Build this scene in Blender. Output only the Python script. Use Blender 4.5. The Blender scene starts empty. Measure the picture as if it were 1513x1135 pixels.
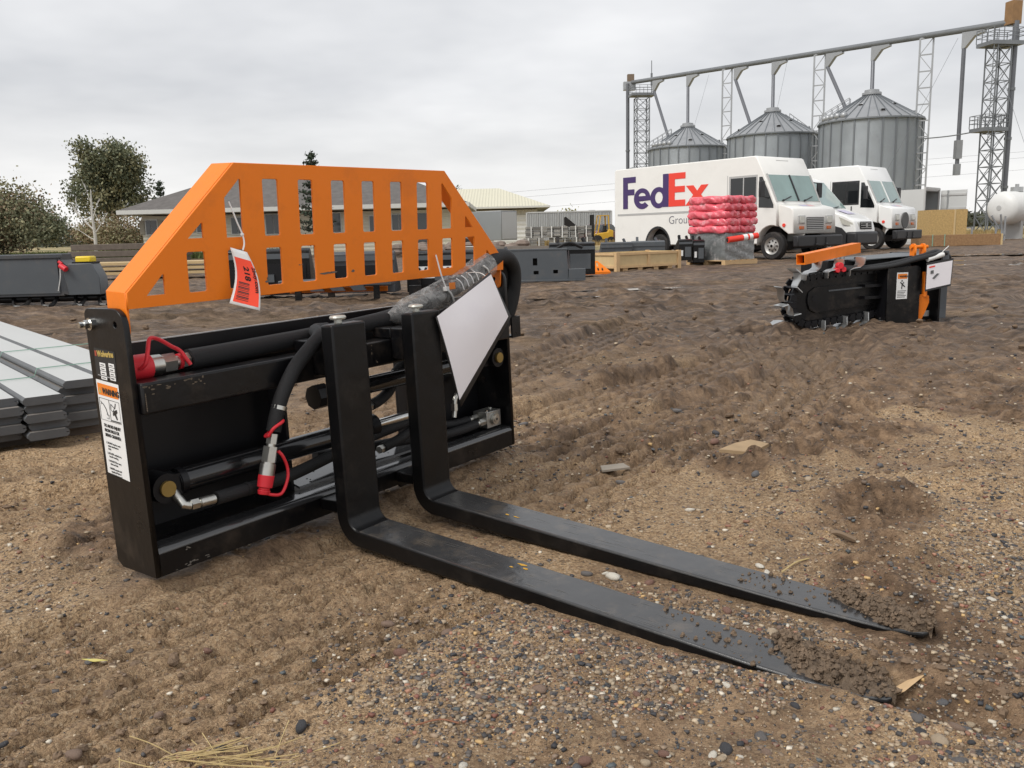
import bpy, bmesh, math, random
import numpy as np
from mathutils import Matrix, Vector

scene = bpy.context.scene
COL = scene.collection
rnd = random.Random(7)
PI = math.pi

# ------------------------------------------------------------------ camera
cam_data = bpy.data.cameras.new('camera')
cam_data.sensor_width = 36.0
cam_data.lens = 36.0 * 1261.36 / 1513.0
cam_data.clip_start = 0.05
cam_data.clip_end = 3000.0
cam = bpy.data.objects.new('camera', cam_data)
COL.objects.link(cam)
cam.matrix_world = Matrix.Translation((0, 0, 0.71)) @ Matrix.Rotation(PI / 2 - 0.17228, 4, 'X') @ Matrix.Rotation(-0.02444, 4, 'Z')
scene.camera = cam

# ------------------------------------------------------------------ overcast sky
world = bpy.data.worlds.new('World')
scene.world = world
world.use_nodes = True
wn, wl = world.node_tree.nodes, world.node_tree.links
wn.clear()
w_out = wn.new('ShaderNodeOutputWorld')
SUN_EL, SUN_AZ = math.radians(50), math.radians(-130)      # azimuth from +Y, clockwise positive
sky = wn.new('ShaderNodeTexSky')
sky.sky_type = 'NISHITA'
sky.sun_disc = False
sky.sun_elevation = SUN_EL
sky.sun_rotation = SUN_AZ
sky.air_density = 1.0
sky.dust_density = 4.0
bg_sky = wn.new('ShaderNodeBackground')
bg_sky.inputs['Strength'].default_value = 0.08
wl.new(sky.outputs[0], bg_sky.inputs['Color'])
# the closed cloud deck: soft grey layers, a little brighter towards the horizon
tc = wn.new('ShaderNodeTexCoord')
sep = wn.new('ShaderNodeSeparateXYZ')
wl.new(tc.outputs['Generated'], sep.inputs[0])
zadd = wn.new('ShaderNodeMath'); zadd.operation = 'ADD'; zadd.inputs[1].default_value = 0.16
zabs = wn.new('ShaderNodeMath'); zabs.operation = 'MAXIMUM'; zabs.inputs[1].default_value = 0.0
wl.new(sep.outputs['Z'], zabs.inputs[0]); wl.new(zabs.outputs[0], zadd.inputs[0])
dvx = wn.new('ShaderNodeMath'); dvx.operation = 'DIVIDE'
dvy = wn.new('ShaderNodeMath'); dvy.operation = 'DIVIDE'
wl.new(sep.outputs['X'], dvx.inputs[0]); wl.new(zadd.outputs[0], dvx.inputs[1])
wl.new(sep.outputs['Y'], dvy.inputs[0]); wl.new(zadd.outputs[0], dvy.inputs[1])
comb = wn.new('ShaderNodeCombineXYZ')
wl.new(dvx.outputs[0], comb.inputs['X']); wl.new(dvy.outputs[0], comb.inputs['Y'])
cl = wn.new('ShaderNodeTexNoise')
cl.inputs['Scale'].default_value = 0.55; cl.inputs['Detail'].default_value = 5.0; cl.inputs['Roughness'].default_value = 0.55
wl.new(comb.outputs[0], cl.inputs['Vector'])
cramp = wn.new('ShaderNodeValToRGB')
cramp.color_ramp.elements[0].position = 0.32; cramp.color_ramp.elements[0].color = (0.37, 0.38, 0.40, 1)
cramp.color_ramp.elements[1].position = 0.68; cramp.color_ramp.elements[1].color = (0.64, 0.64, 0.645, 1)
wl.new(cl.outputs['Fac'], cramp.inputs[0])
hz = wn.new('ShaderNodeMapRange'); hz.inputs['From Min'].default_value = 0.0; hz.inputs['From Max'].default_value = 0.16
hz.inputs['To Min'].default_value = 0.75; hz.inputs['To Max'].default_value = 0.0
wl.new(sep.outputs['Z'], hz.inputs['Value'])
hmix = wn.new('ShaderNodeMix'); hmix.data_type = 'RGBA'
hmix.inputs['B'].default_value = (0.70, 0.69, 0.67, 1)
wl.new(hz.outputs[0], hmix.inputs['Factor']); wl.new(cramp.outputs[0], hmix.inputs['A'])
bg_cl = wn.new('ShaderNodeBackground'); bg_cl.inputs['Strength'].default_value = 1.0
wl.new(hmix.outputs['Result'], bg_cl.inputs['Color'])
wmix = wn.new('ShaderNodeMixShader'); wmix.inputs[0].default_value = 0.93
wl.new(bg_sky.outputs[0], wmix.inputs[1]); wl.new(bg_cl.outputs[0], wmix.inputs[2])
wl.new(wmix.outputs[0], w_out.inputs['Surface'])

sun_data = bpy.data.lights.new('sun', 'SUN')
sun_data.energy = 1.4
sun_data.angle = math.radians(25)
sun_data.color = (1.0, 0.97, 0.92)
sun = bpy.data.objects.new('sun', sun_data)
COL.objects.link(sun)
sd = Vector((math.sin(SUN_AZ) * math.cos(SUN_EL), math.cos(SUN_AZ) * math.cos(SUN_EL), math.sin(SUN_EL)))
sun.rotation_euler = (-sd).to_track_quat('-Z', 'Y').to_euler()
sun.location = (-20, -15, 30)

scene.view_settings.view_transform = 'Standard'
scene.view_settings.look = 'None'
scene.view_settings.exposure = 0.68
scene.view_settings.gamma = 1.0

# ------------------------------------------------------------------ helpers
def mat(name, base, rough=0.5, metal=0.0, var=0.0, vscale=8.0, bump=0.0, bscale=60.0, coat=0.0, spec=0.5,
        dirt=None, dirt_amt=0.0, dscale=5.0, rvar=0.0, wave=None):
    m = bpy.data.materials.new(name); m.use_nodes = True
    nt = m.node_tree; n, l = nt.nodes, nt.links
    b = n['Principled BSDF']
    b.inputs['Base Color'].default_value = (*base, 1); b.inputs['Roughness'].default_value = rough
    b.inputs['Metallic'].default_value = metal; b.inputs['Specular IOR Level'].default_value = spec
    b.inputs['Coat Weight'].default_value = coat; b.inputs['Coat Roughness'].default_value = 0.08
    tcn = n.new('ShaderNodeTexCoord')
    col = None
    if var > 0:
        nz = n.new('ShaderNodeTexNoise'); nz.inputs['Scale'].default_value = vscale; nz.inputs['Detail'].default_value = 6
        l.new(tcn.outputs['Object'], nz.inputs['Vector'])
        mx = n.new('ShaderNodeMix'); mx.data_type = 'RGBA'
        mx.inputs['A'].default_value = (*[max(0, c * (1 - var)) for c in base], 1)
        mx.inputs['B'].default_value = (*[min(1, c * (1 + var)) for c in base], 1)
        l.new(nz.outputs['Fac'], mx.inputs['Factor']); col = mx.outputs['Result']
        if rvar > 0:
            rr = n.new('ShaderNodeMapRange'); rr.inputs['To Min'].default_value = max(0.02, rough - rvar); rr.inputs['To Max'].default_value = rough + rvar
            l.new(nz.outputs['Fac'], rr.inputs['Value']); l.new(rr.outputs[0], b.inputs['Roughness'])
    if dirt is not None:
        dz = n.new('ShaderNodeTexNoise'); dz.inputs['Scale'].default_value = dscale; dz.inputs['Detail'].default_value = 9; dz.inputs['Roughness'].default_value = 0.7
        l.new(tcn.outputs['Object'], dz.inputs['Vector'])
        dr = n.new('ShaderNodeMapRange'); dr.inputs['From Min'].default_value = 0.52; dr.inputs['From Max'].default_value = 0.72
        dr.inputs['To Min'].default_value = 0; dr.inputs['To Max'].default_value = dirt_amt
        l.new(dz.outputs['Fac'], dr.inputs['Value'])
        dm = n.new('ShaderNodeMix'); dm.data_type = 'RGBA'; dm.inputs['B'].default_value = (*dirt, 1); dm.inputs['A'].default_value = (*base, 1)
        if col is not None: l.new(col, dm.inputs['A'])
        l.new(dr.outputs[0], dm.inputs['Factor']); col = dm.outputs['Result']
    if col is not None: l.new(col, b.inputs['Base Color'])
    hgt = None
    if bump > 0:
        bz = n.new('ShaderNodeTexNoise'); bz.inputs['Scale'].default_value = bscale; bz.inputs['Detail'].default_value = 4
        l.new(tcn.outputs['Object'], bz.inputs['Vector']); hgt = bz.outputs['Fac']; dist = bump
    if wave is not None:      # (axis, scale per metre, height)
        wv = n.new('ShaderNodeTexWave'); wv.bands_direction = wave[0]; wv.inputs['Scale'].default_value = wave[1]; wv.wave_profile = 'SIN'
        l.new(tcn.outputs['Object'], wv.inputs['Vector']); hgt = wv.outputs['Fac']; dist = wave[2]
    if hgt is not None:
        bp = n.new('ShaderNodeBump'); bp.inputs['Strength'].default_value = 1.0; bp.inputs['Distance'].default_value = dist
        l.new(hgt, bp.inputs['Height']); l.new(bp.outputs[0], b.inputs['Normal'])
    return m

class MB:
    def __init__(s): s.v, s.f = [], []
    def add(s, vs, fs):
        o = len(s.v); s.v += [tuple(p) for p in vs]; s.f += [tuple(o + i for i in f) for f in fs]; return s
    def box(s, x0, x1, y0, y1, z0, z1, M=None):
        vs = [Vector(p) for p in ((x0,y0,z0),(x1,y0,z0),(x1,y1,z0),(x0,y1,z0),(x0,y0,z1),(x1,y0,z1),(x1,y1,z1),(x0,y1,z1))]
        if M is not None: vs = [M @ p for p in vs]
        return s.add(vs, [(0,3,2,1),(4,5,6,7),(0,1,5,4),(1,2,6,5),(2,3,7,6),(3,0,4,7)])
    def bar(s, p0, p1, w, h=None, up=(0,0,1)):
        p0, p1 = Vector(p0), Vector(p1); h = h or w
        d = p1 - p0; L = d.length; d.normalize(); u = Vector(up)
        if abs(d.dot(u)) > 0.98: u = Vector((1,0,0))
        a = d.cross(u).normalized(); b = a.cross(d)
        M = Matrix((( d.x,a.x,b.x,p0.x),(d.y,a.y,b.y,p0.y),(d.z,a.z,b.z,p0.z),(0,0,0,1)))
        return s.box(0, L, -w/2, w/2, -h/2, h/2, M)
    def cyl(s, p0, p1, r0, r1=None, n=12, cap=True):
        p0, p1 = Vector(p0), Vector(p1); r1 = r0 if r1 is None else r1
        d = (p1 - p0).normalized(); a = d.orthogonal().normalized(); b = d.cross(a)
        vs = []
        for p, r in ((p0, r0), (p1, r1)):
            for i in range(n):
                t = 2*PI*i/n; vs.append(p + (a*math.cos(t) + b*math.sin(t))*r)
        fs = [(i, (i+1) % n, n + (i+1) % n, n + i) for i in range(n)]
        if cap: fs += [tuple(range(n-1, -1, -1)), tuple(range(n, 2*n))]
        return s.add(vs, fs)
    def tube(s, pts, r, n=8, cap=True, rs=None):
        pts = [Vector(p) for p in pts]; k = len(pts); vs = []
        a = None
        for i, p in enumerate(pts):
            d = (pts[min(i+1, k-1)] - pts[max(i-1, 0)])
            if d.length < 1e-9: d = Vector((0,0,1))
            d.normalize()
            a = d.orthogonal().normalized() if a is None else (a - d*a.dot(d)).normalized()
            b = d.cross(a); rr = rs[i] if rs else r
            for j in range(n):
                t = 2*PI*j/n; vs.append(p + (a*math.cos(t) + b*math.sin(t))*rr)
        fs = [(i*n+j, i*n+(j+1) % n, (i+1)*n+(j+1) % n, (i+1)*n+j) for i in range(k-1) for j in range(n)]
        if cap: fs += [tuple(range(n-1, -1, -1)), tuple((k-1)*n + j for j in range(n))]
        return s.add(vs, fs)
    def lathe(s, prof, n=24, M=None, cap=True):      # prof: (radius, z)
        vs = []
        for r, z in prof:
            for i in range(n):
                p = Vector((r*math.cos(2*PI*i/n), r*math.sin(2*PI*i/n), z)); vs.append(M @ p if M is not None else p)
        k = len(prof)
        fs = [(i*n+j, i*n+(j+1) % n, (i+1)*n+(j+1) % n, (i+1)*n+j) for i in range(k-1) for j in range(n)]
        if cap: fs += [tuple(range(n-1, -1, -1)), tuple((k-1)*n + j for j in range(n))]
        return s.add(vs, fs)
    def prism(s, poly, axis, lo, hi):      # convex-ish polygon extruded along an axis; poly given in the two other axes in order
        k = len(poly)
        def P(a, b, c):
            return {'x': (c, a, b), 'y': (a, c, b), 'z': (a, b, c)}[axis]
        vs = [P(a, b, lo) for a, b in poly] + [P(a, b, hi) for a, b in poly]
        fs = [(i, (i+1) % k, k + (i+1) % k, k + i) for i in range(k)] + [tuple(range(k-1, -1, -1)), tuple(range(k, 2*k))]
        return s.add(vs, fs)
    def ell(s, c, r, n=10, m=6, M=None):
        vs, fs = [], []
        for i in range(m+1):
            th = PI*i/m
            for j in range(n):
                p = Vector((r[0]*math.sin(th)*math.cos(2*PI*j/n), r[1]*math.sin(th)*math.sin(2*PI*j/n), r[2]*math.cos(th)))
                if M is not None: p = M @ p
                vs.append(Vector(c) + p)
        for i in range(m):
            for j in range(n):
                fs.append((i*n+j, (i+1)*n+j, (i+1)*n+(j+1) % n, i*n+(j+1) % n))
        return s.add(vs, fs)
    def build(s, name, m, parent=None, smooth=True, bevel=0.0, seg=2, ang=35, fix=True):
        me = bpy.data.meshes.new(name); me.from_pydata([tuple(p) for p in s.v], [], s.f)
        if fix:
            bm = bmesh.new(); bm.from_mesh(me); bmesh.ops.recalc_face_normals(bm, faces=bm.faces); bm.to_mesh(me); bm.free()
        if smooth:
            me.shade_smooth(); me.set_sharp_from_angle(angle=math.radians(ang))
        me.materials.append(m)
        o = bpy.data.objects.new(name, me); COL.objects.link(o)
        if parent is not None: o.parent = parent
        if bevel > 0:
            bv = o.modifiers.new('edge', 'BEVEL'); bv.width = bevel; bv.segments = seg; bv.limit_method = 'ANGLE'; bv.angle_limit = math.radians(40)
        return o

def spline(pts, k=8):      # Catmull-Rom through the points
    P = [Vector(p) for p in pts]; P = [2*P[0]-P[1]] + P + [2*P[-1]-P[-2]]; out = []
    for i in range(1, len(P)-2):
        for j in range(k):
            t = j/k; a, b, c, d = P[i-1], P[i], P[i+1], P[i+2]
            out.append(0.5*((2*b) + (c-a)*t + (2*a-5*b+4*c-d)*t*t + (3*b-a-3*c+d)*t**3))
    out.append(P[-2]); return out

def plate(name, outer, holes, thick, m, parent=None, M=None, bevel=0.0):
    """flat sheet with real holes: outlines in 2D, sheet from z=0 to z=thick, then placed by M"""
    cu = bpy.data.curves.new(name, 'CURVE'); cu.dimensions = '2D'; cu.fill_mode = 'BOTH'
    for ring in [outer] + holes:
        sp = cu.splines.new('POLY'); sp.points.add(len(ring) - 1)
        for q, (a, b) in zip(sp.points, ring): q.co = (a, b, 0, 1)
        sp.use_cyclic_u = True
    cu.extrude = thick / 2
    if bevel: cu.bevel_depth = bevel; cu.bevel_resolution = 1; cu.extrude = max(thick/2 - bevel, 1e-5); cu.offset = -bevel
    tmp = bpy.data.objects.new(name, cu); COL.objects.link(tmp)
    dg = bpy.context.evaluated_depsgraph_get(); dg.update()
    me = bpy.data.meshes.new_from_object(tmp.evaluated_get(dg)); bpy.data.objects.remove(tmp); bpy.data.curves.remove(cu)
    me.transform((M if M is not None else Matrix()) @ Matrix.Translation((0, 0, thick/2)))
    me.materials.clear(); me.materials.append(m); me.name = name
    o = bpy.data.objects.new(name, me); COL.objects.link(o)
    if parent is not None: o.parent = parent
    return o

def text(name, body, size, m, parent=None, M=None, bold=0.0, align='LEFT', sx=1.0, thick=0.0004):
    cu = bpy.data.curves.new(name, 'FONT'); cu.body = body; cu.size = size; cu.offset = bold; cu.align_x = align; cu.extrude = thick/2; cu.resolution_u = 3
    tmp = bpy.data.objects.new(name, cu); COL.objects.link(tmp)
    dg = bpy.context.evaluated_depsgraph_get(); dg.update()
    me = bpy.data.meshes.new_from_object(tmp.evaluated_get(dg)); bpy.data.objects.remove(tmp); bpy.data.curves.remove(cu)
    me.transform((M if M is not None else Matrix()) @ Matrix.Diagonal((sx, 1, 1, 1)))
    me.materials.clear(); me.materials.append(m); me.name = name
    o = bpy.data.objects.new(name, me); COL.objects.link(o)
    if parent is not None: o.parent = parent
    return o

def tag(o, label, cat, group=None):
    o['label'] = label; o['category'] = cat
    if group: o['group'] = group
    return o
def thing(name, label, cat, loc=(0,0,0), rz=0.0, group=None):
    o = bpy.data.objects.new(name, None); o.empty_display_size = 0.2; COL.objects.link(o)
    o.location = loc; o.rotation_euler = (0, 0, rz)
    return tag(o, label, cat, group)
def structure(o): o['kind'] = 'structure'; return o
def copy_tree(o, parent=None):
    c = o.copy(); COL.objects.link(c); c.parent = parent
    for ch in list(o.children): copy_tree(ch, c)
    return c
def basis(o, x, y):      # 4x4 with origin o and given x,y axes (z = x cross y)
    x, y = Vector(x).normalized(), Vector(y).normalized(); z = x.cross(y); o = Vector(o)
    return Matrix(((x.x,y.x,z.x,o.x),(x.y,y.y,z.y,o.y),(x.z,y.z,z.z,o.z),(0,0,0,1)))
def arc(cx, cy, r, a0, a1, n=6):
    return [(cx + r*math.cos(math.radians(a0 + (a1-a0)*i/n)), cy + r*math.sin(math.radians(a0 + (a1-a0)*i/n))) for i in range(n+1)]

# numpy noise
_rs = np.random.RandomState(3)
_perm = _rs.rand(4, 256, 256)
def vnoise(x, y, k=0):
    xi, yi = np.floor(x).astype(int), np.floor(y).astype(int); fx, fy = x-xi, y-yi
    fx, fy = fx*fx*(3-2*fx), fy*fy*(3-2*fy); T = _perm[k]
    a, b = T[xi % 256, yi % 256], T[(xi+1) % 256, yi % 256]; c, d = T[xi % 256, (yi+1) % 256], T[(xi+1) % 256, (yi+1) % 256]
    return (a*(1-fx)+b*fx)*(1-fy) + (c*(1-fx)+d*fx)*fy
def fbm(x, y, o=4, k=0, g=0.5):
    s, a, t = 0, 1.0, 0
    for i in range(o):
        s = s + a*vnoise(x*2**i + 17.3*i, y*2**i - 9.1*i, (k+i) % 4); t += a; a *= g
    return s/t
def sstep(a, b, x):
    t = np.clip((x-a)/(b-a), 0, 1); return t*t*(3-2*t)
# ================================================================== GROUND
FO = Vector((-0.7237, 1.6258, 0.0473))
FRM = Matrix.Rotation(0.9233, 4, 'Z') @ Matrix.Rotation(-0.0188, 4, 'X') @ Matrix.Rotation(-0.0182, 4, 'Y')
UX, UY = math.cos(0.9233), math.sin(0.9233)               # frame's long direction on the ground; forks run along (UY,-UX)

def tread(path, X, Y):
    """nearest distance (signed) and arc length along a polyline"""
    best = np.full(X.shape, 1e9); sd_ = np.zeros(X.shape); sl = np.zeros(X.shape); acc = 0.0
    for (x0, y0), (x1, y1) in zip(path[:-1], path[1:]):
        dx, dy = x1-x0, y1-y0; L = math.hypot(dx, dy); dx, dy = dx/L, dy/L
        t = np.clip((X-x0)*dx + (Y-y0)*dy, 0, L); ex, ey = X-(x0+t*dx), Y-(y0+t*dy); D = np.hypot(ex, ey); m_ = D < best
        best = np.where(m_, D, best); sd_ = np.where(m_, dx*ey - dy*ex, sd_); sl = np.where(m_, acc + t, sl); acc += L
    end = (sl <= 1e-6) | (sl >= acc - 1e-6)
    return best, sd_, sl, end
def smooth_path(p, k=6): return [(q.x, q.y) for q in spline([(a, b, 0) for a, b in p], k)]

TRACKS = [  # path, width, depth, rib spacing
    ([(-1.6, 0.72), (-0.87, 1.33), (-0.38, 1.74), (0.05, 2.15), (0.5, 2.75)], 0.32, 0.020, 0.062),
    ([(-1.2, 0.62), (-0.62, 1.15), (-0.25, 1.50), (0.0, 1.75)], 0.28, 0.018, 0.060),
    ([(-0.6, 2.3), (-0.044, 2.94), (0.42, 3.63), (1.24, 4.6), (2.4, 6.3), (3.0, 8.5)], 0.44, 0.026, 0.080),
    ([(-0.2, 2.05), (0.0, 2.29), (0.47, 2.98), (1.12, 3.64), (1.7, 4.5), (2.1, 5.6)], 0.40, 0.024, 0.078),
    ([(0.55, 2.6), (0.95, 3.1), (1.35, 3.9), (1.55, 4.9), (1.6, 6.0)], 0.36, 0.022, 0.075),
    ([(-3.2, 2.4), (-1.9, 2.62), (-1.2, 2.75), (-0.6, 3.3), (0.2, 4.8), (1.2, 7.0), (3.0, 11.0)], 0.45, 0.028, 0.09),
    ([(-3.2, 1.75), (-1.9, 2.02), (-1.1, 2.3)], 0.38, 0.024, 0.075),
    ([(-8, 7.2), (-3, 8.2), (2, 8.6), (8, 10.5), (16, 13)], 0.55, 0.035, 0.09),
    ([(-8, 9.4), (-2, 9.9), (4, 10.4), (10, 13), (18, 17)], 0.55, 0.035, 0.09),
    ([(-6, 13), (1, 12.0), (7, 14), (12, 19), (20, 24)], 0.6, 0.04, 0.1),
    ([(3.8, 3.2), (3.4, 5.0), (4.6, 7.5), (7.5, 11), (11, 16), (14, 24)], 0.5, 0.03, 0.09),
    ([(5.2, 4.0), (5.0, 6.0), (6.5, 9.5), (9.5, 14), (13, 22)], 0.5, 0.03, 0.09),
]
TRACKS = [(smooth_path(p), w, d, r) for p, w, d, r in TRACKS]

def ground_height(X, Y, dx):
    """height and mud amount; dx is the local mesh spacing so that detail finer than the mesh is left out"""
    z = -0.17*sstep(4, 24, Y)
    z = z + 0.022*(fbm(X*0.55+3, Y*0.55, 3, 0)-0.5)*sstep(1.5, 5, np.hypot(X, Y-1.5))
    mud = sstep(0.46, 0.66, fbm(X*0.8+11, Y*0.8+5, 5, 2) + 0.10*(fbm(X*6, Y*6, 3, 1)-0.5))*0.75
    far = sstep(4.5, 9, Y); mud = np.maximum(mud, far*0.85*sstep(0.34, 0.5, fbm(X*0.45, Y*0.9+2, 4, 1)))
    right = sstep(0.35, 1.0, X)*(1-sstep(3.2, 5, Y))
    churn = sstep(0.47, 0.60, fbm(X*1.25+21, Y*1.05+13, 4, 3) + 0.10*sstep(0.3, 1.2, X) + 0.10*sstep(2.2, 4.0, Y) - 0.05)
    churn = churn*sstep(1.0, 1.6, Y + 0.5*X)
    mud = np.maximum(mud*0.8, churn)
    f1 = np.clip(1.4 - dx*9, 0, 1); f2 = np.clip(1.3 - dx*26, 0, 1); f3 = np.clip(1.3 - dx*60, 0, 1)
    clod = np.clip(fbm(X*7, Y*7+4, 4, 1)-0.47, 0, 1)
    patch = sstep(0.42, 0.62, fbm(X*1.1+2, Y*1.1+9, 3, 0))
    z = z + 0.095*clod*f1*(0.25 + 0.8*mud*patch + 0.6*right + 0.5*far)
    rid = 1-np.abs(2*fbm(X*3.2+5, Y*4.6, 4, 2)-1)
    z = z + 0.075*np.clip(rid-0.80, 0, 1)*f1*(0.15 + 0.55*mud*patch + 1.1*sstep(3.0, 5.5, Y))
    z = z + 0.020*(fbm(X*16+2, Y*16, 3, 2)-0.5)*f2*(0.6+0.7*mud)
    z = z + 0.020*np.clip(fbm(X*34+8, Y*34, 3, 0)-0.52, 0, 1)*f3*(0.5+mud)
    z = z + 0.006*(fbm(X*60, Y*60, 2, 3)-0.5)*f3
    crumb = 1-np.abs(2*fbm(X*13+2, Y*13+7, 4, 1)-1)
    z = z + churn*(0.085*np.clip(crumb-0.60, 0, 1)*f2 + 0.030*(fbm(X*30, Y*30+3, 3, 0)-0.5)*f3)
    z = z + 0.05*(fbm(X*1.6, Y*3.2, 3, 3)-0.5)*far
    z = z + 0.05*np.clip(fbm(X*2.2+6, Y*5.0, 4, 0)-0.5, 0, 1)*far*2.6
    Xa, Ya, za, ma, dxa = X, Y, z.copy(), mud.copy(), dx
    for path, w, dep, rib in TRACKS:
        px0, px1, py0, py1 = min(p[0] for p in path)-w, max(p[0] for p in path)+w, min(p[1] for p in path)-w, max(p[1] for p in path)+w
        sel = (Xa > px0) & (Xa < px1) & (Ya > py0) & (Ya < py1)
        if not sel.any(): continue
        X, Y, z, mud, dx = Xa[sel], Ya[sel], za[sel], ma[sel], dxa[sel]
        dep = dep*2.0*(0.45 + 1.1*fbm(X*2.4+1, Y*2.4+8, 3, 2))
        b, s_, l_, end = tread(path, X, Y)
        wob = 0.018*(fbm(X*5, Y*5, 2, 1)-0.5)
        ins = (1 - sstep(w*0.44, w*0.54, b + wob))*np.where(end, 0, 1)
        fade = sstep(0.22, 0.48, fbm(X*1.3+4, Y*1.3, 3, 3))
        # rubber lugs: rows of jagged bars, staggered from rib to rib
        row = np.floor(s_/rib); ph = l_/(rib*1.15) + 0.5*(row % 2) + 0.25*np.sin(l_*9+row)
        bars_ = sstep(0.15, 0.35, np.abs((ph % 1.0)-0.5)*2)
        grv = sstep(0.20, 0.42, np.abs(((s_/rib + 0.10*np.sin(l_*48) + 0.45*(fbm(l_*24, row*7.7, 4, 1)-0.5)) % 1.0)-0.5)*2)
        pat = np.clip(grv*(0.72 + 0.28*bars_), 0, 1)
        vis = np.clip(1.3 - dx/rib*1.6, 0, 1)
        z = z*(1 - 0.65*ins*fade) + (-0.17*sstep(4, 24, Y))*0.65*ins*fade
        z = z - dep*ins*fade*(0.25 + 0.75*(1-pat)*vis)
        z = z + dep*0.40*np.exp(-((b-w*0.60)/(w*0.10))**2)*fade*np.where(end, 0, 1)*(0.4 + 1.2*fbm(X*9, Y*9, 3, 0))
        mud = mud*(1-0.7*ins*fade) + 0.42*ins*fade
        za[sel] = z; ma[sel] = mud
    X, Y, z, mud, dx = Xa, Ya, za, ma, dxa
    # where the attachment stands: packed under the rail, a hollow where the fork tips have dug in, a furrow beyond them
    lx = (X-FO.x)*UX + (Y-FO.y)*UY; ly = -(X-FO.x)*UY + (Y-FO.y)*UX
    rail = sstep(-0.25, 0.02, lx)*(1-sstep(1.2, 1.45, lx))*np.exp(-((ly-0.07)/0.12)**2)
    base = -0.17*sstep(4, 24, Y)
    z = z*(1-0.7*rail) + rail*(0.020 + 0.016*sstep(0.2, 1.2, lx))
    fk = sstep(0.30, 0.42, lx)*(1-sstep(0.76, 0.92, lx))*sstep(0.0, 0.15, -ly)*(1-sstep(1.35, 1.6, -ly))
    z = z*(1-0.75*fk)
    tip = np.exp(-((lx-0.45)/0.16)**2) + np.exp(-((lx-0.715)/0.16)**2)
    t_ = -ly
    z = z - 0.010*np.clip(tip, 0, 1)*sstep(0.55, 1.15, t_)*(1-sstep(1.5, 1.9, t_))
    fur = np.exp(-((lx-0.46)/0.045)**2) + np.exp(-((lx-0.72)/0.05)**2)
    z = z - 0.02*np.clip(fur, 0, 1)*sstep(1.2, 1.3, t_)*(1-sstep(1.9, 2.2, t_))
    ber = np.exp(-((lx-0.535)/0.03)**2) + np.exp(-((lx-0.385)/0.03)**2)
    z = z + 0.022*np.clip(ber, 0, 1)*sstep(0.95, 1.2, t_)*(1-sstep(1.8, 2.1, t_))*(0.5+fbm(X*14, Y*14, 3, 2))
    mud = np.maximum(mud, 0.9*np.clip(fur, 0, 1)*sstep(1.1, 1.25, t_)*(1-sstep(1.8, 2.1, t_)))
    mud = np.maximum(mud, 0.7*rail)
    return z, np.clip(mud, 0, 1)

def axis_lines(lo, hi, d0, core0, core1, g):
    a = [core0]
    while a[-1] < core1: a.append(a[-1] + d0)
    r = [a[-1]]; s_ = d0
    while r[-1] < hi: s_ *= g; r.append(r[-1] + s_)
    l = [a[0]]; s_ = d0
    while l[-1] > lo: s_ *= g; l.append(l[-1] - s_)
    return np.array(l[1:][::-1] + a + r[1:])
gx = axis_lines(-60, 60, 0.0100, -1.0, 1.15, 1.0115)
gy = axis_lines(0.2, 75, 0.0080, 0.95, 1.75, 1.0075)
GXm, GYm = np.meshgrid(gx, gy)
dxl = np.gradient(gx); dyl = np.gradient(gy)
DX = np.maximum(*np.meshgrid(dxl, dyl))
gz, gmud = ground_height(GXm, GYm, DX)
ny_, nx_ = GXm.shape
co = np.stack([GXm, GYm, gz], -1).reshape(-1, 3)
idx = np.arange(nx_*ny_).reshape(ny_, nx_)
quads = np.stack([idx[:-1, :-1], idx[:-1, 1:], idx[1:, 1:], idx[1:, :-1]], -1).reshape(-1, 4)
def mesh_np(name, co, quads, smooth=True):
    me = bpy.data.meshes.new(name); k = quads.shape[1]
    me.vertices.add(len(co)); me.vertices.foreach_set('co', np.ascontiguousarray(co, dtype=np.float32).ravel())
    me.loops.add(len(quads)*k); me.loops.foreach_set('vertex_index', np.ascontiguousarray(quads, dtype=np.int32).ravel())
    me.polygons.add(len(quads)); me.polygons.foreach_set('loop_start', np.arange(0, len(quads)*k, k, dtype=np.int32))
    if smooth: me.polygons.foreach_set('use_smooth', np.ones(len(quads), dtype=bool))
    me.update(calc_edges=True); return me
gme = mesh_np('ground', co, quads)
at = gme.attributes.new('mud', 'FLOAT', 'POINT'); at.data.foreach_set('value', gmud.ravel().astype(np.float32))
wet_ = np.clip(sstep(3.0, 6.0, GYm + 0.8*(fbm(GXm*0.7, GYm*0.7, 3, 1)-0.5))*(0.55 + 0.6*fbm(GXm*0.5+3, GYm*1.3, 4, 2)), 0, 1)
at2 = gme.attributes.new('wet', 'FLOAT', 'POINT'); at2.data.foreach_set('value', wet_.ravel().astype(np.float32))
def zat(x, y):
    z, m_ = ground_height(np.array([float(x)]), np.array([float(y)]), np.array([0.05])); return float(z[0])

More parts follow.
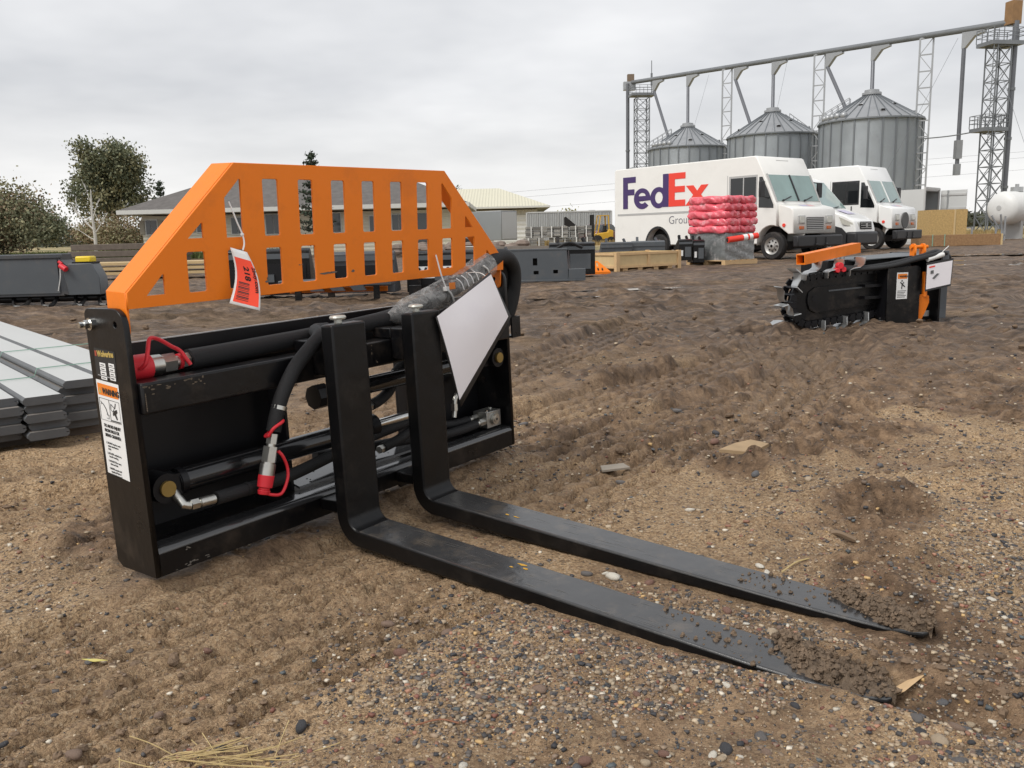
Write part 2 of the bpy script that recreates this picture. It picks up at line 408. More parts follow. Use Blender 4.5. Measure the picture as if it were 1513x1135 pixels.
def ground_material():
    m = bpy.data.materials.new('muddy_gravel'); m.use_nodes = True; nt = m.node_tree; n, l = nt.nodes, nt.links; b = n['Principled BSDF']
    tcn = n.new('ShaderNodeTexCoord'); at_ = n.new('ShaderNodeAttribute'); at_.attribute_name = 'mud'
    def noise(sc, det, ro=0.6):
        z = n.new('ShaderNodeTexNoise'); z.inputs['Scale'].default_value = sc; z.inputs['Detail'].default_value = det; z.inputs['Roughness'].default_value = ro
        l.new(tcn.outputs['Object'], z.inputs['Vector']); return z.outputs['Fac']
    def ramp(src, *st):
        r = n.new('ShaderNodeValToRGB'); e = r.color_ramp.elements
        while len(e) < len(st): e.new(0.5)
        for q, (p, c) in zip(e, st): q.position = p; q.color = (*c, 1)
        l.new(src, r.inputs[0]); return r.outputs[0]
    def mix(a, bb, f, mode='MIX'):
        x = n.new('ShaderNodeMix'); x.data_type = 'RGBA'; x.blend_type = mode
        for s_, k in ((a, 'A'), (bb, 'B')):
            if isinstance(s_, tuple): x.inputs[k].default_value = (*s_, 1)
            else: l.new(s_, x.inputs[k])
        if isinstance(f, float): x.inputs['Factor'].default_value = f
        else: l.new(f, x.inputs['Factor'])
        return x.outputs['Result']
    sand = ramp(noise(34, 8, 0.75), (0.31, (0.12, 0.072, 0.040)), (0.47, (0.50, 0.335, 0.190)), (0.70, (0.68, 0.50, 0.315)))
    # single grains of coloured grit
    vor = n.new('ShaderNodeTexVoronoi'); vor.inputs['Scale'].default_value = 210; l.new(tcn.outputs['Object'], vor.inputs['Vector'])
    sepc = n.new('ShaderNodeSeparateColor'); l.new(vor.outputs['Color'], sepc.inputs[0])
    grit = ramp(sepc.outputs[0], (0.0, (0.05, 0.045, 0.045)), (0.2, (0.18, 0.115, 0.075)), (0.45, (0.48, 0.325, 0.19)), (0.8, (0.62, 0.445, 0.275)), (1.0, (0.76, 0.62, 0.44)))
    sand = mix(sand, grit, 0.5)
    clay = ramp(noise(11, 10, 0.78), (0.34, (0.045, 0.028, 0.017)), (0.50, (0.19, 0.122, 0.073)), (0.70, (0.42, 0.285, 0.175)))
    mr = n.new('ShaderNodeMapRange'); mr.inputs['From Min'].default_value = 0.25; mr.inputs['From Max'].default_value = 0.75
    ad = n.new('ShaderNodeMath'); ad.operation = 'MULTIPLY_ADD'; ad.inputs[1].default_value = 0.5
    l.new(noise(13, 6, 0.65), ad.inputs[0])
    sb = n.new('ShaderNodeMath'); sb.operation = 'SUBTRACT'; sb.inputs[1].default_value = 0.25
    l.new(at_.outputs['Fac'], sb.inputs[0]); l.new(sb.outputs[0], ad.inputs[2]); l.new(ad.outputs[0], mr.inputs['Value'])
    col = mix(sand, clay, mr.outputs[0])
    big = ramp(noise(1.1, 5, 0.6), (0.35, (0.84, 0.83, 0.82)), (0.65, (1.10, 1.09, 1.07)))
    col = mix(col, big, 1.0, 'MULTIPLY')
    aw = n.new('ShaderNodeAttribute'); aw.attribute_name = 'wet'
    mpc = n.new('ShaderNodeMapping'); mpc.inputs['Scale'].default_value = (2.2, 6.5, 2.2); l.new(tcn.outputs['Object'], mpc.inputs['Vector'])
    rutc = n.new('ShaderNodeTexNoise'); rutc.inputs['Scale'].default_value = 1.6; rutc.inputs['Detail'].default_value = 9; rutc.inputs['Roughness'].default_value = 0.72; l.new(mpc.outputs[0], rutc.inputs['Vector'])
    wetcol = ramp(rutc.outputs['Fac'], (0.38, (0.030, 0.020, 0.014)), (0.52, (0.130, 0.088, 0.059)), (0.68, (0.32, 0.225, 0.150)))
    col = mix(col, wetcol, aw.outputs['Fac'])
    l.new(col, b.inputs['Base Color'])
    rg = n.new('ShaderNodeMapRange'); rg.inputs['To Min'].default_value = 0.85; rg.inputs['To Max'].default_value = 0.55
    l.new(mr.outputs[0], rg.inputs['Value']); l.new(rg.outputs[0], b.inputs['Roughness'])
    b.inputs['Specular IOR Level'].default_value = 0.28
    mpn = n.new('ShaderNodeMapping'); mpn.inputs['Scale'].default_value = (3.0, 8.0, 3.0); l.new(tcn.outputs['Object'], mpn.inputs['Vector'])
    rut = n.new('ShaderNodeTexNoise'); rut.inputs['Scale'].default_value = 1.0; rut.inputs['Detail'].default_value = 8; rut.inputs['Roughness'].default_value = 0.65; l.new(mpn.outputs[0], rut.inputs['Vector'])
    bp0 = n.new('ShaderNodeBump'); bp0.inputs['Strength'].default_value = 0.9; bp0.inputs['Distance'].default_value = 0.09; l.new(rut.outputs['Fac'], bp0.inputs['Height'])
    h1 = noise(55, 6, 0.7); h2 = noise(240, 3, 0.6)
    hm = n.new('ShaderNodeMath'); hm.operation = 'MULTIPLY_ADD'; hm.inputs[1].default_value = 0.35; l.new(h2, hm.inputs[0]); l.new(h1, hm.inputs[2])
    bp = n.new('ShaderNodeBump'); bp.inputs['Distance'].default_value = 0.016; bst = n.new('ShaderNodeMapRange'); bst.inputs['To Min'].default_value = 0.95; bst.inputs['To Max'].default_value = 0.45; l.new(mr.outputs[0], bst.inputs['Value']); l.new(bst.outputs[0], bp.inputs['Strength'])
    l.new(hm.outputs[0], bp.inputs['Height']); l.new(bp0.outputs[0], bp.inputs['Normal']); l.new(bp.outputs[0], b.inputs['Normal'])
    return m
gme.materials.append(ground_material())
ground = bpy.data.objects.new('ground', gme); COL.objects.link(ground); structure(ground)

# field beyond the yard: rough grass, paler stubble further off
def field_material():
    m = mat('field_grass', (0.17, 0.16, 0.07), 0.9, var=0.35, vscale=0.35, bump=0.15, bscale=3)
    nt = m.node_tree; n, l = nt.nodes, nt.links; b = n['Principled BSDF']
    src = b.inputs['Base Color'].links[0].from_socket
    g = n.new('ShaderNodeTexNoise'); g.inputs['Scale'].default_value = 0.05; g.inputs['Detail'].default_value = 5
    t = n.new('ShaderNodeTexCoord'); l.new(t.outputs['Object'], g.inputs['Vector'])
    r = n.new('ShaderNodeMapRange'); r.inputs['From Min'].default_value = 0.42; r.inputs['From Max'].default_value = 0.58; l.new(g.outputs['Fac'], r.inputs['Value'])
    x = n.new('ShaderNodeMix'); x.data_type = 'RGBA'; x.inputs['B'].default_value = (0.40, 0.31, 0.16, 1); l.new(src, x.inputs['A']); l.new(r.outputs[0], x.inputs['Factor'])
    l.new(x.outputs['Result'], b.inputs['Base Color']); return m
fx = np.concatenate([np.linspace(-700, -60, 40), np.linspace(-55, 60, 60), np.linspace(70, 700, 40)]); fy = np.concatenate([np.linspace(44, 160, 70), np.linspace(170, 1500, 40)])
FX, FY = np.meshgrid(fx, fy)
edge = 50 + 9*(fbm(FX*0.06, FX*0.0, 3, 1)-0.5)*2 + np.where(FX > 15, 5, 0)
FZ = -0.165 + 0.10*sstep(0, 3, FY-edge) - 0.25*(1-sstep(-4, 0, FY-edge)) + 0.15*(fbm(FX*0.15, FY*0.15, 3, 0)-0.5)*sstep(2, 12, FY-edge)
FZ = FZ + 0.55*sstep(70, 150, FY)*sstep(5, -25, FX)
fi = np.arange(FX.size).reshape(FX.shape)
fme = mesh_np('field', np.stack([FX, FY, FZ], -1).reshape(-1, 3), np.stack([fi[:-1, :-1], fi[:-1, 1:], fi[1:, 1:], fi[1:, :-1]], -1).reshape(-1, 4))
fme.materials.append(field_material())
field = bpy.data.objects.new('field', fme); COL.objects.link(field); structure(field)
def zfield(x, y):
    if y < 50: return zat(x, y)
    e = 0.55*float(sstep(70, 150, np.array(float(y))))*float(sstep(5, -25, np.array(float(x)))); return -0.07 + e

# puddles: still water lying in the hollows
m_water = mat('puddle_water', (0.10, 0.085, 0.07), 0.04, spec=0.6)
for k, (px_, py_, a_, b_, rot) in enumerate([(10.2, 17.9, 1.3, 0.45, 0.2), (12.0, 20.6, 1.6, 0.5, 0.1), (9.3, 13.2, 0.5, 0.2, 0.3), (0.1, 9.6, 0.75, 0.16, 0.25), (-0.8, 8.6, 0.6, 0.12, 0.2), (1.6, 11.2, 0.7, 0.13, 0.15), (14.5, 24, 2.2, 0.5, 0.1)]):
    mb = MB(); n_ = 36; ring = []
    zz = sum(zat(px_+dx_, py_+dy_) for dx_, dy_ in ((0,0),(a_*.4,0),(-a_*.4,0),(0,b_*.5),(0,-b_*.5)))/5 - 0.002
    for i in range(n_):
        t = 2*PI*i/n_; q = 1 + 0.35*math.sin(3*t+k) + 0.2*math.sin(7*t+2*k)
        u_, v_ = a_*q*math.cos(t), b_*q*math.sin(t); ring.append((px_ + u_*math.cos(rot) - v_*math.sin(rot), py_ + u_*math.sin(rot) + v_*math.cos(rot), zz))
    mb.add([(px_, py_, zz)] + ring, [(0, 1+i, 1+(i+1) % n_) for i in range(n_)])
    structure(mb.build('puddle', m_water, smooth=False))

# gravel: thousands of small stones lying in the sand (one mass), the bigger ones singly
bmI = bmesh.new(); bmesh.ops.create_cube(bmI, size=1.0)
for v in bmI.verts: v.co = v.co.normalized()
bmesh.ops.triangulate(bmI, faces=bmI.faces); bmI.verts.index_update()
ico_f = np.array([[v.index for v in f.verts] for f in bmI.faces]); ico_v = np.array([v.co[:] for v in bmI.verts]); bmI.free(); NV = len(ico_v)
PAL = np.array([(0.045,0.045,0.05),(0.075,0.07,0.07),(0.12,0.105,0.095),(0.20,0.145,0.105),(0.30,0.22,0.15),(0.36,0.28,0.19),(0.46,0.37,0.26),(0.20,0.085,0.06),(0.33,0.17,0.11),(0.50,0.33,0.15),(0.62,0.56,0.46),(0.10,0.115,0.12)])
PW = np.array([11,12,12,14,16,14,9,2.5,3,2.5,3,3.0]); PW /= PW.sum()
NS = 62000
rs = np.random.RandomState(11)
yy = 0.9/np.sqrt(rs.rand(NS*4)*(1-(0.9/7.5)**2) + (0.9/7.5)**2); xx = (rs.rand(NS*4)*2-1)*(0.68*yy+0.25)
den = (0.16 + 0.84*sstep(0.46, 0.6, fbm(xx*2.1+7, yy*2.1, 4, 3)))*(0.25 + 0.75*sstep(-0.55, 0.05, xx + 0.25*(fbm(xx*1.5, yy*1.5, 2, 0)-0.5))); den = np.maximum(den, 0.9*sstep(0.3, 0.9, xx)*(1-sstep(3, 5, yy)))
_, md = ground_height(xx, yy, np.full(xx.shape, 0.02)); den = den*(1-0.7*md)
keep = rs.rand(NS*4) < den
lx = (xx-FO.x)*UX + (yy-FO.y)*UY; ly = -(xx-FO.x)*UY + (yy-FO.y)*UX
inside = ((lx > 0.39) & (lx < 0.525) | (lx > 0.645) & (lx < 0.78)) & (ly < -0.05) & (ly > -1.3)
keep &= ~inside; xx, yy = xx[keep][:NS], yy[keep][:NS]; NS = len(xx)
zz, _ = ground_height(xx, yy, np.full(xx.shape, 0.012))
size = 0.0013*np.exp(rs.rand(NS)**2.6*1.55)*np.clip(0.75+0.25*yy, 1, 2.2)
sc = size[:, None]*np.stack([rs.uniform(.8, 1.5, NS), rs.uniform(.7, 1.1, NS), rs.uniform(.45, .8, NS)], -1)
ang = rs.rand(NS)*2*PI
V = ico_v[None]*(1+0.5*(rs.rand(NS, NV, 1)-0.5))*sc[:, None, :]
ca, sa = np.cos(ang)[:, None], np.sin(ang)[:, None]
V = np.stack([V[..., 0]*ca - V[..., 1]*sa, V[..., 0]*sa + V[..., 1]*ca, V[..., 2]], -1)
V[..., 0] += xx[:, None]; V[..., 1] += yy[:, None]; V[..., 2] += (zz + sc[:, 2]*0.2)[:, None]
Fs = (ico_f[None] + (np.arange(NS)*NV)[:, None, None]).reshape(-1, 3)
sme = mesh_np('gravel', V.reshape(-1, 3), Fs)
pc = PAL[rs.choice(len(PAL), NS, p=PW)]*rs.uniform(.75, 1.25, (NS, 1))
ca_ = sme.attributes.new('stone_colour', 'FLOAT_COLOR', 'POINT')
ca_.data.foreach_set('color', np.concatenate([np.repeat(pc, NV, 0), np.ones((NS*NV, 1))], 1).astype(np.float32).ravel())
def stone_material(name, attr=None, base=(0.3, 0.2, 0.15)):
    m = mat(name, base, 0.7, var=0.25, vscale=90, bump=0.001, bscale=300)
    if attr:
        nt = m.node_tree; a_ = nt.nodes.new('ShaderNodeAttribute'); a_.attribute_name = attr; nt.links.new(a_.outputs['Color'], nt.nodes['Principled BSDF'].inputs['Base Color'])
    return m
sme.materials.append(stone_material('gravel_stone', 'stone_colour'))
gravel = bpy.data.objects.new('gravel', sme); COL.objects.link(gravel); gravel['kind'] = 'stuff'; gravel['label'] = 'fine mixed gravel scattered over the muddy yard'

stone_mats = [stone_material('stone_%s' % nm, None, c) for nm, c in (('charcoal', (.05, .05, .055)), ('grey', (.13, .12, .115)), ('brown', (.22, .15, .11)), ('rust', (.20, .11, .08)), ('tan', (.42, .33, .23)), ('white', (.62, .58, .5)), ('slate', (.12, .12, .125)))]
stone_meshes = []
for k in range(14):
    bm = bmesh.new(); bmesh.ops.create_icosphere(bm, subdivisions=2, radius=1.0)
    q = Vector((rnd.uniform(-9, 9), rnd.uniform(-9, 9), 0))
    for v in bm.verts:
        d = v.co.normalized(); f_ = 1 + 0.28*math.sin(2.1*d.x+q.x)*math.cos(1.7*d.y+q.y) + 0.12*math.sin(4*d.z+q.x) + rnd.uniform(-.03, .03)
        v.co = Vector((d.x*1.25*f_, d.y*0.9*f_, d.z*0.58*f_))
    me = bpy.data.meshes.new('stone'); bm.to_mesh(me); bm.free(); me.shade_smooth(); me.materials.append(stone_mats[k % 7]); stone_meshes.append(me)
cnt = 0
while cnt < 240:
    y = 0.98/math.sqrt(rnd.random()*(1-(0.98/4.2)**2) + (0.98/4.2)**2); x = rnd.uniform(-1, 1)*(0.64*y+0.1)
    if rnd.random() > (1.0 if x > 0.15 else (0.5 if x > -0.25 else 0.16)): continue
    lx_ = (x-FO.x)*UX + (y-FO.y)*UY; ly_ = -(x-FO.x)*UY + (y-FO.y)*UX
    if -0.05 < lx_ < 1.3 and -0.1 < ly_ < 0.2: continue
    if (0.37 < lx_ < 0.54 or 0.63 < lx_ < 0.80) and -1.32 < ly_ < 0: continue
    o = bpy.data.objects.new('stone', rnd.choice(stone_meshes)); COL.objects.link(o); r_ = 0.0038*math.exp(rnd.random()**2*1.1)*min(1.6, 0.8+0.25*y)
    o.scale = (r_, r_, r_); o.rotation_euler = (rnd.uniform(-.3, .3), rnd.uniform(-.3, .3), rnd.uniform(0, 6.28)); o.location = (x, y, zat(x, y) + r_*0.22)
    o.parent = ground; cnt += 1
# ================================================================== MATERIALS shared by the machines
m_black = mat('black_paint', (0.005, 0.005, 0.0058), 0.30, spec=0.35, var=0.25, vscale=14, rvar=0.10, dirt=(0.11, 0.085, 0.065), dirt_amt=0.28, dscale=9, bump=0.0006, bscale=40)
m_blackin = mat('black_paint_clean', (0.0055, 0.0055, 0.007), 0.38, spec=0.35, var=0.2, vscale=10)
m_fork = mat('fork_steel_black', (0.0045, 0.0045, 0.005), 0.36, var=0.35, vscale=9, rvar=0.12, spec=0.3, dirt=(0.05, 0.042, 0.035), dirt_amt=0.30, dscale=11, bump=0.0008, bscale=30)
m_blade = mat('fork_blade_sheen', (0.036, 0.036, 0.037), 0.19, var=0.6, vscale=7, rvar=0.14, spec=0.8, dirt=(0.13, 0.105, 0.08), dirt_amt=0.65, dscale=12, bump=0.0007, bscale=35)  # grey base carries the painted sheen of the blade tops, with dirt smears
m_orange = mat('orange_paint', (0.82, 0.20, 0.010), 0.42, spec=0.3, var=0.07, vscale=5, rvar=0.05, bump=0.0004, bscale=60, dirt=(0.50, 0.13, 0.02), dirt_amt=0.45, dscale=7)
m_chrome = mat('bright_steel', (0.62, 0.62, 0.60), 0.22, 1.0, var=0.15, vscale=60)
m_zinc = mat('zinc_fitting', (0.55, 0.54, 0.50), 0.34, 1.0, var=0.2, vscale=50)
m_alu = mat('aluminium_block', (0.42, 0.42, 0.40), 0.45, 1.0, var=0.1, vscale=30)
m_brass = mat('yellow_zinc_pin', (0.34, 0.235, 0.075), 0.45, 0.75, var=0.2, vscale=60)
m_red = mat('red_rubber', (0.66, 0.022, 0.035), 0.5, var=0.12, vscale=30)
m_hose = mat('black_rubber_hose', (0.014, 0.014, 0.015), 0.55, var=0.2, vscale=30)
m_sleeve = mat('woven_hose_sleeve', (0.008, 0.008, 0.009), 0.72, var=0.25, vscale=120, bump=0.0012, bscale=420)
m_white = mat('white_vinyl', (0.78, 0.78, 0.77), 0.5, var=0.03, vscale=20)
m_decal_or = mat('decal_orange', (0.80, 0.22, 0.02), 0.5)
m_decal_bk = mat('decal_black', (0.02, 0.02, 0.02), 0.5)
m_decal_gold = mat('decal_gold', (0.50, 0.36, 0.10), 0.5)
m_paper = mat('white_paper', (0.89, 0.86, 0.89), 0.35, coat=0.4, var=0.035, vscale=7, dirt=(0.78, 0.74, 0.80), dirt_amt=0.6, dscale=4)
m_nylon = mat('white_nylon', (0.74, 0.74, 0.72), 0.45)
m_rust = mat('bare_rusty_scrape', (0.13, 0.10, 0.07), 0.7, var=0.4, vscale=60)
m_lip = mat('wet_black_paint', (0.03, 0.031, 0.033), 0.12, var=0.3, vscale=20, spec=0.9, coat=0.6)

# ================================================================== PALLET FORK ATTACHMENT
W_, D_, H_ = 1.208, 0.146, 0.543
pf = bpy.data.objects.new('pallet_fork_attachment', None); COL.objects.link(pf)
pf.matrix_world = Matrix.Translation(FO) @ FRM
tag(pf, 'black pallet fork attachment with tall orange load guard standing in the mud', 'pallet fork')

# side plates with rounded tops and bolt holes
def side_plate(x0):
    out = [(0.0, 0.0), (0.128, 0.0), (0.146, 0.014)] + arc(0.130, H_-0.016, 0.016, 0, 90, 4) + arc(0.036, H_-0.036, 0.036, 90, 180, 6)
    hole = arc(0.032, 0.512, 0.0065, 0, 340, 10)
    return plate('side_plate', out, [hole], 0.012, m_black, pf, basis((x0, 0, 0), (0, 1, 0), (0, 0, 1)), bevel=0.0012)
sp_l = side_plate(0.0); sp_r = side_plate(W_-0.012)
for x0, s in ((0.0, -1), (W_, 1)):
    b = MB(); b.cyl((x0, 0.120, 0.512), (x0+s*0.006, 0.120, 0.512), 0.0125, n=16); b.cyl((x0+s*0.006, 0.120, 0.512), (x0+s*0.017, 0.120, 0.512), 0.0095, n=6)
    b.cyl((x0+s*0.017, 0.120, 0.512), (x0+s*0.026, 0.120, 0.512), 0.006, n=10)
    b.build('bolt', m_chrome, pf)
# upper bar (square tube, open end sticks out on the right)
b = MB(); b.box(0.0125, W_-0.0125, -0.012, 0.050, 0.3336, 0.3967); b.build('upper_bar', m_black, pf, bevel=0.005, seg=3)
b = MB(); t0 = 0.006
for (y0, y1, z0, z1) in ((-0.012, 0.050, 0.3907, 0.3967), (-0.012, 0.050, 0.3336, 0.3396), (-0.012, -0.006, 0.3397, 0.3906), (0.044, 0.050, 0.3397, 0.3906)): b.box(W_+0.0005, W_+0.042, y0, y1, z0, z1)
b.build('bar_end', m_black, pf)
# scraped paint on the bar and the rail
def scrape(pts, nx, name='paint_scrape', m=m_rust):
    s_ = MB()
    for (x, y, z, w, h_) in pts:
        k = 7; ring = []
        for i in range(k):
            t = 2*PI*i/k; q = rnd.uniform(.5, 1.0); ring.append((x + w*q*math.cos(t), y, z + h_*q*math.sin(t)))
        s_.add(ring, [tuple(range(k))])
    return s_.build(name, m, pf, smooth=False, fix=False)
scrape([(0.020+0.16*rnd.random()**1.5, -0.0126, 0.390-0.018*rnd.random()**2, rnd.uniform(.002, .008), rnd.uniform(.001, .0035)) for _ in range(22)] + [(0.019, -0.0126, 0.375-0.004*i, .0015, .003) for i in range(9)], 0)
scrape([(0.50+0.14*rnd.random(), -0.0126, 0.345+0.05*rnd.random()**3, rnd.uniform(.001, .004), rnd.uniform(.001, .005)) for _ in range(18)], 0)
m_scr = mat('pale_scuff', (0.16, 0.145, 0.125), 0.8, var=0.3, vscale=80)
scrape([(0.022+0.10*rnd.random(), -0.0006, 0.0035+0.008*rnd.random()**2, rnd.uniform(.002, .007), rnd.uniform(.001, .003)) for _ in range(12)] + [(0.07+0.012*rnd.random(), -0.0006, 0.038+.005*rnd.random(), .003, .0018) for _ in range(4)], 0, 'paint_scuff', m_scr)
# back: tall upper strip, two mounting plates, open middle
b = MB(); b.box(0.0125, W_-0.0125, 0.128, 0.136, 0.330, 0.462); b.build('back_strip', m_blackin, pf, bevel=0.0015)
b = MB(); b.box(0.0125, W_-0.0125, 0.1275, 0.1365, 0.4622, 0.4642); b.build('strip_edge', mat('pale_top_edge', (0.42, 0.42, 0.42), 0.35, 0.8, var=0.3, vscale=40), pf)  # thin pale metallic strip along the top edge
b = MB(); b.box(0.0125, 0.412, 0.128, 0.136, 0.060, 0.3295); b.build('mounting_plate', m_blackin, pf, bevel=0.0015)
b = MB(); b.box(0.840, W_-0.0125, 0.128, 0.136, 0.060, 0.3295); b.build('mounting_plate', m_blackin, pf, bevel=0.0015)
for x in (0.404, 0.840):
    b = MB(); b.box(x, x+0.008, 0.070, 0.1275, 0.060, 0.333); b.build('stiffener', m_blackin, pf)
# bottom rail: front face with a notch, rolled top edge, flat shelf
plate('rail_face', [(0.0125, 0), (0.545, 0), (0.545, 0.011), (0.600, 0.011), (0.600, 0.0), (0.612, 0.0), (0.612, 0.008), (0.70, 0.008), (0.70, 0), (W_-0.0125, 0), (W_-0.0125, 0.046), (0.0125, 0.046)], [], 0.008, m_black, pf, basis((0, 0.0085, 0), (1, 0, 0), (0, 0, 1)))
b = MB(); prof = [(0.0006, 0.0462)] + arc(0.0145, 0.0460, 0.014, 180, 90, 8) + [(0.040, 0.0615), (0.040, 0.0535)] + arc(0.0145, 0.0460, 0.0065, 90, 180, 5)
k = len(prof); b.add([(0.0125, y, z) for y, z in prof] + [(W_-0.0125, y, z) for y, z in prof], [(i, (i+1) % k, k+(i+1) % k, k+i) for i in range(k)] + [tuple(range(k)), tuple(range(2*k-1, k-1, -1))])
b.build('rolled_edge', mat('glossy_black_edge', (0.035, 0.035, 0.036), 0.16, var=0.3, vscale=12, rvar=.08, spec=0.8, coat=0.4), pf)
b = MB(); b.add([(0.0125, .0402, .0535), (W_-.0125, .0402, .0535), (W_-.0125, .1275, .0575), (0.0125, .1275, .0575), (0.0125, .0402, .0615), (W_-.0125, .0402, .0615), (W_-.0125, .1275, .0655), (0.0125, .1275, .0655)], [(0,3,2,1),(4,5,6,7),(0,1,5,4),(1,2,6,5),(2,3,7,6),(3,0,4,7)])
b.build('rail_shelf', m_black, pf)
# wet angled lip in the open middle, rain drops on it
b = MB(); b.add([(0.413, .052, .0665), (0.8395, .052, .0665), (0.8395, .142, .086), (0.413, .142, .086), (0.413, .052, .0725), (0.8395, .052, .0725), (0.8395, .142, .092), (0.413, .142, .092)], [(0,3,2,1),(4,5,6,7),(0,1,5,4),(1,2,6,5),(2,3,7,6),(3,0,4,7)])
lip = b.build('lower_lip', m_lip, pf)
b = MB()
for i in range(60):
    x, q = rnd.uniform(.42, .83), rnd.random(); b.ell((x, .055+.085*q, .0735+.0184*q), (.0022*rnd.uniform(.5, 1.3), .0022, .0008), 7, 4)
b.build('water_drops', m_decal_bk, lip)['kind'] = 'stuff'

# forks: bent steel, heel radius, tapering blade
def fork(u):
    FWd = 0.1016; bt = 0.070; c, s = math.cos(bt), math.sin(bt)
    st = []          # (front/top point, back/bottom point, half width, centre shift)
    yf, th = -0.1218, 0.040
    st.append(((yf, 0.467), (yf+th, 0.467)))
    st.append(((yf, 0.40), (yf+th, 0.40))); st.append(((yf, 0.20), (yf+th, 0.20))); st.append(((yf, 0.06), (yf+th, 0.06)))
    R = 0.030; yc, zc = yf - R, -0.0036 + R      # inner fillet between shank front and blade top
    for i in range(0, 9):
        a = math.radians(90*i/8); iy, iz = yc + R*math.cos(a), zc - R*math.sin(a); ro = R + th
        st.append(((iy, iz), (yc + ro*math.cos(a), zc - ro*math.sin(a))))
    L = 1.166
    for t in (0.08, 0.25, 0.5, 0.75, 0.95, 1.04, 1.10, 1.14, 1.160, L):
        ty, tz = yf - t*c, -0.0036 - (t-0.04)*s; thk = 0.040 - 0.028*max(0, (t-0.35)/(L-0.35))
        st.append(((ty, tz), (ty - s*thk*0, tz - thk)))
    n0 = len(st); b1, b2 = MB(), MB(); ring = []
    for i, (p, q) in enumerate(st):
        t = None if i < 13 else (0.08, 0.25, 0.5, 0.75, 0.95, 1.04, 1.10, 1.14, 1.160, L)[i-13]
        hw = FWd/2
        if t is not None and t > 0.95: hw = FWd/2*(1 - 0.30*((t-0.95)/(L-0.95))**1.6)
        if t is not None and t >= 1.14: hw *= 0.86 if t < 1.16 else (0.66 if t < L else 0.35)
        x0, x1 = u + FWd/2 - hw, u + FWd/2 + hw; ring.append([(x0, *p), (x1, *p), (x1, *q), (x0, *q)])
    def loft(i0, i1, name, m, par, caps):
        b = MB(); vs = [v for r_ in ring[i0:i1+1] for v in r_]; k = i1 - i0 + 1
        fs = [(i*4+j, i*4+(j+1) % 4, (i+1)*4+(j+1) % 4, (i+1)*4+j) for i in range(k-1) for j in range(4)]
        if caps[0]: fs.append((0, 3, 2, 1))
        if caps[1]: fs.append(tuple((k-1)*4+j for j in range(4)))
        b.add(vs, fs); return b.build(name, m, par, bevel=0.0045, seg=2, ang=30)
    fk = loft(0, n0-1, 'fork', m_fork, pf, (1, 1))
    # top of the blade: same steel, its sky sheen painted as lighter grey
    fk.data.materials.append(m_blade)
    for p in fk.data.polygons:
        if p.normal.z > 0.85 and p.center.y < -0.15: p.material_index = 1
    # carriage hook behind the shank, lock knob on top
    b = MB(); b.box(u+0.030, u+FWd-0.030, -0.0815, -0.0125, 0.345, 0.425); b.box(u+0.030, u+FWd-0.030, -0.0120, 0.052, 0.3975, 0.425); b.build('carriage_hook', m_black, fk, bevel=0.003)
    b = MB(); b.box(u+0.02, u+FWd-0.02, -0.0815, -0.004, 0.020, 0.048); b.build('lower_hook', m_black, fk, bevel=0.003)
    b = MB(); M_ = Matrix.Translation((u+0.040, -0.098, 0.4675)); b.lathe([(0.009, 0.0), (0.009, 0.008), (0.017, 0.009), (0.019, 0.013), (0.017, 0.017), (0.006, 0.0185)], 18, M_); b.build('lock_knob', mat('pale_steel_knob', (0.55, 0.55, 0.50), 0.45, 0.6), fk)
    return fk
fork1 = fork(0.4065); fork2 = fork(0.6619)
# yellow paint rubbed onto the fork blades
m_yel = mat('rubbed_yellow_paint', (0.55, 0.30, 0.03), 0.6, var=0.4, vscale=90)
def rub(u, spots, par):
    b = MB(); c, s = math.cos(.07), math.sin(.07)
    for t, w, l_, ws in spots:
        k = 9; ring = []
        for i in range(k):
            a = 2*PI*i/k; q = rnd.uniform(.45, 1); tt = t + l_*q*math.cos(a); ring.append((u + w + ws*q*math.sin(a), -0.1218 - tt*c, -0.0036 - (tt-.04)*s + 0.0006))
        b.add(ring, [tuple(range(k))])
    b.build('paint_mark', m_yel, par, smooth=False, fix=False)
rub(0.4065, [(.43, .082, .018, .006), (.45, .070, .010, .004), (.42, .06, .006, .003)], fork1)
rub(0.6619, [(.235, .035, .010, .004), (.262, .035, .012, .004)], fork2)
for u_, fk_ in ((.4065, fork1), (.6619, fork2)):
    b = MB()
    for i in range(34):
        t = rnd.uniform(.08, .9); w_ = rnd.uniform(.008, .094); L = rnd.uniform(.01, .09); dw = rnd.gauss(0, .004); q = rnd.uniform(.0002, .0006)
        P_ = lambda t_, x_: (u_+x_, -.1218-t_*math.cos(.07), -.0036-(t_-.04)*math.sin(.07)+.0005)
        b.add([P_(t, w_-q*.3), P_(t+L*.5, w_+dw*.5-q), P_(t+L, w_+dw), P_(t+L*.5, w_+dw*.5+q)], [(0, 1, 2, 3)])
    b.build('scratches', bpy.data.materials.get('bare_scratch') or mat('bare_scratch', (.16, .15, .135), .45, .3), fk_, smooth=False, fix=False)['kind'] = 'stuff'
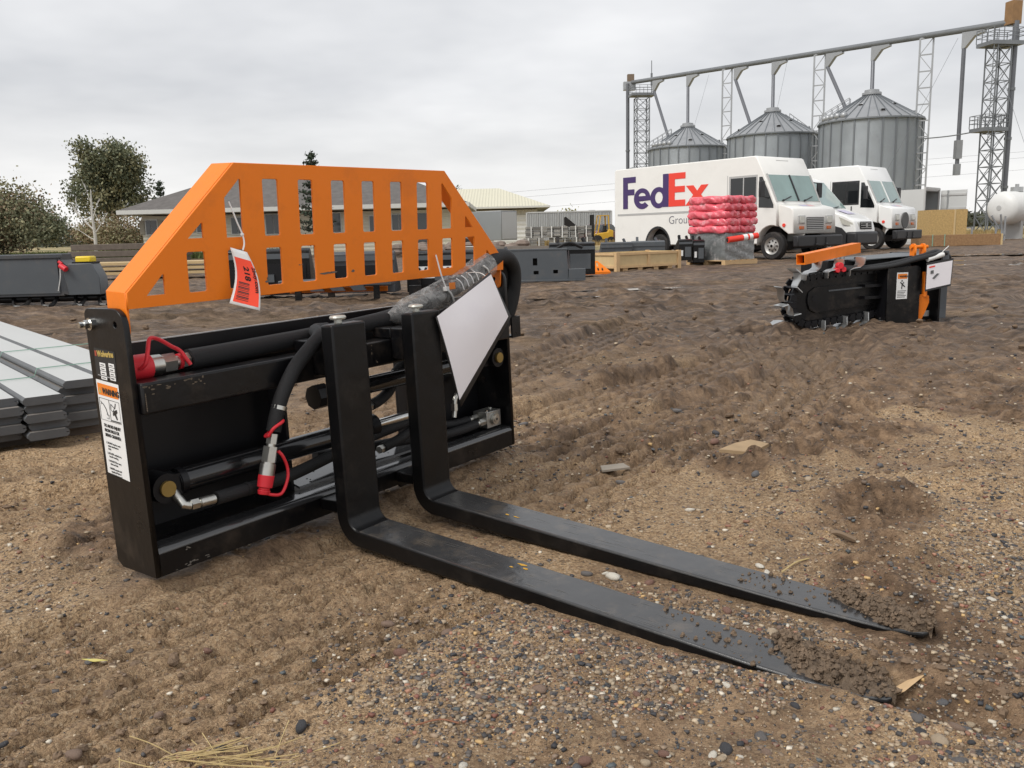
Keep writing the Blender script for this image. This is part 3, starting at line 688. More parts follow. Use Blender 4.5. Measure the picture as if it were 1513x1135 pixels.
# ---- orange load guard: slotted plate with folded flanges
gA, gz0, gz1, gz2 = 0.0135, 0.541, 0.572, 0.822
gx_l, gx_r = 0.272, W_-0.272
outer = [(gA, gz0), (W_-gA, gz0), (W_-gA, gz1), (gx_r, gz2), (gx_l, gz2), (gA, gz1)]
slope = (gz2-gz1)/(gx_l-gA)
def rr(x0, x1, z0, z1, r=0.004): return arc(x1-r, z1-r, r, 0, 90, 2) + arc(x0+r, z1-r, r, 90, 180, 2) + arc(x0+r, z0+r, r, 180, 270, 2) + arc(x1-r, z0+r, r, 270, 360, 2)
holes = []; x00, pit, hw_ = 0.604-0.457, 0.0970, 0.041
def mir(poly): return [(W_-x, z) for x, z in poly][::-1]
for k in range(10): holes.append(rr(x00+k*pit, x00+k*pit+hw_, 0.562, 0.643))
for k in range(2, 8): holes.append(rr(x00+k*pit, x00+k*pit+hw_, 0.669, 0.790))
t_lo = [(0.054, 0.5635), (0.0935, 0.5635), (0.0935, 0.602), (0.0900, 0.602)]
t_up = [(x00+0.006, 0.670), (x00+hw_, 0.670), (x00+hw_, 0.700), (x00+hw_-0.003, 0.700)]
tr_up = [(x00+pit, 0.669), (x00+pit+hw_, 0.669), (x00+pit+hw_, 0.788), (x00+pit+hw_-0.004, 0.788), (x00+pit, 0.750)]
for poly in (t_lo, t_up, tr_up): holes += [poly, mir(poly)]
lean = Matrix.Rotation(0.06, 4, 'X')
GM = Matrix.Translation((0, 0.006, gz0)) @ lean @ Matrix.Translation((0, -0.006, -gz0))
guard = plate('load_guard', outer, holes, 0.006, m_orange, pf, GM @ basis((0, 0.006, 0), (1, 0, 0), (0, 0, 1)), bevel=0.0010)
def flange(p0, p1, y0, y1, t, sgn):     # sheet between two points of the outline, folded backwards
    d = Vector((p1[0]-p0[0], 0, p1[1]-p0[1])).normalized(); nrm = Vector((-d.z, 0, d.x))*sgn
    q = [Vector((p0[0], 0, p0[1])), Vector((p1[0], 0, p1[1]))]; vs = []
    for y in (y0, y1):
        for p in q: vs += [p + Vector((0, y, 0)), p + nrm*t + Vector((0, y, 0))]
    return MB().add([GM @ v for v in vs], [(0,2,3,1),(4,5,7,6),(0,1,5,4),(2,6,7,3),(0,4,6,2),(1,3,7,5)])
m_or2 = m_orange
flange((gA, gz1), (gx_l, gz2), 0.0085, 0.078, 0.005, -1).build('guard_flange', m_or2, guard, bevel=0.0012)
flange((W_-gA, gz1), (gx_r, gz2), 0.0085, 0.078, 0.005, 1).build('guard_flange', m_or2, guard, bevel=0.0012)
flange((gx_l, gz2), (gx_r, gz2), 0.0085, 0.078, 0.005, -1).build('guard_flange', m_or2, guard, bevel=0.0012)
for xs in (gA, W_-gA-0.006):
    e = [(0.0075, 0.573), (0.077, 0.573), (0.077, 0.500), (0.062, 0.486), (0.030, 0.486)] + arc(0.0200, 0.498, 0.012, 270, 180, 4)
    hl = arc(0.032, 0.512, 0.0065, 0, 330, 10)
    plate('guard_ear', e, [hl], 0.006, m_or2, guard, GM @ basis((xs, 0, 0), (0, 1, 0), (0, 0, 1)), bevel=0.0012)
b = MB()
for cx, cz, w, h_ in ((0.338, 0.570, .009, .003), (0.341, .577, .004, .006), (.505, .577, .022, .0035), (.530, .578, .016, .003), (.592, .577, .007, .0035), (.43, .601, .004, .0015), (.437, .602, .003, .001)):
    k = 11; b.add([GM @ Vector((cx + w*rnd.uniform(.5, 1)*math.cos(2*PI*i/k), -0.0007, cz + h_*rnd.uniform(.5, 1)*math.sin(2*PI*i/k))) for i in range(k)], [tuple(range(k))])
b.build('paint_chip', mat('chipped_grey', (0.11, 0.10, 0.085), .6, var=.4, vscale=80), guard, smooth=False, fix=False)

# ---- hydraulics
def hexnut(b, p0, p1, r): b.cyl(p0, p1, r, n=6)
# lower cylinder
c1 = MB().cyl((0.095, .05, .170), (0.650, .05, .170), 0.0255, n=24).build('lift_cylinder', mat('cylinder_black', (0.012, .012, .013), .18, var=.2, vscale=9, coat=.5), pf)
MB().cyl((0.640, .05, .170), (0.668, .05, .170), 0.0305, n=24).build('gland', m_blackin, c1)
MB().cyl((0.668, .05, .170), (0.900, .05, .170), 0.0125, n=20).build('rod', m_chrome, c1)
MB().cyl((0.058, .020, .170), (0.058, .080, .170), 0.031, n=24).box(.058, .098, .030, .070, .148, .192).build('clevis', m_blackin, c1)
MB().cyl((0.058, .013, .170), (0.058, .0195, .170), 0.0165, n=24).build('pin', m_brass, c1)
MB().cyl((0.097, .05, .170), (0.112, .05, .170), 0.0285, n=24).build('end_cap', m_blackin, c1)
# upper cylinder
c2 = MB().cyl((0.545, .05, .279), (1.120, .05, .279), 0.0225, n=24).build('lift_cylinder', mat('cylinder_black_b', (0.012, .012, .013), .18, var=.2, vscale=9, coat=.5), pf)
MB().cyl((0.478, .05, .279), (0.515, .05, .279), 0.030, n=8).cyl((0.515, .05, .279), (0.545, .05, .279), 0.016, n=16).build('gland', m_blackin, c2)
MB().cyl((1.163, .012, .279), (1.163, .080, .279), 0.029, n=24).box(1.115, 1.165, .030, .070, .257, .301).build('clevis', m_blackin, c2)
MB().cyl((1.163, .005, .279), (1.163, .0115, .279), 0.0155, n=24).build('pin', m_brass, c2)
lb = MB(); nseg = 12
for i in range(nseg+1):
    a = math.radians(95 + 150*i/nseg); lb.v += [(1.028, .05 + .0229*math.cos(a), .279 + .0229*math.sin(a)), (1.103, .05 + .0229*math.cos(a), .279 + .0229*math.sin(a))]
lb.f = [(2*i, 2*i+1, 2*i+3, 2*i+2) for i in range(nseg)]; lbl = lb.build('cylinder_label', m_white, c2, fix=False)
lb = MB(); [lb.v.extend([(1.030, .05 + .0233*math.cos(math.radians(a)), .279 + .0233*math.sin(math.radians(a))), (1.085, .05 + .0233*math.cos(math.radians(a)), .279 + .0233*math.sin(math.radians(a)))]) for a in (196, 204, 212, 220)]
lb.f = [(2*i, 2*i+1, 2*i+3, 2*i+2) for i in range(3)]; lb.build('label_stripe', mat('label_red', (.60, .07, .03), .5), lbl, fix=False)
# manifold block with plug, fittings and hoses
mb_ = MB().box(1.112, 1.180, .028, .082, .0665, .1165).build('valve_block', m_alu, pf, bevel=0.0015)
MB().cyl((1.146, .0275, .0915), (1.146, .019, .0915), 0.0165, n=20).cyl((1.146, .019, .0915), (1.146, .0165, .0915), 0.010, n=20).build('plug', m_zinc, mb_)
MB().cyl((1.146, .0164, .0915), (1.146, .0160, .0915), 0.0045, n=6).build('socket', m_decal_bk, mb_)
MB().cyl((1.125, .04, .1166), (1.125, .04, .121), .005, n=6).cyl((1.168, .06, .1166), (1.168, .06, .121), .005, n=6).build('bolt', m_chrome, mb_)
for yy_, zz_ in ((.040, .088), (.068, .098)):
    f_ = MB(); hexnut(f_, (1.086, yy_, zz_), (1.1115, yy_, zz_), .0115); f_.cyl((1.070, yy_, zz_), (1.086, yy_, zz_), .009, n=14); f_.build('fitting', m_zinc, mb_)
def hose(name, pts, r, m=m_sleeve, k=8, n=12, par=pf): return MB().tube(spline(pts, k), r, n).build(name, m, par, ang=60)
hose('hose', [(1.072, .040, .088), (1.00, .038, .086), (.90, .045, .088), (.80, .060, .100), (.62, .085, .110), (.50, .090, .122)], .0135)
hose('hose', [(1.072, .068, .098), (1.0, .072, .100), (.90, .08, .118), (.82, .09, .150)], .0125)
hose('hose', [(.150, -.004, .1265), (.22, .000, .124), (.34, .004, .122), (.47, .012, .134), (.60, .030, .146), (.80, .06, .150)], .0145)
MB().cyl((.228, 0, .124), (.236, .0005, .1238), .0158, n=14).build('hose_clamp', m_hose, pf)
f_ = MB(); f_.tube([(.076, .030, .160), (.076, .018, .148), (.078, -.002, .132), (.090, -.004, .129)], .0095, 12); hexnut(f_, (.090, -.004, .129), (.108, -.004, .1283), .0115); f_.cyl((.108, -.004, .1283), (.112, -.004, .128), .008, n=12); f_.cyl((.112, -.004, .128), (.146, -.004, .1266), .0108, n=16)
f_.build('elbow_fitting', m_zinc, pf)
# fitting and short hose seen between the forks
f_ = MB(); hexnut(f_, (.640, .04, .222), (.662, .045, .226), .011); f_.build('fitting', m_zinc, pf)
hose('hose', [(.660, .045, .226), (.70, .052, .232), (.745, .060, .250), (.79, .08, .285), (.84, .10, .30)], .0145)
f_ = MB(); hexnut(f_, (.652, .02, .110), (.672, .024, .112), .0105); f_.build('fitting', m_zinc, pf)
hose('hose', [(.670, .024, .112), (.73, .03, .118), (.80, .05, .124), (.90, .08, .125)], .0135)
f_ = MB(); f_.tube(spline([(1.075, .10, .225), (1.062, .085, .205), (1.050, .075, .190), (1.020, .07, .175), (1.012, .068, .140), (1.005, .066, .120)], 5), .0075, 10)
hexnut(f_, (1.012, .068, .160), (1.010, .067, .140), .0105); hexnut(f_, (1.075, .10, .232), (1.072, .098, .215), .011); hexnut(f_, (1.045, .075, .188), (1.028, .072, .178), .010); f_.build('elbow_fitting', m_zinc, pf)
# coupler with red cap lying behind the upper bar on the left
MB().cyl((.016, .070, .4185), (.080, .070, .4175), .0265, n=24).build('dust_cap', m_red, pf, bevel=.003)
f_ = MB(); f_.cyl((.080, .070, .4175), (.104, .069, .417), .0215, n=24); f_.cyl((.104, .069, .417), (.107, .069, .417), .019, n=24); hexnut(f_, (.107, .069, .417), (.134, .068, .417), .0215); f_.cyl((.134, .068, .417), (.146, .068, .417), .013, n=16); hexnut(f_, (.146, .068, .417), (.168, .067, .418), .0165)
f_.build('hydraulic_coupler', m_zinc, pf)
hose('cap_strap', [(.045, .040, .418), (.052, .030, .430), (.060, .032, .452), (.075, .045, .475), (.100, .055, .470), (.128, .058, .452), (.146, .058, .440), (.150, .046, .425), (.156, .040, .410)], .0042, m_red)
MB().lathe([(.0128, -.003), (.0168, -.003), (.0168, .003), (.0128, .003)], 16, basis((.147, .068, .417), (0, 1, 0), (0, 0, 1))).build('strap_ring', m_red, pf)
hose('hose', [(.168, .067, .418), (.23, .070, .418), (.36, .075, .420), (.52, .075, .424), (.66, .070, .432), (.79, .040, .447), (.92, .012, .488), (1.05, .000, .535), (1.13, .004, .566), (1.20, .020, .580), (1.265, .035, .572), (1.310, .048, .535), (1.318, .058, .475), (1.300, .068, .405), (1.262, .085, .335), (1.235, .10, .26)], .0225, n=14)
hose('hose', [(.66, .095, .430), (.80, .072, .446), (.94, .040, .486), (1.06, .034, .530), (1.14, .040, .554), (1.20, .052, .562), (1.262, .068, .552), (1.292, .08, .510), (1.290, .092, .44), (1.265, .105, .36), (1.24, .115, .28)], .020, n=14)
# clear plastic document tube round the hoses, cable ties
def clear_plastic():
    m = bpy.data.materials.new('clear_plastic_film'); m.use_nodes = True; n, l = m.node_tree.nodes, m.node_tree.links; n.clear()
    o = n.new('ShaderNodeOutputMaterial'); mx = n.new('ShaderNodeMixShader'); t = n.new('ShaderNodeBsdfTransparent'); g = n.new('ShaderNodeBsdfPrincipled')
    g.inputs['Base Color'].default_value = (.5, .49, .47, 1); g.inputs['Roughness'].default_value = .14; g.inputs['Specular IOR Level'].default_value = .8
    tcn = n.new('ShaderNodeTexCoord'); nz = n.new('ShaderNodeTexNoise'); nz.inputs['Scale'].default_value = 34; nz.inputs['Detail'].default_value = 4; nz.inputs['Distortion'].default_value = 1.2
    l.new(tcn.outputs['Object'], nz.inputs['Vector']); mr = n.new('ShaderNodeMapRange'); mr.inputs['From Min'].default_value = .35; mr.inputs['From Max'].default_value = .7; mr.inputs['To Min'].default_value = .16; mr.inputs['To Max'].default_value = .62
    l.new(nz.outputs['Fac'], mr.inputs['Value']); bp = n.new('ShaderNodeBump'); bp.inputs['Distance'].default_value = .006; l.new(nz.outputs['Fac'], bp.inputs['Height']); l.new(bp.outputs[0], g.inputs['Normal'])
    l.new(mr.outputs[0], mx.inputs[0]); l.new(t.outputs[0], mx.inputs[1]); l.new(g.outputs[0], mx.inputs[2]); l.new(mx.outputs[0], o.inputs['Surface']); return m
path = spline([(.735, .035, .448), (.79, .030, .452), (.92, .010, .490), (1.05, .004, .534), (1.125, .008, .560)], 6)
doc = MB().tube(path, .03, 16, cap=False, rs=[.010 + .028*min(1, i/7) for i in range(len(path))]).build('document_tube', clear_plastic(), None, ang=60)
doc.parent = pf; doc.parent = None; doc.matrix_world = pf.matrix_world.copy()
tag(doc, 'crumpled clear plastic document tube wrapped round the hoses beside the white sheet', 'plastic tube')
b = MB(); b.tube(spline([(.905, -.024, .508), (.918, -.030, .492), (.930, -.027, .470), (.938, -.010, .455)], 5), .0028, 6); b.tube(spline([(.905, -.024, .508), (.893, -.020, .545), (.885, -.012, .60)], 5), .0022, 6); b.box(.899, .911, -.030, -.018, .502, .513)
tie = b.build('cable_tie', m_nylon, doc)
b = MB(); b.tube(spline([(1.060, -.033, .560), (1.078, -.036, .545), (1.085, -.028, .520), (1.087, -.010, .505)], 5), .0024, 6); b.build('cable_tie', m_nylon, doc)
b = MB()
for i in range(4): b.tube(spline([(.955+.022*i, -.018, .532+.007*i), (.962+.022*i, -.030, .520+.007*i), (.968+.022*i, -.034, .500+.007*i)], 4), .0016, 5)
b.build('film_highlight', mat('glint_white', (.8, .8, .8), .4), doc)  # white strips painted as glints on the crumpled film
b = MB(); b.box(.912, .935, -.031, -.029, .505, .523); b.build('orange_print', m_decal_or, doc)
# hanging hose with coupler and red cap in front of the mounting plate
hose('hose', [(.560, .075, .436), (.500, .045, .440), (.455, -.020, .434), (.415, -.034, .414), (.365, -.036, .376), (.325, -.036, .325), (.302, -.036, .280), (.289, -.036, .245)], .0165, n=12)
MB().cyl((.312, -.036, .298), (.3085, -.036, .290), .0178, n=14).build('hose_clamp', m_zinc, pf)
f_ = MB(); d0 = Vector((.287, -.036, .240)); dv = (Vector((.245, -.036, .108)) - d0).normalized()
hexnut(f_, d0, d0+dv*.022, .0125); f_.cyl(d0+dv*.022, d0+dv*.028, .010, n=14); hexnut(f_, d0+dv*.028, d0+dv*.062, .0165); f_.cyl(d0+dv*.062, d0+dv*.066, .0145, n=16); f_.cyl(d0+dv*.066, d0+dv*.092, .0172, n=20); f_.build('hydraulic_coupler', m_zinc, pf)
f_ = MB(); f_.cyl(d0+dv*.0905, d0+dv*.118, .0178, .0165, n=20); f_.cyl(d0+dv*.118, d0+dv*.124, .012, n=16); f_.cyl(d0+dv*.124, d0+dv*.134, .0145, .012, n=16); f_.build('dust_cap', m_red, pf, bevel=.0015)
hose('cap_strap', [d0+dv*.128, d0+dv*.13+Vector((.012, -.012, -.006)), d0+dv*.128+Vector((.035, -.016, -.010)), d0+dv*.11+Vector((.050, -.014, 0)), d0+dv*.085+Vector((.046, -.012, .002)), d0+dv*.06+Vector((.030, -.012, .004)), d0+dv*.045+Vector((.017, -.008, .004))], .0036, m_red)
hose('cap_strap', [d0+dv*.0+Vector((-.016, -.006, 0)), d0+dv*-.012+Vector((-.012, -.016, .004)), d0+dv*-.020+Vector((.008, -.018, .006)), d0+dv*-.022+Vector((.018, -.004, .004)), d0+dv*-.012+Vector((.015, .012, 0)), d0+dv*.004+Vector((-.008, .014, 0)), d0+dv*.0+Vector((-.016, -.006, 0))], .0036, m_red)
# spring knob outside the right plate
MB().cyl((W_, .060, .316), (W_+.024, .060, .316), .006, n=12).cyl((W_+.024, .060, .316), (W_+.046, .060, .316), .014, n=18).build('spring_knob', m_hose, pf, bevel=.003)

# ---- decals on the left plate (seen flat on the steel)
def quadp(name, pts, m, par, x=-0.0006): return MB().add([(x, y, z) for y, z in pts], [tuple(range(len(pts)))]).build(name, m, par, smooth=False, fix=False)
def DL(y, z, x=-0.0010): return basis((x, y, z), (0, -1, 0), (0, 0, 1))
sp = quadp('spec_plate', [(.124, .465), (.046, .459), (.049, .401), (.127, .407)], m_decal_bk, pf)
text('plate_lettering', 'Wolverine', .0165, m_decal_gold, sp, DL(.113, .4475), .0006, sx=.86)
quadp('emblem', [(.122, .459), (.115, .4585), (.1155, .4475), (.1225, .448)], mat('emblem_red', (.35, .06, .03), .5), sp, -.0010)
for r_ in range(4):
    for c_, (ya, yb) in enumerate(((.1085, .0865), (.0740, .0535))):
        z_ = .4355 - .0088*r_; quadp('plate_cell', [(ya, z_), (yb, z_-.0014), (yb, z_-.0090), (ya, z_-.0076)], m_white, sp, -.0010)
        quadp('cell_print', [(ya-.004, z_-.0035), (yb+.005, z_-.0044), (yb+.005, z_-.0062), (ya-.004, z_-.0053)], m_decal_bk, sp, -.0013)
quadp('small_print', [(.120, .4105), (.058, .4055), (.058, .4040), (.120, .4090)], mat('decal_grey', (.4, .4, .4), .5), sp, -.0010)
wp = quadp('warning_decal', [(.1325, .4005), (.0480, .3935), (.0515, .1955), (.1345, .2050)], m_white, pf)
quadp('decal_header', [(.1285, .3935), (.0525, .3870), (.0535, .3630), (.1290, .3690)], m_decal_or, wp, -.0010)
text('header_lettering', 'WARNING', .0165, m_decal_bk, wp, DL(.1120, .3725, -.0014) @ Matrix.Rotation(-.085, 4, 'Z'), .0007, sx=.78)
quadp('header_triangle', [(.1265, .3735), (.1155, .3725), (.1210, .3855)], m_decal_gold, wp, -.0013)
def inkline(pts, r, par, x=-.0012): return MB().tube([(x, y, z) for y, z in pts], r, 4).build('pictogram', m_decal_bk, par)
inkline([(.1285, .3630), (.0545, .3570), (.0550, .3130), (.1295, .3180), (.1285, .3630)], .0004, wp); inkline([(.0920, .3600), (.0925, .3155)], .0004, wp)
inkline([(.122, .353), (.115, .350), (.106, .340), (.102, .327)], .0007, wp); inkline([(.124, .356), (.120, .352), (.124, .350)], .0005, wp); inkline([(.106, .330), (.098, .328), (.100, .320), (.108, .322)], .0005, wp)
inkline([(.086, .352), (.074, .344), (.082, .336), (.088, .340), (.086, .352)], .0006, wp); inkline([(.068, .354), (.072, .344)], .0009, wp)
quadp('pictogram_figure', [(.078, .338), (.066, .342), (.064, .336), (.070, .332), (.066, .322), (.070, .320), (.076, .330), (.082, .328), (.083, .332)], m_decal_bk, wp, -.0012); inkline([(.090, .318), (.058, .316)], .0012, wp)
for i, (s_, sz, bo) in enumerate((('TO AVOID INJURY', .0088, .0003), ('FROM FALLS OR', .0088, .0003), ('BEING CRUSHED:', .0088, .0003))): text('decal_lettering', s_, sz, m_decal_bk, wp, DL(.1235-.0003*i, .3035-.0100*i, -.0012) @ Matrix.Rotation(-.08, 4, 'Z'), bo, sx=.86)
zz0 = .268
for blk in (('1. DO NOT stand or work', '    under raised load or', '    forks.'), ('2. DO NOT use forks as a', '    base for working.'), ('3. DO NOT lift or carry', '    riders on forks.'), ('4. NEVER exceed rated', '    capacity of forks or', '    loader. Read manual.')):
    for ln in blk: text('decal_lettering', ln, .0060, m_decal_bk, wp, DL(.1240, zz0, -.0012) @ Matrix.Rotation(-.08, 4, 'Z'), sx=.80); zz0 -= .0062
    zz0 -= .0036

# ---- white sheet hung in front, on a dark backing board
def sheet(corners, nx=8, ny=8, bulge=.006):
    A, B, C_, D = [Vector(c) for c in corners]; mb = MB()
    for j in range(ny+1):
        for i in range(nx+1):
            u, v = i/nx, j/ny; p = (A*(1-u)+B*u)*(1-v) + (D*(1-u)+C_*u)*v; mb.v.append(p + Vector((0, -bulge*math.sin(PI*u)*math.sin(PI*v*.9), 0)))
    mb.f = [(j*(nx+1)+i, j*(nx+1)+i+1, (j+1)*(nx+1)+i+1, (j+1)*(nx+1)+i) for j in range(ny) for i in range(nx)]; return mb
pw = pf.matrix_world
shd = thing('document_sheet', 'blank white paper sheet on dark backing board hung from the hose tube', 'paper sheet')
shd.matrix_world = pw.copy()
ps = [(.9665, -.133, .541), (1.0335, -.133, .420), (.806, -.133, .226), (.740, -.133, .452)]
sheet(ps, bulge=.010).build('paper', m_paper, shd)
b = sheet([(.968, -.126, .546), (1.052, -.126, .417), (.816, -.126, .206), (.742, -.126, .449)], bulge=.002); o = b.build('backing_board', mat('dark_backing', (.03, .028, .028), .5), shd)
so = o.modifiers.new('t', 'SOLIDIFY'); so.thickness = .003; so.offset = 1
MB().tube(spline([(.958, -.129, .530), (.962, -.10, .545), (.975, -.045, .545), (.99, -.03, .53)], 5), .0013, 5).build('string', m_nylon, shd)

# ---- orange auction tag tied to the guard
tg = thing('hang_tag', 'orange paper tag with barcode tied by white string to the guard slot', 'tag')
tg.matrix_world = pw.copy()
def tagpt(u, v, off=0.0):      # u across 0..1, v down 0..1, the card twists and bows
    top_l, top_r = Vector((.2425, -.016, .648)), Vector((.2685, -.036, .636)); bot_l, bot_r = Vector((.217, -.030, .534)), Vector((.264, -.066, .514))
    p = (top_l*(1-u)+top_r*u)*(1-v) + (bot_l*(1-u)+bot_r*u)*v
    bow = math.sin(PI*v)*.012; return p + Vector((bow*1.1, -off, 0))
def tagpatch(u0, u1, v0, v1, off, nu=3, nv=12):
    b = MB()
    for j in range(nv+1):
        for i in range(nu+1): b.v.append(tagpt(u0+(u1-u0)*i/nu, v0+(v1-v0)*j/nv, off))
    b.f = [(j*(nu+1)+i, j*(nu+1)+i+1, (j+1)*(nu+1)+i+1, (j+1)*(nu+1)+i) for j in range(nv) for i in range(nu)]; return b
card = tagpatch(0, 1, 0, 1, 0, 4, 14).build('card', m_white, tg); so = card.modifiers.new('t', 'SOLIDIFY'); so.thickness = .0008; so.offset = 1
tagpatch(.07, .93, .16, .955, .0010).build('orange_print', mat('tag_orange', (.86, .062, .02), .5), card)
for i in range(12): tagpatch(.14, .56, .60+.027*i, .60+.027*i+(.008 if i % 3 else .017), .0018, 2, 1).build('barcode_bar', m_decal_bk, card)
def tagtext(body, u, v, size, bold):
    o = text('tag_lettering', body, size, m_decal_bk, card, None, bold, thick=.0001)
    for vt in o.data.vertices:
        x, y = vt.co.x, vt.co.y; uu, vv = u + y/.060, v + x/.118; vt.co = tagpt(uu, vv, .0020)
tagtext('218', .40, .30, .020, .0006); tagtext('2buy.com', .80, .28, .0135, .0004)
MB().tube(spline([(.259, -.004, .742), (.2615, -.010, .725), (.268, -.014, .698), (.276, -.016, .674), (.2755, -.020, .655), (.266, -.026, .640)], 6), .0018, 6).ell((.2755, -.016, .673), (.0042, .0036, .0042)).build('string', m_nylon, tg)

# ---- mud caked on the fork tips
m_mudlump = mat('wet_mud_lump', (0.135, 0.095, 0.062), 0.72, var=0.6, vscale=60, bump=0.006, bscale=150)
def tipz(t): return -0.0036 - (t-0.04)*math.sin(.07)
for u, ta, lab in ((0.4065, .915, 'wet mud caked over the tip of the fork with yellow scuffs'), (0.6619, .975, 'wet mud caked over the tip of the fork nearer the white sheet')):
    nt_, nw_ = 120, 60; T_, Wv = np.meshgrid(np.linspace(ta-.06, 1.25, nt_), np.linspace(-.045, .150, nw_)); wx = Wv/.1016
    lead = ta + .10*(1-np.clip(wx, 0, 1)) + .05*(fbm(T_*0+u*9, Wv*40, 3, 1)-.5)*2       # mud reaches further up along the far edge
    edge_n = .030*(fbm(T_*30+u*5, Wv*30, 3, 0)-.5)
    hwv = .0508*(1-.30*np.clip((T_-.95)/.216, 0, 1)**1.6)*(1-.66*np.clip((T_-1.125)/.041, 0, 1)**2); near_ = Wv-.0508+hwv
    prof_ = sstep(0, .07, T_-lead+edge_n)*(1-sstep(1.15, 1.235, T_+edge_n)) * (1-sstep(.095, .148, Wv+edge_n))*sstep(.003, .022, near_ + edge_n*.3)
    big = fbm(T_*30+u*31, Wv*30, 4, 2); fine = fbm(T_*95, Wv*95+u*7, 3, 3); grn = fbm(T_*230, Wv*230+u*3, 2, 1)
    hh_ = np.sqrt(np.clip(prof_, 0, 1))*(.002 + .030*np.clip(big-.45, 0, 1)*1.5) + prof_*(.026*(fine-.5) + .010*(grn-.5)); hh_ = hh_ - .009*(1-sstep(.0, .30, prof_)); hh_ = np.where((near_ > .0005) & (T_ < 1.169), hh_, -1)
    onb = (1-sstep(.0, .035, Wv-.0508-hwv))*(near_ > -.001)*(1-sstep(1.160, 1.20, T_))
    top_b = -.0036-(T_-.04)*math.sin(.07); basez = top_b*onb + (top_b-.050)*(1-onb)
    co_ = np.stack([u+Wv, -.1218-T_, basez+hh_], -1).reshape(-1, 3); ok = (hh_ > -.5).reshape(-1); ii = np.arange(nt_*nw_).reshape(nw_, nt_)
    qd = np.stack([ii[:-1, :-1], ii[:-1, 1:], ii[1:, 1:], ii[1:, :-1]], -1).reshape(-1, 4); qd = qd[ok[qd].all(1)]
    me = mesh_np('caked_mud', co_, qd); bm = bmesh.new(); bm.from_mesh(me); bmesh.ops.delete(bm, geom=[v for v in bm.verts if not v.link_faces], context='VERTS'); bmesh.ops.recalc_face_normals(bm, faces=bm.faces); bm.to_mesh(me); bm.free()
    if sum(p.normal.z for p in me.polygons) < 0: me.flip_normals()
    me.materials.append(m_mudlump); o = bpy.data.objects.new('caked_mud', me); COL.objects.link(o); o.matrix_world = pw.copy(); tag(o, lab, 'mud')
    gr_ = MB(); hv = [v.co for v in me.vertices if v.co.z > -.0036-(-.1218-v.co.y-.04)*math.sin(.07)+.001]
    for k in range(900):
        v0 = rnd.choice(hv) if k < 640 else Vector((u+rnd.uniform(.01, .095), -.1218-rnd.uniform(ta-.16, ta+.06), 0))
        if k >= 640: v0.z = -.0036-(-.1218-v0.y-.04)*math.sin(.07)-.0004
        if k >= 640 and rnd.random() < .72: continue
        r_ = .0011*math.exp(rnd.random()**1.6*1.75); n0 = len(gr_.v); c0 = Vector((v0.x+rnd.gauss(0, .004), v0.y+rnd.gauss(0, .006), v0.z+r_*.35)); gr_.ell(c0, (r_*1.3, r_, r_*.85), 7, 5); gr_.v[n0:] = [tuple(c0+(Vector(q)-c0)*rnd.uniform(.55, 1.35)) for q in gr_.v[n0:]]
    g_ = gr_.build('grit', mat('mud_grit_%d' % int(u*100), (.155, .108, .070), .8, var=.75, vscale=45, bump=.003, bscale=200), o, ang=20); g_['kind'] = 'stuff'
# ================================================================== VEHICLES
m_van = mat('van_white', (0.84, 0.83, 0.79), 0.34, var=0.05, vscale=2.5, dirt=(0.42, 0.38, 0.32), dirt_amt=0.12, dscale=1.6, coat=0.2)
m_van2 = mat('van_white_clean', (0.87, 0.87, 0.85), 0.28, var=0.03, vscale=2.5, coat=0.3)
m_glassw = mat('windscreen_glass', (0.20, 0.30, 0.28), 0.05, var=0.35, vscale=1.6, spec=0.9, coat=0.5)
m_glassd = mat('dark_side_glass', (0.012, 0.014, 0.016), 0.06, spec=0.7)
m_tyre = mat('tyre_rubber', (0.018, 0.017, 0.017), 0.75, var=0.3, vscale=12, dirt=(0.13, 0.10, 0.08), dirt_amt=0.5, dscale=6)
m_rim = mat('silver_rim', (0.48, 0.47, 0.45), 0.4, 0.5, var=0.15, vscale=8)
m_bump = mat('black_bumper', (0.02, 0.02, 0.022), 0.5, var=0.2, vscale=6)
m_trim = mat('grey_trim', (0.45, 0.45, 0.44), 0.5)
m_lamp = mat('headlamp_lens', (0.55, 0.54, 0.48), 0.12, var=0.2, vscale=20, coat=0.6)
m_amber = mat('amber_lens', (0.55, 0.13, 0.03), 0.25)
m_purple = mat('logo_purple', (0.060, 0.032, 0.135), 0.45)
m_logo_or = mat('logo_orange', (0.86, 0.06, 0.035), 0.45)
m_grey_txt = mat('logo_grey', (0.16, 0.16, 0.19), 0.5)
m_under = mat('underbody_dark', (0.012, 0.011, 0.011), 0.8)

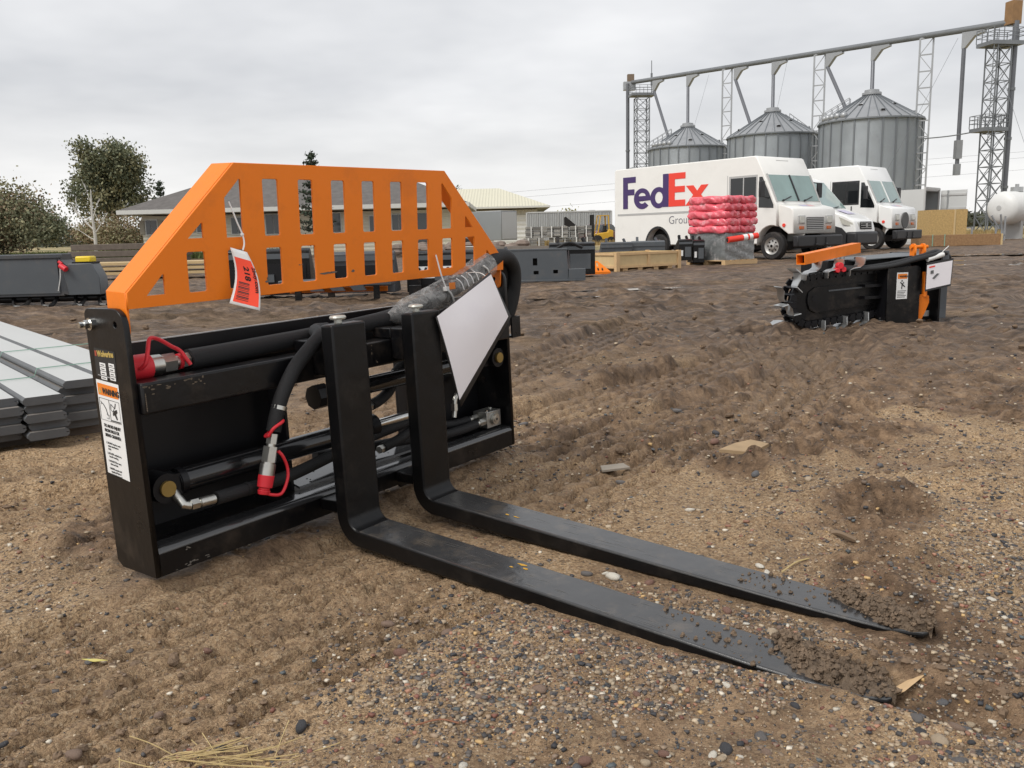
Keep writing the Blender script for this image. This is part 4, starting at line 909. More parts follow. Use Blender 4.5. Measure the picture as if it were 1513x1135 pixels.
def ell_arc(cx, cz, rx, rz, a0, a1, n=10): return [(cx + rx*math.cos(math.radians(a0+(a1-a0)*i/n)), cz + rz*math.sin(math.radians(a0+(a1-a0)*i/n))) for i in range(n+1)]
def wheel(par, x, y, side, R=0.385, wdt=0.24, m_r=None):
    w = bpy.data.objects.new('wheel', None); COL.objects.link(w); w.parent = par
    Mx = basis((x, y, R), (1, 0, 0), (0, 0, 1))         # lathe axis -> -y
    pr = [(R*0.60, -wdt/2), (R*0.90, -wdt/2), (R, -wdt/2+0.05), (R, wdt/2-0.05), (R*0.90, wdt/2), (R*0.60, wdt/2)]
    t = MB().lathe(pr, 32, Mx, cap=False).build('tyre', m_tyre, w)
    s = -side                                              # outer face direction along lathe axis
    o_ = wdt/2*0.80
    pr2 = [(R*0.61, s*(o_+0.02)), (R*0.56, s*(o_+0.005)), (R*0.46, s*(o_-0.04)), (R*0.26, s*(o_-0.02)), (R*0.24, s*(o_+0.02)), (R*0.10, s*(o_+0.035))]
    r_ = MB().lathe(pr2, 32, Mx, cap=False).build('rim', m_r or m_rim, w)
    b = MB()
    for i in range(8):
        a = 2*PI*i/8; c = (x + R*0.37*math.cos(a), y - s*(o_-0.02), R + R*0.37*math.sin(a)); b.cyl(c, (c[0], c[1]-s*0.012, c[2]), R*0.06, n=8)
    b.build('rim_holes', m_under, w)['kind'] = 'stuff'
    return w

def step_van(name, label, loc, rz, logo, scale=1.0, body_m=None, side_win=False):
    v = thing(name, label, 'van', loc, rz, None); v.scale = (scale,)*3; bm_ = body_m or m_van
    Wd = 2.30; ys = -Wd/2
    def arch(cx, r): return ell_arc(cx, 0.42, r, r*1.14, 180, 0, 12)
    out = [(-7.15, 0.55), (-7.15, 2.92), (-7.10, 2.97), (-1.52, 2.97), (-1.42, 2.93), (-1.16, 2.46), (-0.74, 1.60), (-0.70, 1.55), (-0.70, 1.10)] + [(-0.70, 0.95)]
    body_out = [(-7.15, 0.50), (-5.74, 0.50)] + arch(-5.18, 0.54) + [(-4.64, 0.45), (-1.36, 0.45)] + ell_arc(-0.85, 0.42, 0.51, 0.56, 180, 70, 8) + [(-0.70, 1.55), (-0.74, 1.60), (-1.16, 2.46), (-1.40, 2.92), (-1.46, 2.96), (-7.08, 2.97), (-7.15, 2.92)]
    body = plate('body', body_out, [], Wd, bm_, v, basis((0, Wd/2, 0), (1, 0, 0), (0, 0, 1)), bevel=0.025)
    # short hood with sloping top, narrower than the body
    hw = 1.05; hood = [(-0.69, 0.96), (-0.69, 1.57), (-0.30, 1.47), (-0.22, 1.40), (-0.18, 0.74), (-0.36, 0.72)]
    plate('hood', hood, [], 2*hw, bm_, v, basis((0, hw, 0), (1, 0, 0), (0, 0, 1)), bevel=0.03)
    # windscreen: two panes, raked
    d0, d1 = Vector((-1.125, 0, 2.415)), Vector((-0.765, 0, 1.665)); nrm = Vector((0.75, 0, 0.36)).normalized()
    for y0, y1 in ((-1.02, -0.03), (0.03, 1.02)):
        b = MB(); p = [d0+Vector((0, y0, 0)), d0+Vector((0, y1, 0)), d1+Vector((0, y1, 0)), d1+Vector((0, y0, 0))]; off = nrm*0.012
        b.add([q+off for q in p] + [q-off*2 for q in p], [(0,1,2,3),(4,7,6,5),(0,4,5,1),(1,5,6,2),(2,6,7,3),(3,7,4,0)]); b.build('windscreen', m_glassw, v)
        wpr = MB(); yb = y0+0.25; a_ = d1+Vector((0, yb, 0))+nrm*0.03; wpr.bar(a_, a_ + (d0-d1)*0.16+Vector((0, 0.45, 0)), 0.03, 0.02); wpr.bar(a_+nrm*-.02, a_+nrm*.03, .05, .05); wpr.build('wiper', m_bump, v)
    MB().bar(d0+nrm*0.02, d1+nrm*0.02, 0.05, 0.03).build('screen_divider', m_bump if not side_win else m_van2, v)
    # white pillar edge and black rubber round the glass
    for s in (-1, 1):
        MB().bar(d0+Vector((0, s*1.06, 0.02))+nrm*0.012, d1+Vector((0, s*1.06, -0.02))+nrm*0.012, 0.05, 0.03).build('pillar_trim', m_trim, v)
        # quarter window behind the pillar
        q = [(-1.30, 2.36), (-1.19, 2.36), (-0.80, 1.56), (-0.80, 1.47), (-1.30, 1.50)]
        MB().prism(q, 'y', s*1.152 - 0.004, s*1.152 + 0.004).build('quarter_window', m_glassd, v)
        MB().prism([(-2.43, 0.62), (-2.43, 2.46), (-2.41, 2.46), (-2.41, 0.62)], 'y', s*1.151-.004, s*1.151+.004).build('door_seam', m_trim, v)
        f = MB().prism([(-2.36, 1.60), (-2.36, 2.43), (-1.36, 2.43), (-1.36, 1.60)], 'y', s*1.150-.008, s*1.150+.008).build('door_window_frame', m_trim if not side_win else m_bump, v)
        for a0, a1 in ((-2.30, -1.86), (-1.82, -1.40)): MB().prism([(a0, 1.66), (a0, 2.37), (a1, 2.37), (a1, 1.66)], 'y', s*1.158-.003, s*1.158+.003).build('door_window', m_glassd, f)
        MB().box(-7.0, -2.5, s*1.150-.010, s*1.150+.010, 1.44, 1.50).build('rub_rail', m_trim if not side_win else bm_, v)
        MB().bar((-1.62, s*1.16, 0.95), (-1.62, s*1.16, 1.55), 0.025, 0.03).build('door_handle', m_bump, v)
        mr = MB(); mr.bar((-1.16, s*1.16, 2.25), (-1.02, s*1.42, 2.2), .03); mr.bar((-0.98, s*1.16, 1.75), (-0.98, s*1.42, 1.8), .03)
        mr.box(-1.05, -0.97, s*1.42-.10, s*1.42+.10, 1.78, 2.22); mr.build('mirror', m_bump, v, bevel=.02)
        ar = MB(); arc_ = ell_arc(-5.18, .42, .56, .64, 180, 0, 16); arc2 = ell_arc(-5.18, .42, .50, .57, 180, 0, 16); k = len(arc_)
        ar.add([(x, s*1.157, z) for x, z in arc_] + [(x, s*1.157, z) for x, z in arc2], [(i, i+1, k+i+1, k+i) for i in range(k-1)]); ar.build('wheel_arch', m_bump, v, fix=False)
    # front face: grille of slats, lamps, bumper
    if not side_win:
        g = MB().box(-0.215, -0.185, -0.42, 0.42, 0.82, 1.19).build('grille', m_under, v)
        for i in range(7): MB().box(-0.19, -0.160, -0.42, 0.42, 0.83+0.052*i, 0.858+0.052*i).build('grille_slat', m_trim, g)
    else:
        MB().prism(ell_arc(0, 1.02, .30, .28, 0, 340, 16), 'x', -0.20, -0.160).build('grille', mat('grille_mesh_grey', (.10, .10, .10), .6), v)
    for s in (-1, 1):
        f = MB().box(-0.215, -0.165, s*0.68-.16, s*0.68+.16, 1.00, 1.24).build('lamp_housing', m_trim, v, bevel=.015)
        MB().box(-0.17, -0.150, s*0.68-.12, s*0.68+.12, 1.03, 1.21).build('headlight', m_lamp, f, bevel=.01)
        MB().box(-0.20, -0.155, s*0.68-.10, s*0.68+.10, 0.85, 0.94).build('turn_lamp', m_amber, v, bevel=.01)
    MB().cyl((-0.50, -1.052, 0.98), (-0.50, -1.075, 0.98), .05, n=14).build('side_marker', m_logo_or, v)
    MB().box(-0.16, 0.02, -1.12, 1.12, 0.36, 0.68).build('bumper', m_bump, v, bevel=.04)
    for y in (-.25, .25): MB().bar((.03, y, .62), (.03, y, .45), .03).cyl((.03, y-.05, .42), (.03, y+.05, .42), .03).build('tow_hook', m_bump, v)
    MB().box(-6.9, -0.5, -0.85, 0.85, 0.30, 0.50).build('chassis', m_under, v)
    MB().box(-5.70, -4.66, ys+.30, ys+.60, .45, 1.0).build('wheel_well', m_under, v); MB().box(-1.33, -.72, ys+.30, ys+.60, .45, .94).build('wheel_well', m_under, v)
    for x in (-0.86, -5.18):
        for s in (-1, 1): wheel(v, x, s*0.98, s, R=0.40 if x > -2 else 0.40)
    # hood lettering stands as a faded patch of the same livery colours
    MB().add([(-0.60, -.30, 1.553), (-0.42, -.30, 1.507), (-0.42, .06, 1.507), (-0.60, .06, 1.553)], [(0, 1, 2, 3)]).build('hood_decal', mat('faded_purple', (.50, .47, .62), .5), v, fix=False)
    MB().add([(-0.60, .08, 1.553), (-0.42, .08, 1.507), (-0.42, .34, 1.507), (-0.60, .34, 1.553)], [(0, 1, 2, 3)]).build('hood_decal', mat('faded_red', (.72, .42, .42), .5), v, fix=False)
    MB().box(-1.40, -1.36, -.3, .3, 2.80, 2.86).build('marker_lamps', m_trim, v)
    if logo: livery(v, ys)
    return v

def ring2d(cx, cz, rx, rz, a0, a1, n=28): return [(cx + rx*math.cos(math.radians(a0+(a1-a0)*i/n)), cz + rz*math.sin(math.radians(a0+(a1-a0)*i/n))) for i in range(n+1)]
def livery(v, ys):
    B = basis((0, ys-0.006, 0), (1, 0, 0), (0, 0, 1))
    z0, xh, cap = 1.66, 2.27, 2.69          # baseline, x height, cap height
    def L(name, outer, holes, m): return plate(name, outer, holes, 0.004, m, v, B)
    x = -6.74
    L('letter_F', [(x, z0), (x+.22, z0), (x+.22, 2.10), (x+.52, 2.10), (x+.52, 2.29), (x+.22, 2.29), (x+.22, 2.50), (x+.58, 2.50), (x+.58, cap), (x, cap)], [], m_purple)
    cx, cz = -5.87, 1.965; st = .12
    e_out = ring2d(cx, cz, .37, .335, 0, 322, 40); e_out += [(cx+.13, cz-.115)] + ring2d(cx, cz, .165, .165, 318, 206, 10)[::1]
    e_out = ring2d(cx, cz, .37, .335, -12, 318, 40) + [(cx+.135, cz-.12)] + ring2d(cx, cz, .17, .16, 315, 200, 10) + [(cx-.16, cz-.062), (cx+.36, cz-.062)]
    L('letter_e', e_out, [ring2d(cx, cz+.085, .155, .105, 0, 180, 14)], m_purple)
    cx = -5.145
    d_out = ring2d(cx, cz, .36, .335, 60, 300, 30) + [(cx+.17, z0), (cx+.42, z0), (cx+.42, cap), (cx+.18, cap), (cx+.18, 2.25)]
    L('letter_d', d_out, [ring2d(cx+.01, cz, .165, .185, 0, 350, 26)], m_purple)
    x = -4.715
    L('letter_E', [(x, z0), (x+.68, z0), (x+.68, 1.86), (x+.25, 1.86), (x+.25, 2.09), (x+.66, 2.09), (x+.66, 2.28), (x+.25, 2.28), (x+.25, 2.50), (x+.68, 2.50), (x+.68, cap), (x, cap)], [], m_logo_or)
    x = -4.03
    L('letter_x', [(x, z0), (x+.28, z0), (x+.46, 1.86), (x+.62, z0), (x+.92, z0), (x+.62, 1.98), (x+.90, xh), (x+.62, xh), (x+.47, 2.10), (x+.32, xh), (x+.02, xh), (x+.31, 1.98)], [], m_logo_or)
    text('lettering', 'Ground', .36, m_grey_txt, v, basis((-4.72, ys-0.006, 1.12), (1, 0, 0), (0, 0, 1)), -.004, thick=.004)

step_van('step_van', 'white delivery step van with big purple and orange side lettering', (8.93, 24.74, -0.17), math.radians(-52.3), True)
step_van('step_van', 'plain white step van parked beyond the smaller white van', (15.18, 32.75, -0.17), math.radians(-46), False, 1.07, m_van2, True)

# the panel van between them: lofted nose, sloping screen
pv = thing('panel_van', 'white panel van with black bumper parked between two step vans', 'van', (12.5, 30.2, -0.17), math.radians(-45))
prof = [(-5.9, .42), (-5.9, 2.55), (-5.7, 2.68), (-2.35, 2.66), (-2.05, 2.56), (-1.12, 1.52), (-.42, 1.27), (-.12, 1.08), (-.04, .80), (-.04, .40)]
def vanbody(par):
    b = MB(); ws = [.97, .93, .90, .90, .88, .93, .86, .80, .80, .82]      # half widths
    k = len(prof)
    for s in (-1, 1):
        for (x, z), w in zip(prof, ws): b.v.append((x, s*w, z))
    b.f = [(i, i+1, k+i+1, k+i) for i in range(k-1)] + [tuple(range(k)), tuple(range(2*k-1, k-1, -1)), (0, k, 2*k-1, k-1)]
    return b.build('body', m_van2, par, bevel=.05, seg=3, ang=50)
vanbody(pv)
p0, p1 = Vector((-2.02, 0, 2.50)), Vector((-1.16, 0, 1.54)); nr = Vector((1.04, 0, .93)).normalized()*.02
MB().add([p0+nr+Vector((0, -.80, 0)), p0+nr+Vector((0, .80, 0)), p1+nr+Vector((0, .86, 0)), p1+nr+Vector((0, -.86, 0))], [(0, 1, 2, 3)]).build('windscreen', m_glassw, pv, fix=False)
for s in (-1, 1):
    MB().add([(x, s*w, z) for x, z, w in ((-2.25, 2.30, .925), (-1.98, 2.30, .925), (-1.28, 1.60, .950), (-1.35, 1.50, .955), (-2.55, 1.50, .962), (-2.55, 2.30, .93))], [tuple(range(6))]).build('cab_window', m_glassd, pv, fix=False)
    MB().add([(-.62, s*.895, 1.24), (-.16, s*.835, 1.02), (-.10, s*.78, .86), (-.50, s*.90, 1.0)], [(0, 1, 2, 3)]).add([(-.16, s*.82, 1.05), (-.09, s*.50, 1.03), (-.06, s*.50, .88), (-.08, s*.80, .86)], [(0, 1, 2, 3)]).build('headlight', m_lamp, pv, fix=False)
    MB().box(-1.55, -1.40, s*1.03-.11, s*1.03+.11, 1.55, 1.85).bar((-1.45, s*.95, 1.55), (-1.45, s*1.05, 1.6), .05).build('mirror', m_bump, pv, bevel=.03)
    for x in (-1.0, -4.75): wheel(pv, x, s*.86, s, R=.345, wdt=.22)
MB().prism([(-.47, .80), (.47, .80), (.40, 1.06), (-.40, 1.06)], 'x', -.075, -.015).build('grille', m_under, pv)
for i in range(3): MB().box(-.03, -.002, -.43, .43, .84+.08*i, .865+.08*i).build('grille_slat', m_trim, pv)
MB().cyl((-.02, 0, .94), (.005, 0, .94), .075, n=16).build('badge', m_trim, pv)
MB().box(-.38, .05, -.90, .90, .26, .72).build('bumper', m_bump, pv, bevel=.08, seg=3)
b = MB(); b.add([(-1.52, -.985, .30), (-.30, -.985, .30), (-.30, -.975, .70), (-.46, -.98, .86), (-.75, -.985, .94), (-1.1, -.985, .94), (-1.40, -.985, .82), (-1.52, -.985, .60)], [tuple(range(8))]); b.build('wheel_arch', m_bump, pv, fix=False)
MB().bar((-1.05, -.5, 1.545), (-1.18, .3, 1.62), .03, .02).build('wiper', m_bump, pv)
MB().add([(-.95, -.35, 1.487), (-.55, -.35, 1.345), (-.55, .30, 1.345), (-.95, .30, 1.487)], [(0, 1, 2, 3)]).build('hood_decal', mat('faded_violet', (.55, .52, .66), .5), pv, fix=False)
MB().box(-5.6, -.5, -.75, .75, .22, .42).build('chassis', m_under, pv)
# ================================================================== GRAIN BINS, TOWERS, CONVEYOR
m_galv = mat('galvanised_wall', (0.33, 0.36, 0.39), 0.45, 0.35, var=0.16, vscale=0.6, wave=('Z', 3.0, 0.03), dirt=(.25, .27, .29), dirt_amt=.4, dscale=.9)
m_galvr = mat('galvanised_roof', (0.36, 0.37, 0.38), 0.42, 0.5, var=0.15, vscale=0.8)
m_stiff = mat('dark_galvanised', (0.19, 0.205, 0.22), 0.5, 0.4)
m_steel = mat('weathered_steel', (0.20, 0.21, 0.22), 0.5, 0.5, var=0.2, vscale=1.0)
m_pipe = mat('grey_spout_pipe', (0.15, 0.155, 0.17), 0.45, 0.4, var=0.15, vscale=.8)
def grain_bin(x, y, label, rail_az):
    R, zb, ze, zp = 5.27, -0.17, 11.85, 14.65
    t = thing('grain_bin', label, 'grain bin', (x, y, 0), 0.0, 'galvanised grain bins in a row'); n = 64
    MB().lathe([(R, zb), (R, ze)], n).build('wall', m_galv, t, ang=40)
    rb = MB().lathe([(R+.14, ze-.05), (R+.16, ze+.02), (0.75, zp), (0.72, zp+.05)], n).build('roof', m_galvr, t, ang=30)
    for i in range(24):
        a = 2*PI*(i+.37)/24; c, s = math.cos(a), math.sin(a); MB().bar((R*c*1.006, R*s*1.006, zb), (R*c*1.006, R*s*1.006, ze-.05), .16, .10, (c, s, 0)).build('stiffener', m_stiff, t)
    for i in range(30):
        a = 2*PI*(i+.37)/30; c, s = math.cos(a), math.sin(a); MB().bar(((R+.12)*c, (R+.12)*s, ze+.06), (.8*c, .8*s, zp+.03), .07, .10).build('roof_rib', m_stiff, rb)
    MB().lathe([(R+.18, ze-.14), (R+.20, ze-.14), (R+.20, ze-.02), (R+.18, ze-.02)], n).build('eave_ring', m_stiff, t)
    MB().lathe([(.85, zp-.05), (1.0, zp+.05), (1.0, zp+.28), (.75, zp+.36), (.75, zp+.55), (.45, zp+.62)], 24).build('cap', m_galvr, rb)
    for k in range(10):
        a = 2*PI*(k+.3)/10; f = .78 if k % 2 else .5; rr_ = R*f; zz_ = ze + (zp-ze)*(1-f)*1.02
        M_ = Matrix.Translation((rr_*math.cos(a), rr_*math.sin(a), zz_)) @ Matrix.Rotation(a, 4, 'Z')
        v_ = MB(); v_.box(-.28, .28, -.26, .26, 0, .30, M_); v_.build('roof_vent', m_galvr, rb, bevel=.05)
        MB().box(.282, .30, -.2, .2, .04, .24, M_).build('vent_mouth', m_under, rb)
    for k in range(5):      # round vents along the far eave
        a = rail_az + .5 + .16*k; MB().ell(((R-.35)*math.cos(a), (R-.35)*math.sin(a), ze+.45), (.38, .38, .38), 12, 8).build('eave_vent', m_galvr, rb)
    # stair rail up the roof
    c, s = math.cos(rail_az), math.sin(rail_az); px_, py_ = -s, c
    for q in (-.4, .4):
        rl = MB()
        for h_ in (.55, 1.05): rl.bar(((R)*c+px_*q, R*s+py_*q, ze+h_), (2.2*c+px_*q, 2.2*s+py_*q, ze+(zp-ze)*.60+h_), .06)
        for i in range(6): f = i/5; rl.bar(((R*(1-f)+2.2*f)*c+px_*q, (R*(1-f)+2.2*f)*s+py_*q, ze+(zp-ze)*.60*f), ((R*(1-f)+2.2*f)*c+px_*q, (R*(1-f)+2.2*f)*s+py_*q, ze+(zp-ze)*.60*f+1.05), .06)
        rl.build('roof_handrail', m_galvr, rb)
    return t
grain_bin(39.6, 96.0, 'galvanised grain bin beside the tall truss with dangling pipe', math.radians(150))
grain_bin(32.55, 108.0, 'galvanised grain bin standing between the other two bins', math.radians(20))
grain_bin(24.9, 121.0, 'galvanised grain bin next to the slim lattice tower', math.radians(165))

def lattice(name, label, x, y, w, z1, rz, levels, legs, cat='tower', group=None):
    t = thing(name, label, cat, (x, y, 0), rz, group); cs = [(-w/2, -w/2), (w/2, -w/2), (w/2, w/2), (-w/2, w/2)]
    for a, b in cs: MB().bar((a, b, -.17), (a, b, z1), legs).build('leg', m_steel, t)
    for k in range(levels):
        za, zb = -.17 + (z1+.17)*k/levels, -.17 + (z1+.17)*(k+1)/levels
        for i in range(4):
            p, q = cs[i], cs[(i+1) % 4]
            MB().bar((*p, zb), (*q, zb), legs*.7).build('strut', m_steel, t)
            MB().bar((*p, za), (*q, zb), legs*.5).bar((*q, za), (*p, zb), legs*.5).build('cross_brace', m_steel, t)
    return t
def platform(t, w, d, z, cx=0, cy=0):
    MB().box(cx-w/2, cx+w/2, cy-d/2, cy+d/2, z-.35, z).build('platform', m_steel, t)
    r = MB(); c = [(cx-w/2, cy-d/2), (cx+w/2, cy-d/2), (cx+w/2, cy+d/2), (cx-w/2, cy+d/2)]
    for i in range(4):
        p, q = c[i], c[(i+1) % 4]
        for h_ in (.45, .8, 1.15): r.bar((*p, z+h_), (*q, z+h_), .05)
        for f in (0, .33, .66): a = (p[0]+(q[0]-p[0])*f, p[1]+(q[1]-p[1])*f); r.bar((*a, z), (*a, z+1.15), .06)
    r.build('railing', m_steel, t)
tr_ = lattice('lattice_tower', 'wide steel lattice tower with rail platforms near the white tank', 46.1, 83.5, 1.5, 16.9, .2, 11, .10)
platform(tr_, 3.3, 2.2, 17.3, .1); platform(tr_, 2.6, 2.0, 9.6, -.5)
l_ = MB()
for s in (-.22, .22): l_.bar((-1.15+s, -1.0, 8), (-1.15+s, -1.0, 18.3), .05)
for i in range(26): l_.bar((-1.37, -1.0, 8.2+.4*i), (-.93, -1.0, 8.2+.4*i), .035)
l_.build('ladder', m_steel, tr_)
tl_ = lattice('lattice_tower', 'slim lattice tower with platform behind the lettered van', 20.6, 134.0, 1.9, 20.6, .1, 13, .12)
platform(tl_, 3.6, 2.4, 21.2, 0); platform(tl_, 2.6, 2.6, 9.3, -.2)
MB().bar((1.5, 0, 21.2), (1.5, 0, 26.0), .10).bar((1.5, 0, 22.4), (1.5, 0, 24.2), .25).build('mast', m_steel, tl_)
# truss legs carrying the conveyor
def truss(label, x, y, z1):
    t = thing('truss_leg', label, 'truss', (x, y, 0), math.radians(-30), 'conveyor truss legs'); w = .62
    for s in (-1, 1): MB().bar((s*w, 0, -.17), (s*w, 0, z1), .17).build('chord', m_galvr, t)
    n_ = 12
    for k in range(n_):
        za, zb = z1*k/n_, z1*(k+1)/n_
        MB().bar((-w, 0, zb), (w, 0, zb), .12).build('rung', m_galvr, t); MB().bar((-w if k % 2 else w, 0, za), (w if k % 2 else -w, 0, zb), .07).build('diagonal', m_galvr, t)
    return t
CL, CR = Vector((19.2, 136.0, 23.2)), Vector((47.4, 84.0, 19.15))
def conv(x_t):      # point on the conveyor by its fraction
    return CL + (CR-CL)*x_t
def frac(px_): # fraction on the line where it projects to a given X/Y ratio
    r_ = px_; return (r_*CL.y - CL.x)/((CR.x-CL.x) - r_*(CR.y-CL.y))
cv = thing('overhead_conveyor', 'long grey conveyor tube running above the grain bins', 'conveyor')
MB().cyl(CL, CR, .30, n=14).build('tube', m_steel, cv)
MB().box(-.5, .5, -.5, .5, -.55, 1.5, Matrix.Translation(CR+Vector((.1, 0, .35))) @ Matrix.Rotation(.2, 4, 'Z')).build('drive_box', mat('rusty_drive', (.25, .14, .06), .7, var=.3, vscale=2), cv)
MB().box(-.5, .5, -.4, .4, -.2, .9, Matrix.Translation(CL+Vector((0, 0, .3)))).build('drive_box', mat('rusty_drive_b', (.18, .13, .09), .7, var=.3, vscale=2), cv)
MB().box(-.9, .9, -.5, .5, -.9, .3, Matrix.Translation(CL+Vector((-.2, 0, -.2)))).build('boot', m_galvr, cv)
for lab, p in (('slim truss leg between the farther two bins', conv(frac(.2495))), ('slim truss leg between the nearer two bins', conv(frac(.3527))), ('slim truss leg on the outer side of the bins', conv(frac(.4712)))):
    truss(lab, p.x, p.y, p.z-.2)
def elev(x, y, z1, label):
    t = thing('elevator_pipe', label, 'pipe', (x, y, 0)); MB().cyl((0, 0, -.17), (0, 0, z1), .27, n=12).build('pipe', m_pipe, t)
    for z in (4, 8.5, 13): MB().cyl((0, 0, z), (0, 0, z+.25), .34, n=12).build('collar', m_steel, t)
elev(47.6, 83.6, 19.2, 'upright dark pipe beside the wide lattice tower'); elev(18.7, 135.6, 23.0, 'upright dark pipe beside the slim lattice tower')
def spout(label, f, foot, r=.20):
    p = conv(frac(f)); t = thing('grain_spout', label, 'grain spout', (0, 0, 0), 0, 'spouts below the conveyor'); d = (CR-CL).normalized()
    b = MB(); A = p + Vector((0, 0, -.25)); q = [A-d*.2, A+d*2.1, A+d*2.1+Vector((0, 0, -.22)), A+d*1.1+Vector((0, 0, -.45)), A+d*.12+Vector((0, 0, -1.5)), A-d*.2+Vector((0, 0, -1.5))]; sd_ = Vector((d.y, -d.x, 0)).normalized()*.2
    k = len(q); b.add([v+sd_ for v in q]+[v-sd_ for v in q], [(i, (i+1) % k, k+(i+1) % k, k+i) for i in range(k)]+[tuple(range(k)), tuple(range(2*k-1, k-1, -1))]); b.build('hopper', m_galvr, t)
    MB().cyl(A+d*-.04+Vector((0, 0, -1.45)), Vector(foot), r, n=12).build('pipe', m_pipe, t)
    return t
for nm, (sx, sy), df in (('bin beside the dangling pipe', (39.6, 96.0), .105), ('middle bin', (32.55, 108.0), .112), ('bin beside the slim tower', (24.9, 121.0), .128)):
    spout('upright spout dropping onto the peak of the %s' % nm, sx/sy, (sx, sy, 15.2))
    p = conv(frac(sx/sy)); f0 = frac(sx/sy) - df; q = conv(f0); spout('slanted spout leading to the roof of the %s' % nm, q.x/q.y, (sx-2.5, sy+.6, 13.4))
p = conv(frac(.5135)); sp_ = spout('dangling open spout pipe ending in mid air', .5135, (p.x, p.y, 6.3)); MB().box(p.x-.3, p.x+.3, p.y-.3, p.y+.3, 7.2, 9.0).build('coupling', m_galvr, sp_); MB().box(p.x-.26, p.x+.26, p.y-.26, p.y+.26, 5.6, 6.7).build('end_piece', m_galvr, sp_)
def wire(label, pts, r=.03, cat='cable', group='guy wires and lines'):
    b = MB().tube(spline(pts, 8), r, 5).build('cable', m_steel); tag(b, label, cat, group); return b
for a, b_ in (((46, 83, 15), (38, 60, 0)), ((46, 83, 11), (36.5, 66, 0)), ((44, 87, 18.5), (37.0, 88, 4)), ((33, 104, 20.5), (30, 100, 11)), ((27, 118, 21), (23, 112, 11))):
    wire('thin guy wire slanting down from the conveyor', [a, ((a[0]+b_[0])/2, (a[1]+b_[1])/2, (a[2]+b_[2])/2-.2), b_], .016)
wire('dark cable between the outer truss and the wide tower', [(42.3, 90, 9.4), (44, 87, 9.35), (45.5, 83.5, 9.5)], .06, group=None)
for z0, z1 in ((12.2, 13.6), (11.2, 12.6), (9.2, 10.6)): wire('power line crossing the sky behind the yard', [(-5, 150, z0-4.5), (18, 150, z0-3.2), (60, 150, z0-1.0), (100, 150, z1-.3)], .018, group='power lines behind the yard')
# ================================================================== ATTACHMENTS AND GOODS STANDING IN THE YARD
m_dgrey = mat('dark_grey_paint', (0.055, 0.060, 0.068), 0.42, var=0.15, vscale=5, dirt=(.16, .13, .10), dirt_amt=.35, dscale=4)
m_mgrey = mat('slate_grey_paint', (0.085, 0.095, 0.105), 0.40, var=0.12, vscale=4, dirt=(.17, .14, .11), dirt_amt=.3, dscale=4)
m_pine = mat('pale_pine_wood', (0.60, 0.45, 0.24), 0.7, var=0.18, vscale=6, bump=.002, bscale=30)
m_pine2 = mat('pine_post', (0.62, 0.42, 0.22), 0.7, var=0.15, vscale=8)
m_osb = mat('osb_board', (0.50, 0.34, 0.14), 0.75, var=0.45, vscale=14, dirt=(.28, .16, .07), dirt_amt=.7, dscale=20)
m_timber = mat('weathered_timber', (0.13, 0.105, 0.085), 0.85, var=0.35, vscale=5, bump=.006, bscale=14)
m_lumber = mat('yellow_lumber', (0.48, 0.35, 0.18), 0.75, var=0.25, vscale=3)
m_steelbar = mat('grey_primed_steel', (0.165, 0.175, 0.18), 0.33, 0.15, var=0.15, vscale=3, rvar=.08, spec=.7)
m_steeltop = mat('pale_mill_steel', (0.40, 0.41, 0.40), 0.36, 0.2, var=0.10, vscale=2, rvar=.08)
m_tooth = mat('zinc_tooth', (0.50, 0.51, 0.51), 0.30, 0.85, var=0.15, vscale=20)
m_strap = mat('green_strapping', (0.25, 0.45, 0.34), 0.4)
m_yelcap = mat('yellow_plastic', (0.80, 0.58, 0.02), 0.45)

# ---- trencher attachment
tn = thing('trencher_attachment', 'black chain trencher attachment with orange tube lying in the yard', 'trencher', (1.95, 6.02, -0.008), 0.27); tn.scale = (1.06, 1.06, 1.06)
bo = MB(); pr_ = [(.20, .357), (.13, .325), (.092, .285), (.080, .225), (.086, .150), (.12, .10), (.20, .070), (1.02, .085), (1.02, .370)]
bo.prism(pr_, 'y', .045, .115); boom = bo.build('boom', m_black, tn, bevel=.006)
plate('boom_cover', [(.24, .300), (.19, .27), (.18, .21), (.20, .15), (.25, .125), (.80, .145), (.80, .300)], [], .012, m_black, boom, basis((0, .044, 0), (1, 0, 0), (0, 0, 1)), bevel=.002); MB().box(.34, .62, .026, .0315, .262, .272).build('adjuster', m_mgrey, boom); MB().cyl((.235, .03, .225), (.235, .04, .225), .022, n=12).build('bolt', m_blackin, boom)
# chain: links round the boom
pathc = []
for i in range(17): pathc.append((1.0-.8*i/16, .385-.012*i/16))
pathc += [(.12, .350), (.075, .300), (.062, .225), (.066, .150), (.105, .085), (.16, .055)]
for i in range(17): pathc.append((.2+.8*i/16, .052+.04*i/16))
L_ = 0; dense = [pathc[0]]
for p, q in zip(pathc[:-1], pathc[1:]):
    n_ = max(1, int(math.hypot(q[0]-p[0], q[1]-p[1])/.012))
    for i in range(1, n_+1): dense.append((p[0]+(q[0]-p[0])*i/n_, p[1]+(q[1]-p[1])*i/n_))
for i in range(2, len(dense)-4, 4):
    (xa, za), (xb, zb) = dense[i], dense[min(i+3, len(dense)-1)]
    MB().bar((xa, .020, za), (xb, .020, zb), .012, .046, (0, 0, 1) if abs(xb-xa) > abs(zb-za) else (1, 0, 0)).bar((xa, .135, za), (xb, .135, zb), .012, .046, (0, 0, 1) if abs(xb-xa) > abs(zb-za) else (1, 0, 0)).cyl((xa, .012, za), (xa, .145, za), .011, n=8).build('chain_link', m_blackin, tn)
